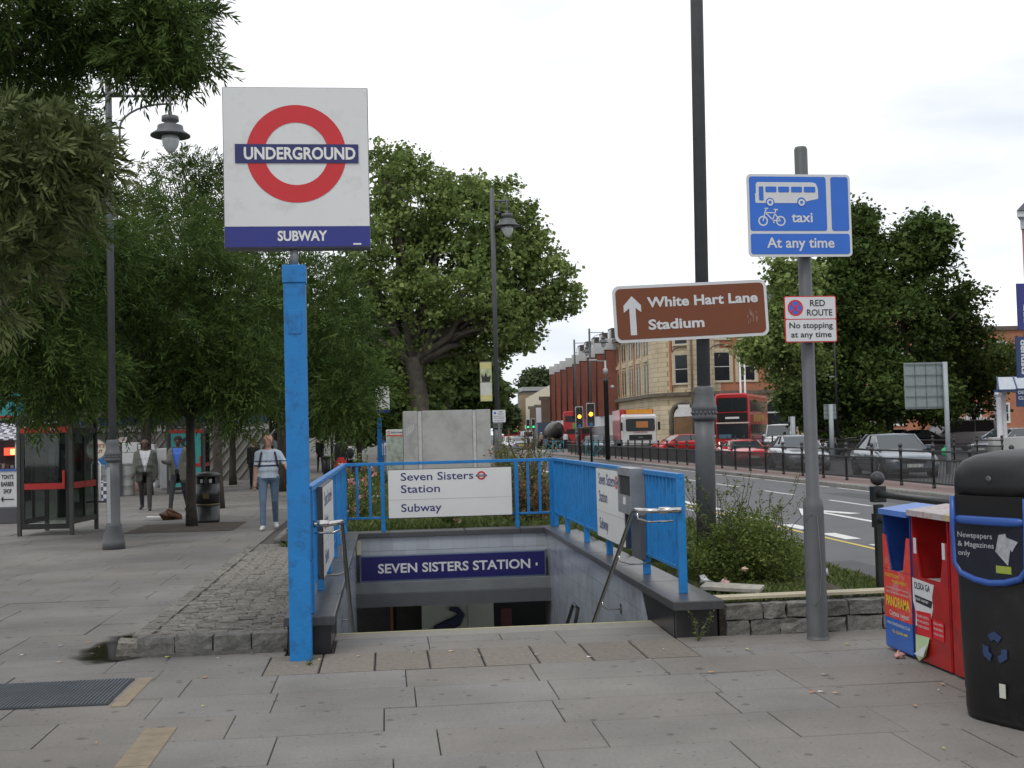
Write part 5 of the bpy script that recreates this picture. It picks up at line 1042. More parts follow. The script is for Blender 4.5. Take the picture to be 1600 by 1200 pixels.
# ============================================================ THE SQUARE, LEFT
KG = mat('kiosk_grey', (.06, .06, .058), .4, .4, var=.12); KB_ = mat('kiosk_black', (.012, .012, .013), .35); KR = mat('kiosk_red', (.36, .015, .012), .4, var=.08)
TEALP = mat('poster_teal', (.03, .30, .28), .5)
def kiosk(label, loc, rz, W, D, H, poster=False):
    t = T('telephone_kiosk', label, 'telephone kiosk', loc, rz, 'grey telephone kiosks with red bands'); w2, d2 = W/2, D/2
    for sx in (-1, 1):
        for sy in (-1, 1): B().box(sx*w2-.035, sx*w2+.035, sy*d2-.035, sy*d2+.035, 0, H-.02).obj('corner_post', KG, t, bev=.006)
    B().box(-w2-.035, w2+.035, -d2-.035, d2+.035, H, H+.05).obj('roof', KG, t)
    a = B(); a.rings([[(-w2+(W)*k/10, y, H+.051+.09*math.sin(math.pi*k/10)) for k in range(11)] for y in (-d2, d2)], cap=True, close=True); a.obj('curved_top', KG, t)
    B().box(-w2+.036, w2-.036, -d2-.03, -d2+.03, H-.17, H-.01).obj('fascia', KB_, t); text('Coins & Cards', t, SIGNW, 0, H-.12, .055, .5, -d2-.034, .008, 'C')
    B().box(-w2+.036, w2-.036, -d2-.03, -d2+.02, H-.29, H-.18).obj('red_band', KR, t)
    B().box(.12, .2, -d2-.034, -d2-.031, H-.265, H-.2).obj('band_mark', mat('mark_pale', (.6, .5, .5), .5), t)
    def side(x, yax, nm, n=1):
        pass
    # door frame (front)
    for s in (-1, 1): B().box(s*(w2-.07)-.033, s*(w2-.07)+.033, -d2-.02, -d2+.02, .12, H-.291).obj('door_stile', KB_, t)
    B().box(-w2+.104, w2-.104, -d2-.02, -d2+.02, .12, .22).obj('door_rail', KB_, t)
    B().box(-w2+.104, w2-.104, -d2-.03, -d2+.02, .86, .97).obj('red_door_bar', KR, t)
    B().box(w2-.15, w2-.10, -d2-.07, -d2-.031, .86, 1.2).obj('door_handle', KR, t, bev=.008)
    if poster:
        B().box(-w2+.104, w2-.104, -d2-.012, -d2-.004, .23, H-.30).obj('teal_poster', TEALP, t)
        a = B(); ringpoly(a, .05, H-.62, .09, .2, -d2-.018, 28); a.obj('dark_ring', INK, t)
        B().prism([(-.12, 1.0), (.1, 1.0), (.08, .7), (-.1, .55)], -d2-.018, -d2-.013).obj('pale_print', mat('pale_teal', (.3, .5, .48), .5), t)
    else:
        B().box(-w2+.104, w2-.104, -d2-.004, -d2+.004, .23, .85).obj('glass_pane', GLASS, t); B().box(-w2+.104, w2-.104, -d2-.004, -d2+.004, .98, H-.30).obj('glass_pane', GLASS, t)
    for s in (-1, 1):
        for k in range(2):
            y0, y1 = -d2+.045+k*(D/2-.02), -d2+.045+(k+1)*(D/2-.045)-(.0 if k else .0)
            for z0, z1 in ((.3, .86), (.98, H-.3)): B().box(s*w2-.004, s*w2+.004, y0, y1, z0, z1).obj('glass_pane', GLASS, t)
            B().box(s*w2-.02, s*w2+.02, y0, y1, .861, .979).obj('red_side_band', KR, t)
        B().box(s*w2-.02, s*w2+.02, -d2+.036, d2-.036, .2, .299).obj('side_sill', KG, t); B().box(s*w2-.02, s*w2+.02, -.025, .025, .3, H-.2).obj('side_mullion', KB_, t)
        B().box(s*w2-.02, s*w2+.02, -d2+.036, d2-.036, H-.299, H-.2).obj('side_head', KG, t)
    B().box(-w2+.04, w2-.04, d2-.02, d2+.01, .2, H-.2).obj('back_panel', KG if poster else GLASS, t)
    B().box(-.24, .24, d2-.12, d2-.03, .25, 1.7).obj('back_board', mat('kiosk_board', (.05, .055, .055), .5), t)
    ph = B().box(-.1, .17, d2-.28, d2-.13, 1.12, 1.58).obj('payphone', mat('phone_metal', (.16, .17, .17), .35, .5), t, bev=.01)
    B().box(-.05, .1, d2-.29, d2-.281, 1.42, 1.5).obj('phone_display', mat('phone_display', (.25, .4, .35), .3), ph); B().tube([(-.17, d2-.3, 1.54), (-.2, d2-.33, 1.45), (-.2, d2-.33, 1.3), (-.17, d2-.3, 1.22)], [.03, .018, .018, .03], 8).obj('handset', KB_, ph)
    B().box(-.32, .32, d2-.36, d2-.1, 1.02, 1.05).obj('shelf', KG, t)
    B().box(-.05, .2, d2-.17, d2-.125, .55, .8).obj('notice', mat('kiosk_notice', (.4, .4, .38), .6), t)
    return t
g = G(67, 830)
kiosk('grey and black telephone kiosk with red bands, nearest, at the left edge', (XA(70, 23.5, 760)+.07, 24.2, 0), math.radians(-5), .97, 1.4, 2.2)
kiosk('telephone kiosk with a teal poster on its front, behind the man in the blue shirt', (XA(292, 40.5, 740), 40.9, 0), math.radians(2), 1.15, 1.3, 2.25, True)
# litter bin
g = G(325, 816); t = T('litter_bin', 'round black litter bin behind the slim tree trunk', 'litter bin', (g.x, g.y, 0)); LB = mat('litter_bin_paint', (.02, .022, .02), .35, var=.15)
B().lathe([(.235, 0), (.245, .05), (.24, .06), (.25, .35)], (0, 0, 0), 24).obj('base', LB, t); B().lathe([(.252, .352), (.256, .36), (.256, .38), (.252, .39)], (0, 0, 0), 24).obj('gold_band', mat('dull_gold', (.12, .1, .05), .4, .5), t)
B().lathe([(.25, .392), (.25, .80)], (0, 0, 0), 24).obj('body', LB, t); B().lathe([(.2, .801), (.2, .93)], (0, 0, 0), 20).obj('opening', mat('slot_black', (.003, .003, .003), .9), t)
for a in (35, 145, 215, 325, 90, 270):
    r = math.radians(a); B().box(-.035, .035, -.01, .01, .80, .935).obj('hood_upright', LB, t, loc=(.24*math.cos(r), .24*math.sin(r), 0), rot=(0, 0, r+1.57))
B().lathe([(.262, .936), (.275, .95), (.27, .99), (.22, 1.03), (.05, 1.045)], (0, 0, 0), 24).obj('lid', LB, t)
B().box(-.06, .06, -.262, -.252, .5, .6).obj('badge', mat('dull_gold', (.12, .1, .05), .4, .5), t); B().box(-.12, .12, -.19, -.18, .82, .9).obj('bin_liner', PAPER, t)
# tree pit
bb = B(); bb.flat([(-4.9, 23.2), (-2.9, 23.2), (-2.9, 25.6), (-4.9, 25.6)], .006); st(bb.obj('tree_pit', mat('pit_soil', (.075, .055, .04), .95, var=.4, scale=6, bump=.5, bscale=30)))
g = G(268, 812); bb = B()
crumple('brown_debris', 'heap of brown crumpled cardboard at the foot of the slim tree', g.x, g.y, .07, .22, mat('cardboard', (.13, .055, .03), .8, var=.4)); 
tag(B().box(-.22, .22, -.08, .08, 0, .02).obj('white_packet', PAPER, loc=(g.x-.3, g.y, .05), rot=(.1, .05, .2)), 'flat white packet lying beside the brown cardboard heap', 'litter')
# market edge
CLD = mat('cladding_grey', (.17, .165, .15), .8, var=.2, scale=1.5)
Y = 52; x0, x1 = XA(150, Y), XA(420, Y); zt = zat(200, 664, Y)
t = T('ribbed_wall', 'low building wall clad in slanting grey ribs with a blue top edge', 'wall', (0, Y, 0))
B().box(x0-5, x1, 0, .3, 0, zt).obj('wall', CLD, t); B().box(x0-5, x1, -.15, .4, zt, zt+.3).obj('blue_edge', mat('edge_blue', (.03, .05, .22), .5), t); B().box(x0-5, x1, -.06, 0, zt-.3, zt).obj('head', CONC, t)
for i in range(26):
    x = x0+i*.36
    if x < x1-1: B().prism([(x, .1), (x+.07, .1), (x+1.6, zt-.32), (x+1.53, zt-.32)], -.07, -.001).obj('rib', mat('rib_grey', (.24, .23, .21), .8), t)
WG = mat('white_enamel', (.55, .56, .57), .3, var=.05)
def fridge(px0, px1, py0, py1, Y, lab, split=None, grp='white goods for sale by the ribbed wall'):
    a, c = P(px0, py0, Y), P(px1, py1, Y); W = c.x-a.x; z0 = max(0, c.z) if c.z > .25 else 0
    t = T('white_appliance', lab, 'appliance', ((a.x+c.x)/2, Y, 0), .05, grp); B().box(-W/2, W/2, 0, .6, z0, a.z).obj('cabinet', WG, t, bev=.015)
    s_ = split if split else .0; zm = z0+(a.z-z0)*(s_ or .0)
    if split: B().box(-W/2+.01, W/2-.01, -.04, -.001, z0+.05, zm-.01).obj('door', WG, t, bev=.01); B().box(-W/2+.01, W/2-.01, -.04, -.001, zm+.01, a.z-.01).obj('door', WG, t, bev=.01)
    else: B().box(-W/2+.01, W/2-.01, -.04, -.001, z0+.05, a.z-.01).obj('door', WG, t, bev=.01)
    B().box(W/2-.08, W/2-.05, -.07, -.041, z0+.4*(a.z-z0), z0+.6*(a.z-z0)).obj('handle', GALV, t); return t
fridge(190, 215, 692, 726, 46, 'white fridge with a red sticker, standing above the grey drum', .55); fridge(216, 243, 695, 770, 46, 'white fridge behind the man in the grey blazer'); fridge(243, 262, 701, 755, 47, 'white washing cabinet left of the second kiosk', .4); fridge(250, 266, 722, 758, 44, 'small white appliance at the foot of the second kiosk'); fridge(155, 175, 735, 775, 43, 'low white appliance behind the lamp post')
fridge(148, 160, 727, 770, 42, 'narrow white board-like cabinet right of the first kiosk')
t = T('blue_board', 'blue board standing behind the lamp post', 'board', (XA(160, 48), 48, 0)); B().box(-.3, .3, 0, .05, 0, 1.5).obj('sheet', mat('board_blue2', (.03, .14, .35), .5), t); B().box(-.3, .3, -.02, -.001, 1.4, 1.5).obj('edge', WHITE, t)
Y = 40; t = T('grey_drum', 'pale grey ribbed drum standing in front of the white fridges', 'drum', (XA(195, Y, 740), Y, 0)); zt = zat(195, 727, Y); B().lathe([(.3, 0), (.31, .05), (.3, .1), (.3, zt*.33), (.315, zt*.35), (.3, zt*.37), (.3, zt*.66), (.315, zt*.68), (.3, zt*.7), (.31, zt)], (0, 0, 0), 20).obj('shell', mat('drum_grey', (.32, .33, .31), .5), t); B().lathe([(.315, zt+.001), (.32, zt+.03), (.1, zt+.04)], (0, 0, 0), 20).obj('lid', GALV, t)
Y = 40; t = T('warning_sign', 'yellow triangular warning sign on a dark board above the fridges', 'sign', (XA(186, Y, 690), Y-.4, 0)); z = zat(186, 692, Y); B().box(-.17, .17, 0, .03, 0, z+.15).obj('board', mat('board_dark', (.04, .045, .05), .6), t)
B().prism([(-.14, z-.1), (.14, z-.1), (0, z+.15)], -.012, -.002).obj('triangle', [mat('warn_yellow', (.7, .45, .02), .5)], t); B().prism([(-.012, z-.04), (.012, z-.04), (.016, z+.07), (-.016, z+.07)], -.018, -.013).obj('mark', [INK], t); B().prism(rrect(.06, .34, z+.02, z+.17, .02), -.025, -.019).obj('white_notice', [WHITE], t)
a = B(); ringpoly(a, .22, z+.1, .035, .055, -.028, 20); a.obj('red_ring', REDP, t)
Y = 33; t = T('round_sign', 'round cream sign with red letters beside the first kiosk', 'sign', (XA(150, Y, 702), Y, 0)); z = zat(150, 702, Y); bb = B(); bb.rings([[(.27*math.cos(6.28*j/28), y, z+.27*math.sin(6.28*j/28)) for j in range(28)] for y in (0, .03)], smooth=False); bb.obj('disc', mat('sign_cream', (.5, .47, .38), .5), t)
text("TONY'S", t, mat('letter_red', (.25, .04, .03), .5), .22, z+.04, .09, .42, -.006, .03, 'R'); text('CUT', t, mat('letter_red', (.25, .04, .03), .5), .17, z-.1, .08, .22, -.006, .03, 'R')
a = B(); ringpoly(a, 0, z, .25, .27, -.004, 32); a.obj('rim', mat('rim_grey', (.15, .15, .14), .5), t); B().tube([(0, .05, 0), (0, .05, z-.2)], .025, 6).obj('pole', GALV, t)
for px, lab in ((149, 'tall white bordered display frame right of the first kiosk'), ):
    Y = 36; t = T('display_frame', lab, 'display stand', (XA(150, Y, 740), Y, 0)); B().tube([(-.12, 0, 0), (-.12, 0, 1.1), (0, 0, 1.25), (.12, 0, 1.1), (.12, 0, 0)], .02, 6).obj('hoop', WHITE, t); B().box(-.3, .3, -.15, .15, 0, .05).obj('foot', INK, t)
t = T('checked_bags', 'blue and white checked bag standing behind the lamp post', 'bag', (XA(163, 36, 760), 36, 0))
CH = bpy.data.materials.new('check'); CH.use_nodes = True; n_ = CH.node_tree; ck = nd(n_, 'ShaderNodeTexChecker', Scale=9.0); g_ = nd(n_, 'ShaderNodeNewGeometry'); n_.links.new(g_.outputs['Position'], ck.inputs[0]); ck.inputs[1].default_value = (.5, .5, .52, 1); ck.inputs[2].default_value = (.05, .05, .1, 1); n_.links.new(ck.outputs[0], n_.nodes['Principled BSDF'].inputs['Base Color'])
B().box(-.16, .16, 0, .25, 0, .62).obj('bag', CH, t, bev=.03); B().tube([(-.1, .1, .6), (-.08, .1, .75), (.08, .1, .75), (.1, .1, .6)], .012, 5).obj('strap', INK, t)
t = T('flower_carrier', 'bright patterned box on the ground behind the man in the grey blazer', 'box', (XA(214, 42, 745), 42, 0)); B().box(-.3, .3, 0, .3, 0, .5).obj('box', mat('patterned', (.5, .3, .25), .6, var=.9, scale=5), t); B().box(-.31, .31, -.02, .3, .501, .53).obj('lid', WHITE, t)
# barber board and market stall at the far left
Y = 27.5; t = T('barber_board', "white pavement board reading TONY'S BARBER SHOP with an arrow", 'pavement sign', (XA(12, Y, 770), Y, 0)); zt, zb = zat(12, 736, Y), zat(12, 792, Y); W = 2*(XA(27, Y)-XA(12, Y))
B().box(-W/2, W/2, 0, .04, zb, zt, R=None).obj('board', WG, t); B().box(-W/2-.02, W/2+.02, -.02, .06, zt+.001, zt+.04).obj('blue_edge', mat('print_blue', (.03, .11, .4), .35), t); B().box(-W/2-.03, W/2+.03, -.12, .16, 0, zb-.001).obj('foot', mat('foot_grey', (.07, .07, .08), .6), t, bev=.02)
h = zt-zb
for i, s_ in enumerate(("TONY'S", 'BARBER', 'SHOP')): text(s_, t, INK, 0, zb+h*(.78-.2*i), h*.115, W*(.62, .68, .42)[i], -.006, .025, 'C')
B().box(-W*.3, W*.32, -.012, -.005, zb+h*.2, zb+h*.225).obj('arrow_shaft', INK, t); B().prism([(-W*.34, zb+h*.21), (-W*.24, zb+h*.3), (-W*.24, zb+h*.12)], -.014, -.005).obj('arrow_head', [INK], t)
Y = 38; t = T('market_stall', 'market stall under a black and white checked awning at the left edge', 'market stall', (XA(0, Y, 680), Y, 0)); za, zb = zat(0, 658, Y), zat(0, 686, Y)
CH2 = CH.copy(); CH2.name = 'check_awning'; CH2.node_tree.nodes['Checker Texture'].inputs['Scale'].default_value = 7
bb = B(); bb.add([(-3, -.6, zb), (.66, -.6, zb), (.66, .5, za-.1), (-3, .5, za+.1), (-3, -.6, zb-.04), (.66, -.6, zb-.04), (.66, .5, za-.14), (-3, .5, za+.06)], [(0, 1, 2, 3), (7, 6, 5, 4), (4, 5, 1, 0), (5, 6, 2, 1)]); bb.obj('awning', CH2, t)
B().box(-3, .5, .3, 1.2, 0, 1.0).obj('counter', mat('stall_dark', (.05, .045, .045), .7, var=.5, scale=5), t); B().box(-3, .5, 1.3, 1.4, 0, zb).obj('back_wall', mat('stall_back', (.03, .02, .02), .8), t)
B().box(-.25, .3, 1.2, 1.29, zat(8, 712, Y), zat(8, 700, Y)).obj('red_lit_sign', mat('red_lit', (1, .08, .04), .5, emis=1.4), t); B().box(-.05, .1, 1.18, 1.199, zat(8, 711, Y), zat(8, 702, Y)).obj('yellow_lit_sign', mat('yellow_lit', (1, .7, .2), .5, emis=1.6), t)
for i in range(8): B().box(-.5+.13*i, -.42+.13*i, .5, .62, 1.0, 1.1+.1*RNG.random()).obj('stock_box', mat('stock%d' % (i % 3), ((.4, .3, .25), (.15, .05, .04), (.3, .3, .32))[i % 3], .6), t)
for s in (-2.9, .6): B().tube([(s, -.5, 0), (s, -.5, zb)], .025, 6).obj('pole', GALV, t)
Y = 45; t = T('teal_canopy', 'teal panelled shop canopy above the checked stall', 'canopy', (XA(0, Y, 640), Y, 0)); B().box(-4, .75, 0, .3, zat(0, 650, Y), zat(0, 616, Y)).obj('fascia', mat('teal_fascia', (.02, .22, .22), .5), t); B().box(-4, .7, .31, 3, zat(0, 650, Y), zat(0, 645, Y)).obj('soffit', INK, t); B().box(.4, .7, .4, .6, 0, zat(0, 650, Y)).obj('column', CONC, t)
B().box(-4, .74, -.03, 0, zat(0, 652, Y), zat(0, 650, Y)).obj('red_line', KR, t)
Y = 60; t = T('dark_awning', 'dark sloping shop awning behind the walking men', 'awning', (XA(400, Y, 680), Y, 0)); a_, b_ = P(388, 667, Y), P(415, 681, Y); cx = XA(400, Y, 680)
bb = B(); bb.prism([(a_.x-cx, a_.z), (b_.x-cx+.5, b_.z), (b_.x-cx+.5, b_.z-.2), (a_.x-cx, a_.z-.08)], -1.2, 1.5); bb.obj('cloth', mat('awning_black', (.02, .02, .02), .7), t); B().tube([(a_.x-cx, -1, 0), (a_.x-cx, -1, a_.z)], .03, 6).obj('pole', GALV, t)
Y = 95; t = T('shopping_arcade', 'long dim row of shop fronts behind the trees of the square', 'building', (0, Y, 0)); SHD = mat('shop_dark', (.06, .058, .055), .7, var=.4, scale=.6)
B().box(-45, -8, 0, 6, 0, 3.4).obj('lower_wall', SHD, t); B().box(-45, -8, .4, 6, 3.41, 8).obj('upper_wall', brickmat('arcade_brick', (.16, .1, .07), (.12, .075, .055), (.2, .18, .15)), t)
for i in range(14): 
    f = B().box(-40+2.6*i, -38+2.6*i, -.12, -.001, .4, 2.6).obj('shop_window', mat('shop%d' % (i % 4), ((.1, .12, .13), (.3, .3, .28), (.05, .05, .06), (.2, .06, .05))[i % 4], .3), t); B().box(-40+2.6*i-.1, -38+2.6*i+.1, -.2, -.001, 2.7, 3.2).obj('shop_sign', mat('shopsign%d' % (i % 3), ((.3, .3, .3), (.25, .03, .03), (.03, .05, .2))[i % 3], .5), t)
# concrete vent block behind the bed
Y = 36; a_, c_ = P(629.5, 642, Y), P(766, 640, Y); W = c_.x-a_.x; zt = (a_.z+c_.z)/2
t = T('concrete_block', 'big square pale concrete block standing in the flower bed behind the railing', 'concrete structure', ((a_.x+c_.x)/2, Y, 0)); 
for u0, u1 in ((0, .165), (.215, .79), (.835, 1)): B().box(-W/2+W*u0, -W/2+W*u1, 0, 1.8, .1, zt).obj('panel', CONC, t, bev=.01)
for u0, u1 in ((.165, .215), (.79, .835)): B().box(-W/2+W*u0+.008, -W/2+W*u1-.008, .02, 1.7, .1, zt-.01).obj('pilaster', mat('concrete_pale', (.45, .45, .44), .8, var=.15), t)
bb = B()
for i in range(5): x = -W/2+.1+.05*i; bb.box(x, x+.012, -.004, -.001, zt-.75+.05*i, zt-.5+.03*i)
bb.obj('chalk_marks', WHITE, t, kind='stuff')
# information panel, far mast, notice post, far railing
Y = 42; t = T('information_board', 'white information board with a map and a red line, left of the concrete block', 'information board', (XA(620, Y, 700), Y, 0)); z1 = zat(620, 671, Y)
B().box(-.36, .36, 0, .12, .1, z1).obj('case', WHITE, t, bev=.01); B().box(-.33, .33, -.008, -.001, .5, z1-.24).obj('map', mat('map', (.4, .45, .38), .5, var=.5, scale=4), t); B().box(-.33, .33, -.01, -.001, z1-.23, z1-.18).obj('red_line', mat('map_red', (.6, .12, .06), .5), t)
text('Information', t, mat('letter_blue', (.02, .022, .15), .4), -.18, z1-.13, .07, .5, -.006, .01); a = B(); ringpoly(a, -.26, z1-.1, .03, .05, -.006, 20); a.obj('ring', REDP, t)
Y = 48; t = T('underground_sign_mast', 'small far blue mast with a white and blue sign, left of the information board', 'station sign', (XA(593, Y, 680), Y, 0)); zt = zat(597, 640, Y)
B().box(-.09, .09, -.09, .09, 0, zt-.35).obj('post', BLUE, t); B().box(-.12, .42, -.06, .06, zt, zat(597, 616, Y)+.3).obj('white_face', WHITE, t); B().box(-.12, .42, -.062, .062, zt-.12, zt-.001).obj('blue_band', mat('band_blue', (.015, .022, .26), .35), t); B().tube([(0, 0, zt-.35), (0, 0, zt)], .04, 8).obj('neck', GALV, t)
t = T('blue_railing', 'short far blue railing between the small mast and the information board', 'railing', (0, 0, 0), 0, 'blue railings round the stairwell'); fx = XA(590, 46)
for i in range(5): B().box(fx+i*.2-.02, fx+i*.2+.02, 45.9, 45.94, .2, 1.45).obj('baluster', BLUE, t)
B().box(fx-.03, fx+.85, 45.88, 45.96, 1.451, 1.51).obj('top_rail', BLUE, t)
Y = 38; t = T('notice_post', 'dark post with a small white notice behind the people', 'notice post', (XA(519, Y, 700), Y, 0)); z = zat(519, 690, Y); B().tube([(0, 0, 0), (0, 0, z)], .05, 8).obj('post', BLACKP, t); B().box(-.09, .09, -.07, -.055, z, zat(519, 676, Y)).obj('notice', WHITE, t); B().tube([(0, 0, z), (0, 0, z+.2)], .02, 6).obj('neck', GALV, t)
Y = 50
for i, px in enumerate((507, 512, 526)):
    t = T('bollard', ('dark bollard left of the notice post', 'dark bollard just left of the notice post', 'dark bollard right of the notice post')[i], 'bollard', (XA(px, Y), Y, 0), 0, 'dark bollards in the square'); B().lathe([(.09, 0), (.08, .85)], (0, 0, 0), 10).obj('shaft', BLACKP, t); B().lathe([(.1, .851), (.1, .93), (.04, .97)], (0, 0, 0), 10).obj('cap', BLACKP, t)
# ============================================================ PEOPLE
def remesh(me, vox):
    o = bpy.data.objects.new('r', me); COL.objects.link(o); m = o.modifiers.new('r', 'REMESH'); m.mode = 'VOXEL'; m.voxel_size = vox; s = o.modifiers.new('s', 'SMOOTH'); s.iterations = 3; s.factor = .5
    dg = bpy.context.evaluated_depsgraph_get(); dg.update(); r = bpy.data.meshes.new_from_object(o.evaluated_get(dg)); bpy.data.objects.remove(o); return r
SKINS = {'light': mat('skin_light', (.46, .25, .18), .55, var=.06), 'dark': mat('skin_dark', (.075, .038, .024), .5, var=.08), 'mid': mat('skin_mid', (.2, .1, .065), .5)}
def cl(name, c, r=.85): return mat('cloth_'+name, c, r, var=.14, scale=14, bump=.3, bscale=25)
def person(label, x, y, face, h=1.75, skin='light', top=None, bottom=None, shoe=None, stride=.28, lead=1, arms=(.1, -.1), elbow=(.25, .25), out=(.12, .12), hair=None, bald=False, jacket=None, stripes=None, pack=False, head_turn=0, belly=0, sleeve=True, vox=.016, skirt=None, group=None, lean=0, glasses=False, wide=1.0):
    t = T('person', label, 'person', (x, y, 0), face, group); k = h/1.75; S_ = SKINS[skin]
    seg = []; cap = []
    def hp(s): return Vector((.095*s, 0, .93))
    J = {}
    for s in (-1, 1):
        f = stride*(1 if s == lead else -1)             # forward (towards -y)
        hip = hp(s); foot = Vector((.10*s, -f*.85, .09 if f > 0 else .12)); kn = hip.lerp(foot, .5)+Vector((0, -.05-.05*abs(f) if f < 0 else -.04, .0)); J[s] = (hip, kn, foot)
        cap += [(hip, kn, .092, .064, 'b'), (kn, foot+Vector((0, 0, .02)), .064, .052, 'b')]
        toe = foot+Vector((.02*s, -.17, -.05 if f > 0 else -.075)); heel = foot+Vector((0, .05, -.045)); cap += [(heel, toe, .042, .038, 's'), (foot, heel, .05, .045, 's')]
    ln = Vector((0, -lean, 0))
    cap += [(Vector((-.07, 0, .95)), Vector((.07, 0, .95)), .115, .115, 'b')]
    def C(z): return Vector((0, 0, z))+ln*((z-.93)/.6)
    shw = .175
    for a, c, r0, r1, w_ in ((.98, 1.12, .11, .11, .05), (1.12, 1.3, .115, .12, .065), (1.3, 1.40, .115, .09, .09)):
        for s in (-1, 0, 1): cap.append((C(a)+Vector((w_*s, -belly*(1.2-abs(a-1.05)*4 if a < 1.2 else .3), 0)), C(c)+Vector((w_*1.15*s, -belly*.5 if c < 1.25 else 0, 0)), r0, r1, 't'))
    cap.append((C(1.405)+Vector((-shw+.02, 0, 0)), C(1.405)+Vector((shw-.02, 0, 0)), .062, .062, 't'))
    cap.append((C(1.40), C(1.56)+Vector((0, -.015, 0)), .056, .052, 'k'))
    hands = []
    for i, s in enumerate((-1, 1)):
        sh = C(1.40)+Vector((shw*s, 0, 0)); sw = arms[i]; d1 = Vector((s*out[i], -math.sin(sw), -math.cos(sw))).normalized(); el = sh+d1*.29
        a2 = sw+elbow[i]; d2 = Vector((s*out[i]*.6, -math.sin(a2), -math.cos(a2))).normalized(); wr = el+d2*.25
        cap += [(sh, el, .056, .045, 't'), (el, el+d2*.02, .045, .043, 't' if sleeve else 'k'), (el, wr, .043, .03, 't' if sleeve else 'k')]; 
        if not sleeve: cap[-3] = (sh, sh+d1*.2, .06, .056, 't'); cap.append((sh+d1*.15, el, .046, .043, 'k'))
        hands.append((wr, d2, s))
    hc = C(1.64)+Vector((0, -.02, 0)); cap += [(hc+Vector((0, .012, .015)), hc+Vector((0, .0, .03)), .088, .086, 'k'), (hc+Vector((0, -.022, -.06)), hc+Vector((0, -.02, -.02)), .058, .072, 'k')]
    # rotate the head features with head_turn
    rt = Matrix.Rotation(head_turn, 3, 'Z'); ft = lambda v: hc+rt@Vector(v)
    cap += [(ft((0, -.098, .0)), ft((0, -.112, -.022)), .009, .014, 'k')]
    for s in (-1, 1): cap.append((ft((.088*s, .005, -.02)), ft((.09*s, .008, .012)), .012, .016, 'k'))
    b = B()
    for p0, p1, r0, r1, tg in cap:
        d = (p1-p0); L_ = d.length or 1e-3; d = d/L_; pts, rs = [], []
        for a in (-80, -50, -20): pts.append(p0+d*r0*math.sin(math.radians(a))); rs.append(r0*math.cos(math.radians(a)))
        for a in (20, 50, 80): pts.append(p1+d*r1*math.sin(math.radians(a))); rs.append(r1*math.cos(math.radians(a)))
        b.tube(pts, rs, 10)
    me = remesh(b.mesh('body', S_), vox)
    mats = {'k': S_, 't': top, 'b': bottom, 's': shoe or cl('shoe_black', (.015, .014, .013), .5)}; keys = ['k', 't', 'b', 's']; me.materials.clear()
    for q in keys: me.materials.append(mats[q])
    if stripes: me.materials.append(stripes[0]); me.materials.append(stripes[1])
    if skirt: pass
    n = len(me.polygons); ce = np.zeros(n*3, dtype=np.float32); me.polygons.foreach_get('center', ce); ce = ce.reshape(-1, 3); best = np.full(n, 9.); idx = np.zeros(n, dtype=np.int32)
    for p0, p1, r0, r1, tg in cap:
        a0, a1 = np.array(p0), np.array(p1); d = a1-a0; tt = (((ce-a0)@d)/(d@d+1e-9)).clip(0, 1); ds = np.linalg.norm(ce-(a0+tt[:, None]*d), axis=1)-(r0+(r1-r0)*tt); mk = ds < best; best[mk] = ds[mk]; idx[mk] = keys.index(tg)
    idx[(idx == 1) & (ce[:, 2] < .955)] = 2; idx[(idx == 2) & (ce[:, 2] > .985)] = 1
    if stripes:
        z = ce[:, 2]; tp = idx == 1
        for zz in stripes[2]: idx[tp & (np.abs(z-zz) < .0135)] = 4
        for zz in stripes[3]: idx[tp & (np.abs(z-zz) < .012)] = 5
    me.polygons.foreach_set('material_index', idx); me.polygons.foreach_set('use_smooth', np.ones(n, dtype=bool)); me.update()
    o = ob('body', me, t)
    for wr, d2, s in hands:               # palm, four fingers of different lengths, thumb
        hb = B(); d2 = d2.normalized(); fw = Vector((0, -1, 0)); fw = (fw-d2*fw.dot(d2)).normalized(); sd_ = d2.cross(fw)*s
        hb.tube([wr-d2*.02, wr+d2*.01, wr+d2*.05, wr+d2*.085], [.026, .03, .036, .03], 8)
        for j, (ln_, o_) in enumerate(((.07, .026), (.08, .009), (.074, -.009), (.058, -.026))):
            p = wr+d2*.08+fw*o_; q1 = p+d2*ln_*.5-sd_*.006; q2 = p+d2*ln_*.9-sd_*.024; hb.tube([p, q1, q2], [.0095, .0085, .0065], 6)
        p = wr+d2*.03+fw*.026; hb.tube([p, p+d2*.03+fw*.022, p+d2*.055+fw*.024-sd_*.006], [.012, .0105, .008], 6)
        hb.obj('hand', S_, t)
    for s in (-1, 1): B().ell(tuple(ft((.032*s, -.083, .012))), .012, .008, .008, 8, 5).obj('eye', mat('eye_dark', (.01, .008, .006), .2), t)
    B().tube([ft((-.024, -.081, -.052)), ft((0, -.088, -.053)), ft((.024, -.081, -.052))], .0055, 5).obj('mouth', mat('lip', (.2, .06, .05) if skin == 'light' else (.06, .02, .018), .5), t)
    if hair:
        if bald:
            hb = B(); hb.rings([[tuple(ft((r*math.sin(a), r*.98*-math.cos(a)*-1+.008, z))) for a in [math.radians(-115+230*i/16) for i in range(17)]] for r, z in ((.088, -.06), (.0965, -.03), (.0985, .0), (.0975, .03))], cap=False, close=False); hb.obj('hair', hair, t)
        else:
            hb = B(); hb.ell(tuple(ft((0, .014, .042))), .098, .1, .082, 16, 9); hb.ell(tuple(ft((0, .04, -.01))), .092, .078, .07, 14, 7); hb.obj('hair', hair, t)
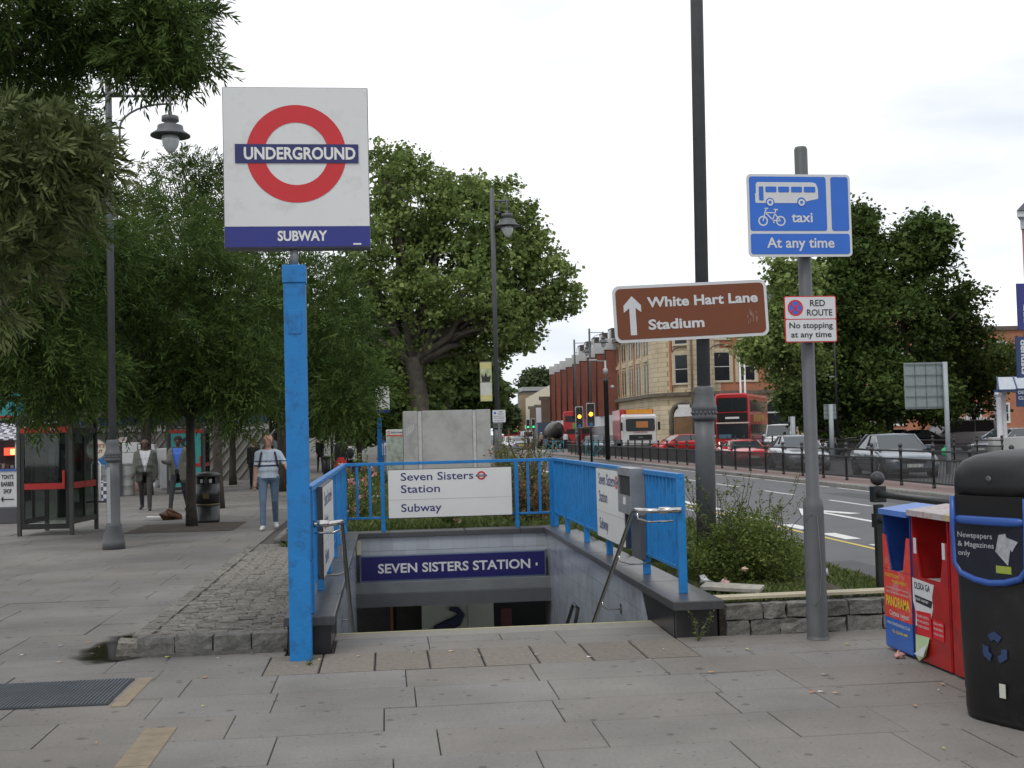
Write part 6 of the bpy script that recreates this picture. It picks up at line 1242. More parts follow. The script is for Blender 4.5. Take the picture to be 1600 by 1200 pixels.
    if jacket:
        cp2 = [(p0, p1, r0+.024, r1+.024, tg) for p0, p1, r0, r1, tg in cap if tg == 't']; jb = B()
        lo = [(C(1.02)+Vector((w_, 0, -.26)), C(1.05)+Vector((w_*.9, 0, 0)), .115, .13, 't') for w_ in (-.12, -.05, .05, .12)]
        for p0, p1, r0, r1, tg in cp2+lo:
            d = (p1-p0).normalized(); pts, rs = [], []
            for a in (-70, -20): pts.append(p0+d*r0*math.sin(math.radians(a))); rs.append(r0*math.cos(math.radians(a)))
            for a in (20, 70): pts.append(p1+d*r1*math.sin(math.radians(a))); rs.append(r1*math.cos(math.radians(a)))
            jb.tube(pts, rs, 10)
        jm = remesh(jb.mesh('jacket', jacket), vox*1.15)
        import bmesh
        bm = bmesh.new(); bm.from_mesh(jm)           # open the front in a V
        dl = [f for f in bm.faces if (lambda c: c.y < -.02 and abs(c.x-.0) < (.012+.105*max(0, (c.z-.98))/.45 if c.z > .98 else .03+.16*(1-c.z)) and c.z < 1.5)(f.calc_center_median())]
        bmesh.ops.delete(bm, geom=dl, context='FACES'); bm.to_mesh(jm); bm.free(); jm.materials.clear(); jm.materials.append(jacket)
        jm.polygons.foreach_set('use_smooth', np.ones(len(jm.polygons), dtype=bool)); jo = ob('jacket', jm, t); so_ = jo.modifiers.new('s', 'SOLIDIFY'); so_.thickness = .006
    if pack:
        B().ell(tuple(C(1.22)+Vector((0, .19, 0))), .15, .085, .2, 14, 8).obj('backpack', cl('pack', (.02, .022, .03)), t)
        for s in (-1, 1): B().tube([C(1.42)+Vector((.1*s, .12, 0)), C(1.48)+Vector((.1*s, .02, 0)), C(1.40)+Vector((.115*s, -.115, 0)), C(1.2)+Vector((.15*s, -.12, 0)), C(1.08)+Vector((.17*s, .02, 0))], .017, 6).obj('strap', cl('pack', (.02, .022, .03)), t)
    if skirt:
        B().lathe([(.13, 1.0), (.2, .8), (.27, .45), (.25, .43)], (0, 0, 0), 16).obj('skirt', skirt, t)
    t.scale = (k*wide, k*wide, k); return t
HB = cl('hair_black', (.012, .01, .009)); HG = mat('hair_grey', (.13, .1, .09), .8)
JEAN = cl('jeans', (.09, .14, .21)); DARKT = cl('dark_trousers', (.022, .022, .027)); GREYT = cl('dark_grey_trousers', (.035, .034, .034)); WSH = cl('white_shirt', (.5, .5, .52)); BLK = cl('black', (.014, .014, .016))
g = G(420, 828); person('bald man walking in a pale striped polo shirt, blue jeans and white trainers', g.x, g.y+.15, math.radians(4), 1.77, 'light', cl('polo', (.38, .44, .52)), JEAN, cl('trainer', (.55, .55, .55)), .24, -1, (-.12, .3), (.15, .5), (.1, .5), HG, True, None, (cl('stripe_navy', (.015, .02, .06)), cl('stripe_white', (.6, .6, .62)), (1.262, 1.175), (1.218,)), True, .75, .03, False, group=None, wide=1.1)
g = G(228, 797); person('stout man in an open grey blazer, pale shirt and dark trousers walking', g.x, g.y, math.radians(6), 1.76, 'dark', WSH, GREYT, None, .3, 1, (.25, -.3), (.25, .3), (.14, .12), HB, True, cl('blazer_grey', (.085, .09, .078)), None, False, 0, .06, wide=1.12)
g = G(280, 799); person('man in a bright blue shirt and grey jacket walking behind the slim tree trunk', g.x, g.y, math.radians(-10), 1.82, 'dark', cl('blue_shirt', (.05, .13, .5)), DARKT, None, .34, -1, (.45, -.25), (1.2, .25), (.08, .1), HB, False, cl('jacket_olive', (.1, .1, .085)), None, False, .2)
g = G(396, 755); person('man in a black long-sleeved top behind the man in the striped polo', XA(396, 42), 42, .1, 1.72, 'light', BLK, BLK, None, .2, 1, (-.2, .25), (.3, .4), (.08, .12), mat('hair_brown', (.1, .06, .04), .8), False)
grp = 'distant pedestrians in the square'
ppl = [(355, 58, 'person in a pink top far off beside a slim tree', 'light', cl('pink', (.5, .25, .22)), DARKT, None), (366, 60, 'person in a white top with a yellow bag far off', 'light', WSH, JEAN, None), (445, 50, 'long-haired person in dark clothes right of the striped-shirt man', 'light', BLK, DARKT, None), (533, 42, 'woman in a dark top and long red skirt seen left of the flower bed', 'dark', BLK, DARKT, cl('red_skirt', (.4, .02, .02))), (548, 43, 'woman in a white top with a dark backpack beside the red-skirted woman', 'dark', WSH, DARKT, None), (600, 50, 'man in a white shirt standing by the far blue railing', 'dark', WSH, cl('pale_trousers', (.2, .2, .22)), None), (500, 60, 'person in a dark coat far off near the bollards', 'light', BLK, DARKT, None), (340, 70, 'person in dark clothes at the back of the square', 'dark', DARKT, BLK, None), (610, 48, 'person in a pale blue shirt beside the man in the white shirt', 'light', cl('paleblue', (.2, .3, .42)), DARKT, None)]
for i, (px, Y, lab, sk, tp, bt, sk2) in enumerate(ppl):
    person(lab, XA(px, Y, 720), Y, (3.1 if i in (3, 4) else .3*(-1)**i), 1.62+.05*(i % 4), sk, tp, bt, None, .1+.12*(i % 3), 1, (.2, -.25), (.35, .25), (.07, .07), HB, False, None, None, i == 4, vox=.03, skirt=sk2, group=grp)
for i, (px, Y) in enumerate(((776, 150), (846, 128), (852, 131), (905, 84), (1290, 66), (1334, 70), (971, 96), (884, 116))):
    lab = ('pedestrian far down the street near the banner post', 'person in a pale coat and white cap by the island railing', 'person in dark clothes beside the one with the white cap', 'person behind the guard rail below the amber lights', 'person in dark clothes beside the bicycles', 'person in a pale top by the parked cars', 'person beside the white lorry', 'person near the red bus far down the road')[i]
    person(lab, XA(px, Y, 690), Y, .4*i, 1.7, 'light', (BLK, cl('tan_coat', (.35, .28, .2)), BLK, DARKT, BLK, cl('tan_coat', (.35, .28, .2)), BLK, WSH)[i], DARKT, None, .1, 1, hair=(WSH if i == 1 else HB), vox=.04, group='distant people by the road')
# ============================================================ VEHICLES
TYRE = mat('tyre', (.012, .012, .012), .8); RIM = mat('rim', (.35, .36, .37), .3, .8); PLATE = mat('number_plate', (.6, .6, .55), .4); LAMPG = mat('headlamp', (.5, .52, .54), .12, .3); DKT = mat('car_trim', (.012, .012, .013), .5)
def paint(n, c, m=0): return mat('car_'+n, c, .22, m, var=.03, coat=.7)
def wheels(t, pos, r, wd=.2, two=True):
    for x, y in pos:
        s = 1 if x > 0 else -1
        o = B().rings([[(x+s*dx, y+rr*math.cos(6.283*j/20), r+rr*math.sin(6.283*j/20)) for j in range(20)] for dx, rr in ((-wd, r*.8), (-wd, r), (0, r), (.005, r*.9), (.0, r*.66))]).obj('wheel', TYRE, t)
        b = B(); b.rings([[(x+s*dx, y+rr*math.cos(6.283*j/16), r+rr*math.sin(6.283*j/16)) for j in range(16)] for dx, rr in ((-.01, r*.64), (.008, r*.62), (-.015, r*.5), (-.02, r*.15), (.01, r*.12))]); b.obj('rim', RIM, o)
        for k in range(5):
            a = k*1.2566; b = B(); b.add([(x+s*.0, y+r*.1*math.cos(a+1.2), r+r*.1*math.sin(a+1.2)), (x, y+r*.6*math.cos(a+.12), r+r*.6*math.sin(a+.12)), (x, y+r*.6*math.cos(a-.12), r+r*.6*math.sin(a-.12)), (x, y+r*.1*math.cos(a-1.2), r+r*.1*math.sin(a-1.2))], [(0, 1, 2, 3)]); b.obj('spoke', RIM, o) if two else None
def car(label, x, y, rz, pm, L_=4.5, Wd=1.78, H=1.43, kind='sedan', lit=False, group='cars in the traffic', z=-.1, grille=True, rear=False):
    t = T('car', label, 'car', (x, y, z), rz, group); h2, w = L_/2, Wd/2; r = .31
    if kind == 'sport': st_ = [(0, .72, .22, .40, .42), (.1, .88, .14, .52, .52), (.6, .98, .12, .66, .68), (1.25, 1, .12, .72, .80), (2.6, .98, .12, .78, .84), (3.5, 1.0, .14, .86, .86), (L_-.2, .95, .2, .8, .84), (L_, .84, .3, .7, .72)]; cw, rf, rr_, bg_ = 1.15, 2.0, 2.75, 3.7; Hh = 1.19
    elif kind == 'hatch': st_ = [(0, .74, .3, .55, .58), (.1, .9, .2, .66, .70), (.45, .98, .18, .78, .82), (1.0, 1, .18, .92, .97), (2.4, 1, .18, .95, .98), (L_-.5, .99, .2, .98, 1.0), (L_-.1, .93, .25, .9, .95), (L_, .84, .32, .8, .85)]; cw, rf, rr_, bg_ = .95, 1.7, L_-.8, L_-.15; Hh = H
    elif kind == 'van': st_ = [(0, .8, .3, .7, .75), (.08, .93, .22, .85, .9), (.5, .99, .2, 1.0, 1.05), (.95, 1, .2, 1.1, 1.16), (2, 1, .2, 1.15, 1.2), (L_-.1, 1, .25, 1.15, 1.2), (L_, .97, .35, 1.1, 1.15)]; cw, rf, rr_, bg_ = .75, 1.5, L_-.1, L_-.02; Hh = H
    else: st_ = [(0, .72, .30, .52, .55), (.08, .87, .2, .62, .66), (.35, .97, .18, .70, .75), (1.3, 1, .17, .86, .93), (2.6, 1, .17, .90, .95), (L_-.95, 1, .18, .92, .97), (L_-.2, .95, .22, .88, .94), (L_, .83, .32, .78, .84)]; cw, rf, rr_, bg_ = 1.25, 2.05, L_-1.65, L_-.75; Hh = H
    rings = []
    for y_, wf, zb, zbelt, zt in st_:
        ww = w*wf; Y = y_-h2; half = [(ww*.86, zb), (ww*.97, zb+.06), (ww, (zb+zbelt)*.5), (ww*.985, zbelt-.06), (ww*.93, zbelt), (ww*.7, zt-.01), (ww*.3, zt+.012)]
        rings.append([(a, Y, c) for a, c in half]+[(-a, Y, c) for a, c in half[::-1]])
    body = B().rings(rings).obj('body', pm, t)
    zc = lambda yy: next((a[4]+(b_[4]-a[4])*(yy-a[0])/(b_[0]-a[0]) for a, b_ in zip(st_, st_[1:]) if a[0] <= yy <= b_[0]), st_[-1][4])
    def q(yy, wf, z): return (w*wf, yy-h2, z)
    bw, tw_ = .90, .70 if kind != 'van' else .84
    P_ = {}
    for nm, yy, wf, z in (('a', cw, bw-.04, zc(cw)-.01), ('b', rf, tw_, Hh-.05), ('c', rr_, tw_, Hh-.05), ('d', bg_, bw-.05, zc(min(bg_, L_-.01))-.01)):
        for s in (-1, 1): P_[nm, s] = (s*w*wf, yy-h2, z)
    V = [P_[n, s] for s in (-1, 1) for n in 'abcd']
    B().add(V, [(0, 1, 2, 3), (7, 6, 5, 4), (0, 4, 5, 1), (2, 6, 7, 3), (1, 5, 6, 2)]).obj('glasshouse', CARGL, t)
    rf_ = B(); e = .012
    rf_.rings([[(x_*1.02, P_['b', 1][1]-.06, Hh-.075) for x_ in ((-w*tw_), (-w*tw_*.5), 0, w*tw_*.5, w*tw_)]+[(x_*1.0, P_['b', 1][1]-.06, Hh-.1) for x_ in (w*tw_, 0, -w*tw_)]]+[[(x_*1.03, yy, Hh-.04+zz) for x_, zz in ((-w*tw_, 0), (-w*tw_*.5, .03), (0, .04), (w*tw_*.5, .03), (w*tw_, 0))]+[(x_, yy, Hh-.08) for x_ in (w*tw_, 0, -w*tw_)] for yy in (P_['b', 1][1]+.15, (P_['b', 1][1]+P_['c', 1][1])/2, P_['c', 1][1])]+[[(x_*1.0, P_['c', 1][1]+.1, Hh-.085) for x_ in ((-w*tw_), (-w*tw_*.5), 0, w*tw_*.5, w*tw_)]+[(x_, P_['c', 1][1]+.1, Hh-.1) for x_ in (w*tw_, 0, -w*tw_)]])
    rf_.obj('roof', pm, t)
    for s in (-1, 1):
        def lift(p, k=1.012): return (p[0]*k, p[1], p[2]+.004)
        B().tube([lift(P_['a', s]), lift(P_['b', s])], .028, 6).obj('pillar', pm, t); B().tube([lift(P_['c', s]), lift(P_['d', s])], .045, 6).obj('pillar', pm, t)
        m1 = (P_['b', s][1]*.45+P_['c', s][1]*.55); B().tube([(s*w*bw*.985, m1, zc(m1+h2)-.03), (s*w*tw_*1.02, m1, Hh-.07)], .024, 5).obj('pillar', DKT if kind != 'van' else pm, t)
        B().box(s*w*.93, s*(w+.15), cw-h2+.28, cw-h2+.40, zc(cw)+.0, zc(cw)+.13).obj('door_mirror', pm, t, bev=.02) if s > 0 else B().box(s*(w+.15), s*w*.93, cw-h2+.28, cw-h2+.40, zc(cw), zc(cw)+.13).obj('door_mirror', pm, t, bev=.02)
        B().box(*(sorted((s*(w*.99), s*(w*1.004)))), cw-h2+.1, bg_-h2-.2, .42, .45).obj('side_strip', DKT, t)
        B().box(*(sorted((s*(w*.995), s*(w*1.012)))), m1-.25, m1-.1, st_[3][3]-.14, st_[3][3]-.11).obj('door_handle', pm, t)
    wy = (.86 if kind != 'sport' else .95); wr = L_-(.9 if kind != 'hatch' else .65)
    for s in (-1, 1):
        for yy in (wy, wr):
            b = B(); ringv = [(s*(w*.985), yy-h2+(r+.055)*math.cos(6.283*j/18), r+(r+.055)*math.sin(6.283*j/18)) for j in range(18)]
            b.rings([ringv, [(s*(w+.004), p[1], p[2]) for p in ringv]]); b.obj('wheel_arch', DKT, t)
    wheels(t, [(s*(w+.012), yy-h2) for s in (-1, 1) for yy in (wy, wr)], r)
    fz = st_[1][3]; f = -h2-.002
    for s in (-1, 1):
        hb = B(); hb.ell((s*w*.66, -h2+.13, fz-.06), .17 if kind != 'sport' else .11, .15, .07 if kind != 'sport' else .05, 12, 7); hb.obj('headlight', mat('headlamp_on', (1, .95, .8), .2, emis=3) if lit else LAMPG, t)
        B().ell((s*w*.72, h2-.06, .72), .14, .08, .08, 10, 6).obj('tail_light', mat('tail_red', (.4, .015, .01), .3), t)
    B().box(-w*.42, w*.42, f-.015, f+.1, fz-.13 if kind != 'sport' else .24, fz-.03 if kind != 'sport' else .34).obj('grille', DKT, t, bev=.01)
    B().box(-w*.7, w*.7, f-.01, f+.09, .22, .33).obj('bumper_intake', DKT, t, bev=.01)
    B().box(-.26, .26, f-.03, f-.016, .36 if kind != 'sport' else .36, .47).obj('number_plate', PLATE, t); B().box(-.26, .26, h2+.002, h2+.015, .55, .66).obj('number_plate', mat('plate_yellow', (.6, .45, .05), .4), t)
    return t
def cpos(px, py, z=-.1): return G(px, py, z)
SILV = paint('silver', (.36, .38, .41), .6); DSILV = paint('blue_grey', (.15, .175, .2), .6); REDC = paint('red', (.5, .012, .015)); WHC = paint('white', (.6, .6, .6)); BLC = paint('black', (.015, .016, .018)); BLUC = paint('blue', (.03, .1, .25)); DGR = paint('green_grey', (.06, .08, .075), .4)
ang = math.radians(-7)
c = cpos(1440, 747); car('dark silver saloon car nearest in the second carriageway, behind the guard rail', c.x, c.y+2.2, ang, DSILV, 4.8, 1.82, 1.45)
c = cpos(1277, 736); car('pale silver saloon car partly hidden by the grey sign post', c.x, c.y+2.2, ang, SILV, 4.55, 1.76, 1.43)
c = cpos(1181, 727.5); car('low red sports car between the red bus and the silver saloon', c.x, c.y+2.0, math.radians(-4), REDC, 4.4, 1.9, 1.2, 'sport', z=-.1)
car('red car seen side-on behind the guard rail left of the big lamp column', XA(1062, 84, 690), 84, math.radians(-75), REDC, 4.1, 1.7, 1.4, 'hatch')
car('white van behind the silver saloon, right of the red bus', XA(1235, 82, 690), 84, math.radians(-25), WHC, 4.7, 1.9, 1.95, 'van'); car('blue car just right of the red bus', XA(1207, 90, 690), 93, math.radians(-10), BLUC, 4.2, 1.7, 1.42, 'hatch')
car('red car parked under the big tree', XA(1312, 76, 690), 76, math.radians(-80), REDC, 4.2, 1.7, 1.4, 'hatch', group='cars parked on the far side'); car('dark estate car parked in front of the white fence', XA(1390, 70, 690), 70, math.radians(-72), BLC, 4.5, 1.75, 1.45, group='cars parked on the far side'); car('white van parked right of the square grey sign back', XA(1493, 72, 690), 72, math.radians(-80), WHC, 4.6, 1.85, 1.9, 'van', group='cars parked on the far side')
car('pale silver small car beside the white portico columns', XA(1578, 58, 690), 58, math.radians(-68), SILV, 4.2, 1.72, 1.42, 'hatch', group='cars parked on the far side'); car('black car in front of the white van right of the square sign back', XA(1440, 66, 690), 67, math.radians(-70), BLC, 4.2, 1.7, 1.4, group='cars parked on the far side')
car('white car parked under the tree behind the estate car', XA(1345, 74, 690), 80, math.radians(-80), WHC, 4.1, 1.7, 1.4, 'hatch', group='cars parked on the far side')
car('dark car behind the amber traffic lights', XA(960, 100, 690), 100, math.radians(-6), BLC, 4.4, 1.75, 1.43); car('grey car between the amber lights and the lorry', XA(935, 95, 690), 97, math.radians(-6), DSILV, 4.4, 1.75, 1.43)
for i, (px, Y, m_, k_, lb) in enumerate(((808, 120, SILV, 'sedan', 'silver car seen from behind among the dry weeds, nearest of the far traffic'), (797, 135, WHC, 'sedan', 'white car ahead of the silver car down the street'), (789, 160, REDC, 'hatch', 'red car far down the street'), (822, 200, WHC, 'van', 'white van at the far end of the street'), (803, 185, BLC, 'sedan', 'black car far down the street'), (812, 165, DGR, 'hatch', 'green-grey car far down the street'))):
    car(lb, XA(px, Y, 690), Y, math.pi+.08, m_, 4.3, 1.74, 1.43 if k_ != 'van' else 2.1, k_, group='far traffic down the street')
# double-deck buses
BRED = mat('bus_red', (.42, .012, .014), .28, var=.05, coat=.5); BGL = mat('bus_glass', (.02, .025, .028), .12, spec=.35)
def bus(label, x, y, rz, L_=10.2, Wd=2.5, H=4.3, front=True):
    t = T('double_decker_bus', label, 'bus', (x, y, -.1), rz, 'red double-decker buses'); h2, w = L_/2, Wd/2
    b = B(); sec = lambda Y, k, zt: [(-w*k, Y, .35), (w*k, Y, .35), (w*k, Y, zt-.25), (w*k*.93, Y, zt-.06), (w*k*.7, Y, zt), (-w*k*.7, Y, zt), (-w*k*.93, Y, zt-.06), (-w*k, Y, zt-.25)]
    b.rings([sec(-h2, .93, H-.12), sec(-h2+.12, 1, H-.02), sec(h2-.1, 1, H), sec(h2, .95, H-.1)], smooth=False); b.obj('body', BRED, t)
    F = -h2-.02
    B().prism(rrect(-w*.87, w*.87, 2.95, H-.35, .12), F-.01, F+.1).obj('upper_windscreen', [BGL], t); B().prism(rrect(-w*.87, w*.87, 2.2, 2.86, .06), F-.012, F+.1).obj('destination_panel', [mat('bus_black_panel', (.012, .012, .012), .25)], t)
    B().box(-.01, .01, F-.02, F-.011, 2.96, H-.36).obj('windscreen_bar', DKT, t); B().box(-w*.95, w*.95, F-.03, F+.05, 2.08, 2.17).obj('cream_band', mat('bus_cream', (.55, .5, .42), .4), t)
    B().prism(rrect(-w*.9, w*.9, 1.0, 2.05, .1), F-.01, F+.1).obj('lower_windscreen', [BGL], t)
    B().box(-.5, .5, F-.02, F-.013, 2.42, 2.56).obj('notice', WHITE, t); B().box(-w*.8, -.1, F-.02, F-.013, 1.03, 1.3).obj('dash', mat('dash_blue', (.06, .14, .2), .5), t); text('ARRIVA', t, SIGNW, .2, .9, .08, .5, F-.02, .02, 'C')
    for s in (-1, 1): a = B(); ringpoly(a, s*w*.72, .68, 0, .12, F-.02, 16); a.obj('headlight', mat('headlamp_on', (1, .95, .8), .2, emis=3) if s < 0 else LAMPG, t); B().box(s*(w+.12)-.07, s*(w+.12)+.07, F-.1, F, 1.5, 1.95).obj('mirror', DKT, t)
    B().box(-w*.9, w*.9, F-.01, F+.06, .36, .5).obj('bumper', DKT, t)
    B().box(-w*.8, w*.8, h2-.02, h2+.03, 3.0, 3.75).obj('rear_window', BGL, t); B().box(-w*.7, w*.7, h2-.02, h2+.03, 1.5, 2.1).obj('rear_engine_cover', DKT, t); B().box(-w*.8, w*.1, h2-.02, h2+.032, 2.15, 2.85).obj('rear_advert', mat('advert_green', (.15, .35, .08), .5, var=.5, scale=2), t)
    for s in (-1, 1):
        X = s*(w+.008)
        for z0, z1 in ((1.2, 2.0), (2.95, 3.75)):
            n = 7
            for i in range(n): y0 = -h2+.5+i*(L_-.9)/n; B().box(*sorted((X, s*(w-.03))), y0, y0+(L_-.9)/n-.1, z0, z1).obj('side_window', BGL, t)
        B().box(*sorted((X, s*(w-.03))), -h2+2.0, h2-2.2, 2.2, 2.75).obj('side_advert', mat('bus_advert', (.35, .2, .05), .5, var=.7, scale=1.5), t)
    wheels(t, [(s*(w+.01), yy) for s in (-1, 1) for yy in (-h2+2.3, h2-2.5)], .48, .3)
    B().box(-w*.95, w*.95, -h2+.2, h2-.2, .12, .349).obj('underframe', DKT, t); return t
bus('red double-decker bus facing the camera, right of the big lamp column', XA(1144, 86, 680)+2.2, 90.6, math.radians(-25)); bus('red double-decker bus half hidden behind the amber traffic lights', XA(905, 150, 680), 155, math.radians(172-0), 10, 2.5, 4.35); bus('distant red double-decker bus near the vanishing point', XA(806, 270, 670), 275, math.radians(174)); bus('most distant red bus left of the shops', XA(797, 340, 668), 345, math.radians(174))
# white lorry
t = T('lorry', 'white-cabbed lorry with an orange roof board, facing the camera', 'lorry', (XA(1008, 84, 690), 85.5, -.1), math.radians(-6)); LW = mat('lorry_white', (.62, .62, .61), .35, var=.05); w = 1.2
b = B(); b.rings([[(-w*k, Y, z0), (w*k, Y, z0), (w*k, Y, z1-.15), (w*k*.93, Y, z1), (-w*k*.93, Y, z1), (-w*k, Y, z1-.15)] for Y, k, z0, z1 in ((-.02, .94, .75, 2.75), (.12, 1, .7, 2.88), (2.0, 1, .7, 2.95), (2.1, .98, .75, 2.9))], smooth=False); b.obj('cab', LW, t)
B().prism(rrect(-w*.86, w*.86, 1.72, 2.6, .12), -.06, .02).obj('windscreen', [BGL], t); B().box(-.3, .55, -.068, -.061, 1.95, 2.4).obj('orange_reflection_panel', mat('orange_card', (.45, .18, .06), .6), t)
for s in (-1, 1): B().tube([(s*.1, -.07, 1.74), (s*.5, -.07, 1.8)], .012, 4).obj('wiper', DKT, t); B().box(s*1.34-.08, s*1.34+.08, -.1, .05, 1.75, 2.35).obj('mirror', DKT, t); B().box(s*.95-.17, s*.95+.17, -.07, .0, .82, 1.0).obj('headlight', LAMPG, t)
text('CONCRETE', t, mat('letter_red', (.25, .04, .03), .5), 0, 1.58, .09, 1.0, -.06, .02, 'C')
B().box(-w*.68, w*.68, -.06, .01, 1.08, 1.45).obj('grille', DKT, t); text('MAN', t, GALV, 0, 1.22, .08, .3, -.065, .02, 'C'); B().box(-w, w, -.08, .4, .35, .72).obj('bumper', mat('bumper_grey', (.1, .1, .1), .5), t); B().box(-w*.8, w*.75, .1, .6, 2.96, 3.25).obj('orange_roof_board', mat('lorry_orange', (.75, .33, .02), .4), t); B().box(-w*.98, -w*.82, .1, .5, 2.96, 3.2).obj('red_beacon', KR, t)
B().box(-1.22, 1.22, 2.3, 9, .9, 1.1).obj('chassis', DKT, t); B().box(-1.24, 1.24, 2.4, 9, 1.11, 3.3).obj('red_body', BRED, t); wheels(t, [(s*1.22, yy) for s in (-1, 1) for yy in (1.2, 6.5, 7.7)], .5, .3, False)
# cement mixer seen from behind
Y = 132; t = T('cement_mixer', 'dark cement mixer lorry seen from behind near the green lights', 'lorry', (XA(863, Y, 690), Y, -.1), math.radians(180+2)); DR = mat('drum', (.07, .065, .06), .5, var=.3, scale=2); 
o_ = B(); o_.rings([[(r*math.cos(6.283*j/24), y, z+r*math.sin(6.283*j/24)) for j in range(24)] for y, r, z in ((4.2, .3, 2.5), (3.6, .65, 2.2), (2.4, .95, 1.95), (1.0, 1.0, 1.85), (-.6, .8, 1.75), (-1.2, .4, 1.7))]); o_.obj('drum', DR, t)
B().box(-1.2, 1.2, -4.5, 4.2, .8, 1.1).obj('chassis', DKT, t); B().box(-1.2, 1.2, -4.6, -2.4, 1.1, 2.9).obj('cab', mat('mixer_cab', (.06, .08, .12), .5), t); B().box(-1.2, 1.2, 4.21, 4.3, .6, .95).obj('rear_bar', DKT, t)
for s in (-1, 1):
    for k in range(2): B().box(s*(.95-.3*k)-.1, s*(.95-.3*k)+.1, 4.31, 4.34, .7, .85).obj('tail_light', mat('tail_red', (.4, .015, .01), .3), t)
    B().box(s*.9-.25, s*.9+.25, 3.6, 4.1, .3, 1.3).obj('mudguard', DKT, t)
wheels(t, [(s*1.2, yy) for s in (-1, 1) for yy in (-3.2, 1.8, 3.1)], .5, .5, False)
# bicycles by the far rail
def bicycle(label, x, y, rz, col):
    t = T('bicycle', label, 'bicycle', (x, y, 0), rz, 'bicycles leaning by the far rail')
    for s in (-1, 1): o = B().tube([(s*.52+.33*math.cos(a), 0, .34+.33*math.sin(a)) for a in [6.283*j/20 for j in range(21)]], .018, 5).obj('wheel', TYRE, t)
    for a, c_ in (((-.52, .34), (-.2, .85)), ((-.2, .85), (.35, .85)), ((-.2, .85), (-.05, .3)), ((.35, .88), (-.05, .3)), ((.35, .95), (.52, .34)), ((-.52, .34), (-.05, .3))): B().tube([(a[0], 0, a[1]), (c_[0], 0, c_[1])], .018, 5).obj('frame_tube', col, t)
    B().box(-.32, -.12, -.05, .05, .93, .98).obj('saddle', DKT, t); B().tube([(.33, -.25, 1.02), (.35, 0, 1.0), (.33, .25, 1.02)], .015, 5).obj('handlebar', GALV, t)
for i, px in enumerate((1318, 1300, 1335)): bicycle(('bicycle parked behind the silver saloon, middle of three', 'bicycle parked behind the silver saloon, nearest the sign post', 'bicycle parked behind the silver saloon, rightmost of three')[i], XA(px, 60, 700), 60+i*.4, .1*i, (DKT, GALV, DKT)[i])
# ============================================================ BUILDINGS
SS = brickmat('buff_stone', (.52, .44, .30), (.48, .395, .26), (.28, .22, .14), 1.1, .42, msize=.022); RB = brickmat('orange_brick', (.42, .125, .05), (.36, .10, .04), (.3, .2, .14)); RDK = brickmat('dark_red_brick', (.30, .085, .052), (.27, .072, .045), (.13, .08, .06)); STN = mat('stone_trim', (.46, .39, .27), .8, var=.15, scale=2); DKST = mat('weathered_stone', (.12, .10, .075), .85, var=.35, scale=1.5); FRM = mat('window_frame_white', (.6, .6, .57), .5)
def window(par, tf, x, z, w_, h_, surround=.14, arch=False, panes=2, mt=None):
    o = B(tf).box(x-w_/2-surround, x+w_/2+surround, -.10, .02, z-.12, z-.001).obj('window_sill', mt or STN, par)
    f = B(tf)
    f.box(x-w_/2-surround, x-w_/2, -.09, .02, z, z+h_); f.box(x+w_/2, x+w_/2+surround, -.09, .02, z, z+h_); f.box(x-w_/2-surround, x+w_/2+surround, -.09, .02, z+h_, z+h_+surround*1.3); fr = f.obj('window', mt or STN, par)
    g_ = B(tf); t_ = .05
    g_.box(x-w_/2, x-w_/2+t_, -.05, .01, z, z+h_); g_.box(x+w_/2-t_, x+w_/2, -.05, .01, z, z+h_); g_.box(x-w_/2+t_, x+w_/2-t_, -.05, .01, z+h_-t_, z+h_); g_.box(x-w_/2+t_, x+w_/2-t_, -.05, .01, z, z+t_)
    for i in range(1, panes): g_.box(x-w_/2+t_, x+w_/2-t_, -.05, .01, z+h_*i/panes-t_/2, z+h_*i/panes+t_/2)
    g_.obj('sash', FRM, fr); B(tf).box(x-w_/2+t_, x+w_/2-t_, -.02, -.003, z+t_, z+h_-t_).obj('pane', WINGL, fr)
    if arch: B(tf).tube([(x+(w_*.62)*math.cos(a), -.1, z+h_+.25+.42*math.sin(a)) for a in [math.pi*i/10 for i in range(11)]], .06, 5).obj('arch_mould', DKST, par)
# the stone-fronted corner building
CXB, CYB = XA(1038, 102, 640), 102.0; LEDGE = 4.55; TOPB = 11.6
bank = T('corner_building', 'buff stone and orange brick corner building of three storeys behind the red bus', 'building', (0, 0, 0))
RC = 5.0                                      # rounded corner
I4 = Matrix.Translation((0, CYB, 0)); XF1 = 47.0
B().box(CXB+RC, XF1, CYB, CYB+18, LEDGE+.3, TOPB).obj('upper_front_wall', RB, bank); B().box(CXB+RC, XF1, CYB, CYB+18, 0, LEDGE).obj('ground_front_wall', SS, bank)
YE = 122.5
B().box(CXB, CXB+14, CYB+RC, YE, LEDGE+.3, TOPB-1.0).obj('upper_side_wall', SS, bank); B().box(CXB, CXB+14, CYB+RC, YE, 0, LEDGE).obj('ground_side_wall', SS, bank)
def corner(z0, z1, r, m, nm):
    cx, cy = CXB+RC, CYB+RC; b = B(); a_ = [math.pi+math.pi/2*i/14 for i in range(15)]; rng = [(cx+r*math.cos(a), cy+r*math.sin(a)) for a in a_]+[(cx, cy)]
    b.rings([[(x, y, z) for x, y in rng] for z in (z0, z1)], smooth=False); b.obj(nm, m, bank)
corner(0, LEDGE, RC+.003, SS, 'ground_corner_wall'); corner(LEDGE+.3, TOPB-.3, RC+.003, SS, 'upper_corner_wall'); corner(LEDGE, LEDGE+.3, RC+.45, DKST, 'corner_ledge'); corner(TOPB-.3, TOPB+.25, RC+.5, DKST, 'corner_cornice')
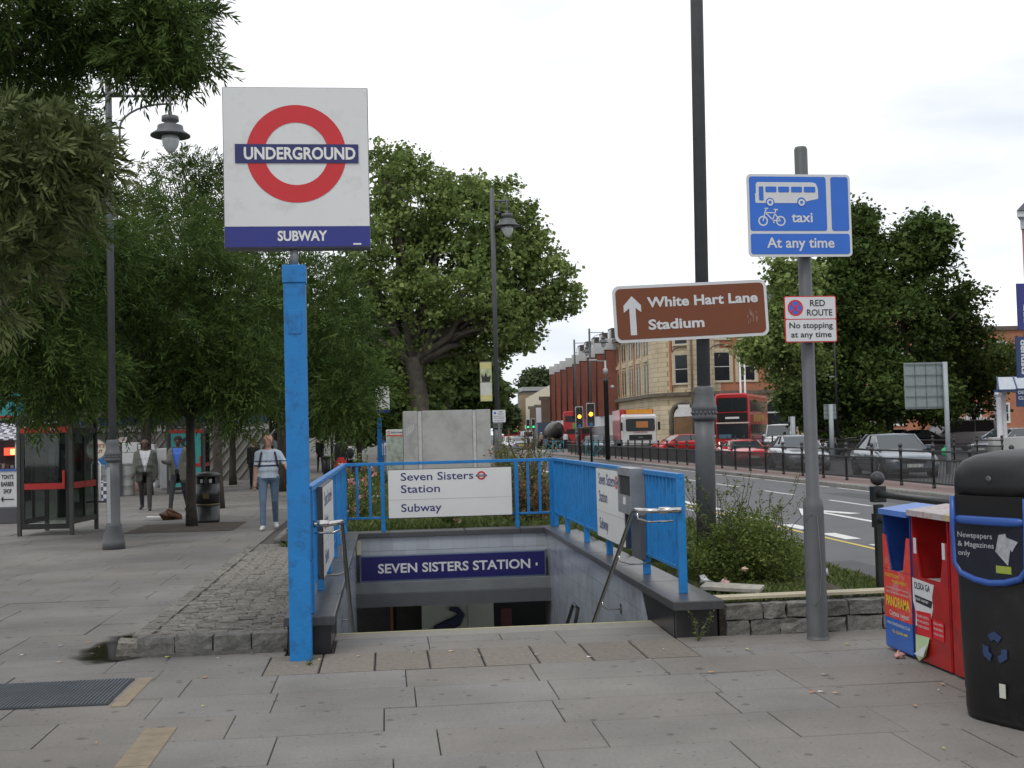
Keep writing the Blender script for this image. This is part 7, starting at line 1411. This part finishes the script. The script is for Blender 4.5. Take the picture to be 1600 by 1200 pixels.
B().box(CXB+RC, XF1, CYB-.45, CYB+.2, LEDGE, LEDGE+.3).obj('front_ledge', DKST, bank); B().box(CXB-.45, CXB+.2, CYB+RC, YE, LEDGE, LEDGE+.3).obj('side_ledge', DKST, bank); B().box(CXB+RC, XF1, CYB-.5, CYB+.3, TOPB, TOPB+.5).obj('cornice', DKST, bank); B().box(CXB-.5, CXB+.2, CYB+RC, YE, TOPB-1.0, TOPB-.6).obj('side_cornice', DKST, bank)
b = B(); b.add([(CXB+RC, CYB, TOPB+.5), (XF1, CYB, TOPB+.5), (XF1, CYB+9, TOPB+3.4), (CXB+RC+3, CYB+9, TOPB+3.4), (XF1, CYB+18, TOPB+.5), (CXB+RC, CYB+18, TOPB+.5)], [(0, 1, 2, 3), (3, 2, 4, 5), (0, 3, 5)]); b.obj('roof', mat('slate', (.06, .06, .07), .7), bank)
WX = [XA(p_, CYB, 600) for p_ in (1128, 1167, 1216, 1262, 1308)]
for i, x in enumerate(WX):
    window(bank, I4, x, 5.7, 1.5, 2.5, .25, True); window(bank, I4, x, 9.35, 1.2, 1.9, .22)
    if i < len(WX)-1: xm = (x+WX[i+1])/2; B().box(xm-.0, xm+.55, CYB-.06, CYB+.1, LEDGE+.31, TOPB-.01).obj('brick_pier', RB, bank) if 0 else None
for p_ in (1086, 1106, 1232, 1290): x = XA(p_, CYB, 600); B().box(x-.6, x+.6, CYB-.12, CYB+.1, LEDGE+.31, TOPB-.01).obj('stone_pilaster', SS, bank)
for i, p_ in enumerate((1106, 1160, 1215, 1270)):        # arched ground floor windows
    x = XA(p_, CYB, 650); pts = [(x-1.1, 1.1), (x+1.1, 1.1)]+[(x+1.1*math.cos(a), 2.9+1.1*math.sin(a)) for a in [math.pi*j/10 for j in range(11)]]
    B(I4).prism(pts, -.06, .02).obj('arched_window', [WINGL], bank); B(I4).tube([(x+1.3*math.cos(a), -.05, 2.9+1.3*math.sin(a)) for a in [math.pi*j/12 for j in range(13)]], .17, 6).obj('window_arch', STN, bank); B(I4).box(x-1.1, x+1.1, -.12, -.061, 2.85, 2.97).obj('transom', FRM, bank); B(I4).box(x-1.3, x+1.3, -.3, .02, .9, 1.09).obj('window_sill', STN, bank)
# windows and doorway on the rounded corner
def ctf(deg): a = math.radians(deg); return Matrix.Translation((CXB+RC, CYB+RC, 0)) @ Matrix.Rotation(a, 4, 'Z') @ Matrix.Translation((0, -RC-.06, 0))
for dg in (-38,): window(bank, ctf(dg), 0, 5.6, 1.3, 2.5, .25, True, mt=STN); window(bank, ctf(dg), 0, 9.0, 1.2, 1.9, .22, mt=STN); B(ctf(dg)).box(-1.15, -.95, -.05, .1, 5.0, 11.1).obj('brick_strip', RB, bank); B(ctf(dg)).box(.95, 1.15, -.05, .1, 5.0, 11.1).obj('brick_strip', RB, bank)
t38 = ctf(-36); B(t38).box(-.95, .95, -.1, .25, 0, 2.7).obj('entrance_door', mat('oak_door', (.16, .09, .04), .6, var=.3, scale=2), bank); B(t38).prism([(1.0*math.cos(a), 2.75+.9*math.sin(a)) for a in [math.pi*j/10 for j in range(11)]], -.12, .1).obj('fanlight', [mat('fanlight_white', (.6, .6, .6), .5)], bank); B(t38).tube([(-1.25, -.12, 0), (-1.25, -.12, 2.7)]+[(1.25*math.cos(a), -.12, 2.75+1.2*math.sin(a)) for a in [math.pi-math.pi*j/12 for j in range(13)]]+[(1.25, -.12, 0)], .2, 6).obj('door_surround', DKST, bank)
RZ = Matrix.Translation((CXB, 0, 0)) @ Matrix.Rotation(-math.pi/2, 4, 'Z')    # side facade; local x runs towards -y
for k in range(5):
    yc = CYB+RC+1.8+k*3.4
    for dx in (-.6, .6):
        B(RZ).box(-yc+dx-.3, -yc+dx+.3, -.05, .02, 5.0, 7.6).obj('tall_window', mat('stone_recess', (.2, .16, .1), .7), bank); B(RZ).box(-yc+dx-.18, -yc+dx+.18, -.07, -.051, 5.2, 7.4).obj('pane', WINGL, bank); B(RZ).box(-yc+dx-.3, -yc+dx+.3, -.05, .02, 8.5, 10.2).obj('upper_window', mat('stone_recess', (.2, .16, .1), .7), bank); B(RZ).box(-yc+dx-.18, -yc+dx+.18, -.07, -.051, 8.6, 10.0).obj('pane', WINGL, bank)
    B(RZ).box(-yc-1.75, -yc-1.55, -.1, .02, LEDGE+.31, 10.5).obj('pilaster_strip', RB if k % 2 else STN, bank); B(RZ).box(-yc-1.0, -yc+1.0, -.12, .02, 7.85, 8.2).obj('spandrel', STN, bank)
    B(RZ).box(-yc-1.0, -yc+1.0, -.06, .02, 1.2, 3.6).obj('ground_window', mat('blind_window', (.2, .18, .14), .6), bank)
for px in (1082, 968): x = XA(px, 102); 
B().tube([(XA(1083, CYB), CYB-.2, 0), (XA(1083, CYB), CYB-.2, TOPB)], .09, 6).obj('drain_pipe', DKST, bank)
b = T('vertical_banner', 'white vertical banner with dark numerals hanging on the stone building beside the big lamp column', 'banner', (XA(1106, 100, 560), 100.5, 0)); B().box(-.32, .32, 0, .04, 6.2, 10.2).obj('cloth', WHITE, b); text('2', b, INK, 0, 6.3, .6, .4, -.01, .03, 'C'); text('5', b, INK, 0, 7.2, .6, .4, -.01, .03, 'C'); text('0', b, INK, 0, 8.1, .6, .4, -.01, .03, 'C'); text('3', b, INK, 0, 9.0, .6, .4, -.01, .03, 'C')
for i, px in enumerate((1157, 1164)): t = T('flagpole', ('white flagpole behind the bus, left of the pair', 'white flagpole behind the bus, right of the pair')[i], 'flagpole', (XA(px, 97, 600), 97, 0), 0, 'white flagpoles behind the bus'); B().lathe([(.11, 0), (.07, zat(px, 562, 97))], (0, 0, 0), 8).obj('pole', WHITE, t); B().ell((0, 0, zat(px, 562, 97)+.08), .1, .1, .1, 8, 6).obj('finial', WHITE, t)
t = T('street_name_plate', 'small white street name plate on the stone corner', 'sign', (XA(1070, 101.5), CYB-.15, 0)); B().box(-.5, .5, -.35, -.3, 3.5, 3.75).obj('plate', WHITE, t)
# sawtooth red brick building
saw = T('red_brick_building', 'long dark red brick building with stepped bays and pale parapets along the street', 'building', (0, 0, 0)); N_ = 9; y = YE+.3; X = CXB+.1; PAR = mat('pale_parapet', (.42, .43, .42), .7, var=.15, scale=.6)
HT = 10.0
for i in range(N_):
    dy = 6.3; x0 = X+.0+i*.14; y0, y1 = y+i*dy, y+(i+1)*dy
    b = B(); pl_ = [(x0-1.3, y0), (x0+14, y0), (x0+14, y1-.01), (x0+.1, y1-.01)]
    b.rings([[(a, c_, z) for a, c_ in pl_] for z in (3.3, HT)], smooth=False); b.obj('brick_bay', RDK, saw)
    b = B(); pl2 = [(x0-1.42, y0-.08), (x0+13.9, y0-.08), (x0+13.9, y1-.02), (x0+.0, y1-.02)]; b.rings([[(a, c_, z) for a, c_ in pl2] for z in (HT, HT+1.15)], smooth=False); b.obj('parapet', PAR, saw)
    B().box(x0+.0, x0+14, y0, y1-.02, 0, .9).obj('shop_plinth', DKT, saw); B().box(x0-.5, x0-.2, y0+.2, y1-.2, 2.2, 3.3).obj('shop_fascia', (WG, WG, WG, mat('fascia_red', (.3, .03, .03), .5), WG, mat('fascia_blue', (.05, .08, .2), .5), WG, WG, WG)[i], saw); B().box(x0-.1, x0+.1, y0+.2, y1-.2, .9, 2.2).obj('shop_window', WINGL, saw)
    B().tube([(x0-1.35, y0-.12, 3.3), (x0-1.35, y0-.12, HT)], .06, 5).obj('rain_pipe', DKT, saw)
B().box(X-.4, X+13.9, YE+.25, YE+.55, 0, HT+.5).obj('end_wall', RDK, saw)
B().box(X-1.3, X-.4, YE+.2, YE+.29, .0, 3.3).obj('white_end_panel', WG, saw)
b = B(); b.rings([[(X+1.2+(y_-YE)*.022, y_, HT+1.15), (X+3.4+(y_-YE)*.022, y_, HT+3.6), (X+12, y_, HT+3.6), (X+12, y_, HT+1.15)] for y_ in (YE+1, YE+40)], smooth=False); b.obj('mansard_roof', mat('mansard', (.045, .04, .04), .7), saw)
for i in range(6):
    y_ = YE+3+i*6.3; B().box(X+1.0+i*.14, X+3.2, y_, y_+2.2, HT+1.5, HT+3.0).obj('dormer', mat('mansard', (.045, .04, .04), .7), saw); B().box(X+.95+i*.14, X+.99+i*.14, y_+.2, y_+2.0, HT+1.7, HT+2.8).obj('dormer_window', FRM, saw); B().box(X+.92+i*.14, X+.94+i*.14, y_+.35, y_+1.0, HT+1.8, HT+2.7).obj('pane', WINGL, saw)
# terrace of shops where the street bends right
def shop(px0, px1, pyt, Y0, Y1, m, label, gable=False, par=None, roof=None):
    x0, x1 = XA(px1, Y0, 660), XA(px0, Y1, 660); z = zat((px0+px1)/2, pyt, (Y0+Y1)/2); t = T('street_house', label, 'house', (0, 0, 0), 0, 'houses and shops far down the street')
    xa = min(x0, x1); pl_ = [(x0, Y0), (x0+12, Y0), (x1+12, Y1), (x1, Y1)]
    b = B(); b.rings([[(a, c_, zz) for a, c_ in pl_] for zz in (0, z)], smooth=False); b.obj('wall', m, t); d = Vector((x1-x0, Y1-Y0)); L_ = d.length; n = Vector((-d.y, d.x)).normalized()
    def fp(u, o, z_): return (x0+d.x*u+n.x*o, Y0+d.y*u+n.y*o, z_)
    if gable: zz = z+3.2; b = B(); b.add([(x0, Y0, z), (x0+12, Y0, z), (x0+6, Y0, zz), (x1, Y1, z), (x1+12, Y1, z), (x1+6, Y1, zz)], [(0, 1, 2), (5, 4, 3), (0, 2, 5, 3), (1, 4, 5, 2)]); b.obj('gable_roof', m, t)
    else: b = B(); b.rings([[(a-.3, c_, zz) for a, c_ in pl_] for zz in (z, z+.5)], smooth=False); b.obj('parapet', roof or DKST, t)
    for fl_ in range(max(1, int((z-3.2)/2.9))):
        for u in (.25, .7): zz = 4.0+fl_*2.9; b = B(); b.add([fp(u-.1, .06, zz), fp(u+.1, .06, zz), fp(u+.1, .06, zz+1.6), fp(u-.1, .06, zz+1.6), fp(u-.1, -.01, zz), fp(u+.1, -.01, zz), fp(u+.1, -.01, zz+1.6), fp(u-.1, -.01, zz+1.6)], [(0, 1, 2, 3), (4, 5, 1, 0), (2, 6, 7, 3), (0, 3, 7, 4), (1, 5, 6, 2)]); b.obj('window', WINGL if (fl_+int(u*10)) % 3 else FRM, t)
    b = B(); b.add([fp(.03, .3, 2.4), fp(.97, .3, 2.4), fp(.97, .3, 3.2), fp(.03, .3, 3.2), fp(.03, 0, 2.4), fp(.97, 0, 2.4), fp(.97, 0, 3.2), fp(.03, 0, 3.2)], [(0, 1, 2, 3), (4, 5, 1, 0), (2, 6, 7, 3), (0, 3, 7, 4), (1, 5, 6, 2)]); b.obj('shop_fascia', par or WG, t)
BRN = brickmat('brown_brick', (.16, .11, .07), (.13, .09, .06), (.12, .1, .08)); CRM = mat('cream_render', (.55, .5, .4), .8, var=.08); TBR = brickmat('tan_brick', (.3, .22, .13), (.26, .19, .11), (.2, .16, .1))
shop(862, 846, 628, 180, 205, BRN, 'brown brick shop next to the long red building', par=KR); shop(847, 838, 638, 206, 218, WG, 'narrow white fronted shop with tall pale wall'); shop(838, 828, 640, 219, 232, BRN, 'low brown brick shop with a white window'); shop(828, 822, 626, 233, 262, CRM, 'cream gabled house far down the street', True); shop(822, 812, 622, 264, 310, TBR, 'tan brick block at the far end of the shops', par=mat('fascia_red', (.3, .03, .03), .5)); shop(812, 806, 640, 312, 350, BRN, 'most distant brown block before the trees')
b = T('grey_roofed_block', 'grey flat-roofed block behind the cream gabled house', 'building', (0, 0, 0)); z_ = zat(835, 612, 280); B().box(XA(813, 285, 640), XA(866, 275, 640), 275, 290, 0, z_).obj('wall', mat('grey_render', (.16, .17, .18), .8, var=.15, scale=.3), b); B().box(XA(812, 285, 640)-.5, XA(867, 275, 640), 274, 291, z_, z_+.9).obj('flat_roof', GALV, b)
for i in range(6): x = XA(818+8*i, 275, 640); B().box(x, x+1.8, 274.9, 274.99, z_-3, z_-1.4).obj('window', WINGL, b)
# red brick building behind the trees on the right
rb2 = T('brick_block', 'flat-roofed orange brick block seen between and behind the right-hand trees', 'building', (0, 0, 0)); Y = 104.0; z_ = zat(1560, 516, Y-4); I5 = Matrix.Translation((0, Y-4, 0))
B().box(XA(1300, Y), XA(1800, Y), Y-4, Y+10, 0, z_).obj('wall', RB, rb2); B().box(XA(1300, Y), XA(1800, Y), Y-4.2, Y+10, z_, z_+.35).obj('parapet', DKST, rb2)
for px in (1330, 1400, 1470, 1518, 1562, 1610): x = XA(px, Y-4, 560); window(rb2, I5, x, zat(1560, 553, Y-4), 1.1, 1.0, .1, mt=FRM); window(rb2, I5, x, 1.6, 1.2, 1.5, .1, mt=FRM)
# white picket screens
for a, c_, Y, pt, pb_, lab in ((1352, 1381, 88, 656, 677, 'white slatted fence panel under the big tree'), (1491, 1522, 84, 652, 684, 'white slatted fence panel left of the small tree'), (1526, 1562, 84, 652, 684, 'white slatted fence panel right of the small tree trunk')):
    p0, p1 = P(a, pt, Y), P(c_, pb_, Y); t = T('slatted_fence', lab, 'fence', (p0.x, Y, 0), 0, 'white slatted fences behind the parked cars'); n = max(6, int((p1.x-p0.x)/.16)); W = p1.x-p0.x
    for i in range(n): x = W*i/n; B().box(x, x+.1, 0, .03, .1, p0.z).obj('slat', WP, t)
    for z in (.4, p0.z-.3): B().box(0, W, .031, .07, z, z+.08).obj('rail', WP, t)
# dentist portico and its signs, right edge
Y = 52.0; t = T('portico', 'white columned portico with a blue and grey roof at the right edge', 'portico', (XA(1590, Y, 640), Y, 0)); x_ = lambda p_: XA(p_, Y, 640)-XA(1590, Y, 640); ze = zat(1580, 612, Y); zr = zat(1580, 588, Y); BLU2 = mat('portico_blue', (.03, .06, .16), .4)
for p_ in (1561, 1577, 1625): o_ = B().lathe([(.17, 0), (.17, .12), (.13, .16), (.11, ze-.25), (.15, ze-.16), (.17, ze-.15), (.17, ze-.02)], (x_(p_), (0 if p_ != 1577 else .5), 0), 14).obj('column', WP, t)
B().box(x_(1558), x_(1700), -.25, .25, ze, ze+.1).obj('beam', BLU2, t)
b = B(); b.add([(x_(1556), -.3, ze+.1), (x_(1700), -.3, ze+.1), (x_(1700), .7, zr), (x_(1572), .7, zr), (x_(1588), 1.7, ze+.1), (x_(1700), 1.7, ze+.1)], [(0, 1, 2, 3), (3, 2, 5, 4), (0, 3, 4)]); b.obj('roof', mat('portico_roof', (.42, .46, .5), .4, .1), t)
for k in range(5): u = k/5; B().tube([(x_(1556)+(x_(1700)-x_(1556))*u, -.31, ze+.1), (x_(1572)+(x_(1700)-x_(1572))*u, .7, zr+.02)], .035, 5).obj('roof_rib', BLU2, t)
def vsign(label, px0, px1, py0, py1, Y, words, m, tm, vertical, cat='sign', name='shop_sign'):
    a, c_ = P(px0, py0, Y), P(px1, py1, Y); W, H = c_.x-a.x, a.z-c_.z; t = T(name, label, cat, ((a.x+c_.x)/2, Y, 0)); B().box(-W/2, W/2, 0, .06, c_.z, a.z).obj('panel', m, t)
    if vertical == 'down': o = text(words, t, tm, -H*.42, -.0, W*.42, H*.84, 0, .03); o.location = (-.16*W, -.012, (a.z+c_.z)/2); o.rotation_euler = (0, math.pi/2, 0)
    elif vertical == 'up': o = text(words, t, tm, -H*.42, 0, W*.36, H*.6, 0, .01); o.location = (.18*W, -.012, (a.z+c_.z)/2-.1*H); o.rotation_euler = (0, -math.pi/2, 0)
    else:
        for i, s_ in enumerate(words): text(s_, t, tm, -W*.42, a.z-H*(.3+.3*i), H*.17, W*(.8 if i == 0 else .65)*1.0, -.01, .02)
    B().box(W/2, W/2+.8, .0, .05, a.z-.1, a.z-.04).obj('bracket', GALV, t)
    return t
SN = mat('shop_navy', (.012, .035, .11), .4)
vsign('dark blue vertical sign reading dentists at the right edge', 1587, 1611, 526, 590, 50, 'dentists', SN, SIGNW, 'down'); vsign('dark blue hanging flag reading REED at the right edge', 1588, 1620, 443, 515, 56, 'REED', mat('flag_blue', (.02, .03, .17), .5), SIGNW, 'up', 'banner', 'hanging_banner'); vsign('dark blue board reading DENTAL CLINIC on the portico', 1588, 1622, 607, 635, 50.5, ('DENTAL', 'CLINIC'), SN, SIGNW, None)
rh = T('turret_building', 'pinkish corner building with an overhanging slate eave, cut by the right edge', 'building', (0, 0, 0)); Y = 58.0; xw = XA(1597, Y, 400); zz = zat(1590, 330, Y)
for d_, z0, z1, m_, n_ in ((-.1, 0, zz-.9, mat('pink_render', (.34, .2, .2), .8, var=.1), 'wall'), (.05, zz-.9, zz-.35, WP, 'frieze'), (.4, zz-.35, zz-.05, WP, 'eave')):
    B().rings([[(xw-d_, Y-d_, z), (xw+14, Y-d_, z), (xw+14, Y+12, z), (xw*70/58+1.5, Y+12, z)] for z in (z0, z1)], smooth=False).obj(n_, m_, rh)
b = B(); b.add([(xw-.45, Y-.5, zz-.05), (xw+14, Y-.5, zz-.05), (xw+14, Y+6, zz+4), (xw+6, Y+6, zz+4), (xw*70/58+1.1, Y+12, zz-.05)], [(0, 1, 2, 3), (0, 3, 4)]); b.obj('slate_roof', mat('slate', (.06, .06, .07), .7), rh)
for k in range(3): window(rh, Matrix.Translation((0, Y, 0)), xw+2+3*k, 6, 1.2, 2, .15, mt=FRM)
Y = 47; t = T('concrete_barrier', 'low pale concrete barrier wall at the right edge behind the bin', 'barrier', (XA(1551, Y, 690), Y, -.1)); B().box(0, 9, 0, .4, 0, zat(1570, 683, Y)+.1).obj('wall', CONC, t, bev=.03); B().box(0, 9, -.1, .5, -.0, .15).obj('footing', CONC, t)
for i, (px, py) in enumerate(((1366, 690), )): pass
t = T('green_bag', 'green plastic bag hanging on the far rail behind the dark silver saloon', 'bag', (XA(1478, 46, 700), 46, zat(1478, 706, 46))); B().ell((0, 0, 0), .22, .1, .18, 10, 6).obj('bag', mat('bag_green', (.02, .3, .12), .5), t); B().tube([(-.1, 0, .1), (0, 0, .3), (.1, 0, .1)], .015, 5).obj('handles', mat('bag_green', (.02, .3, .12), .5), t)
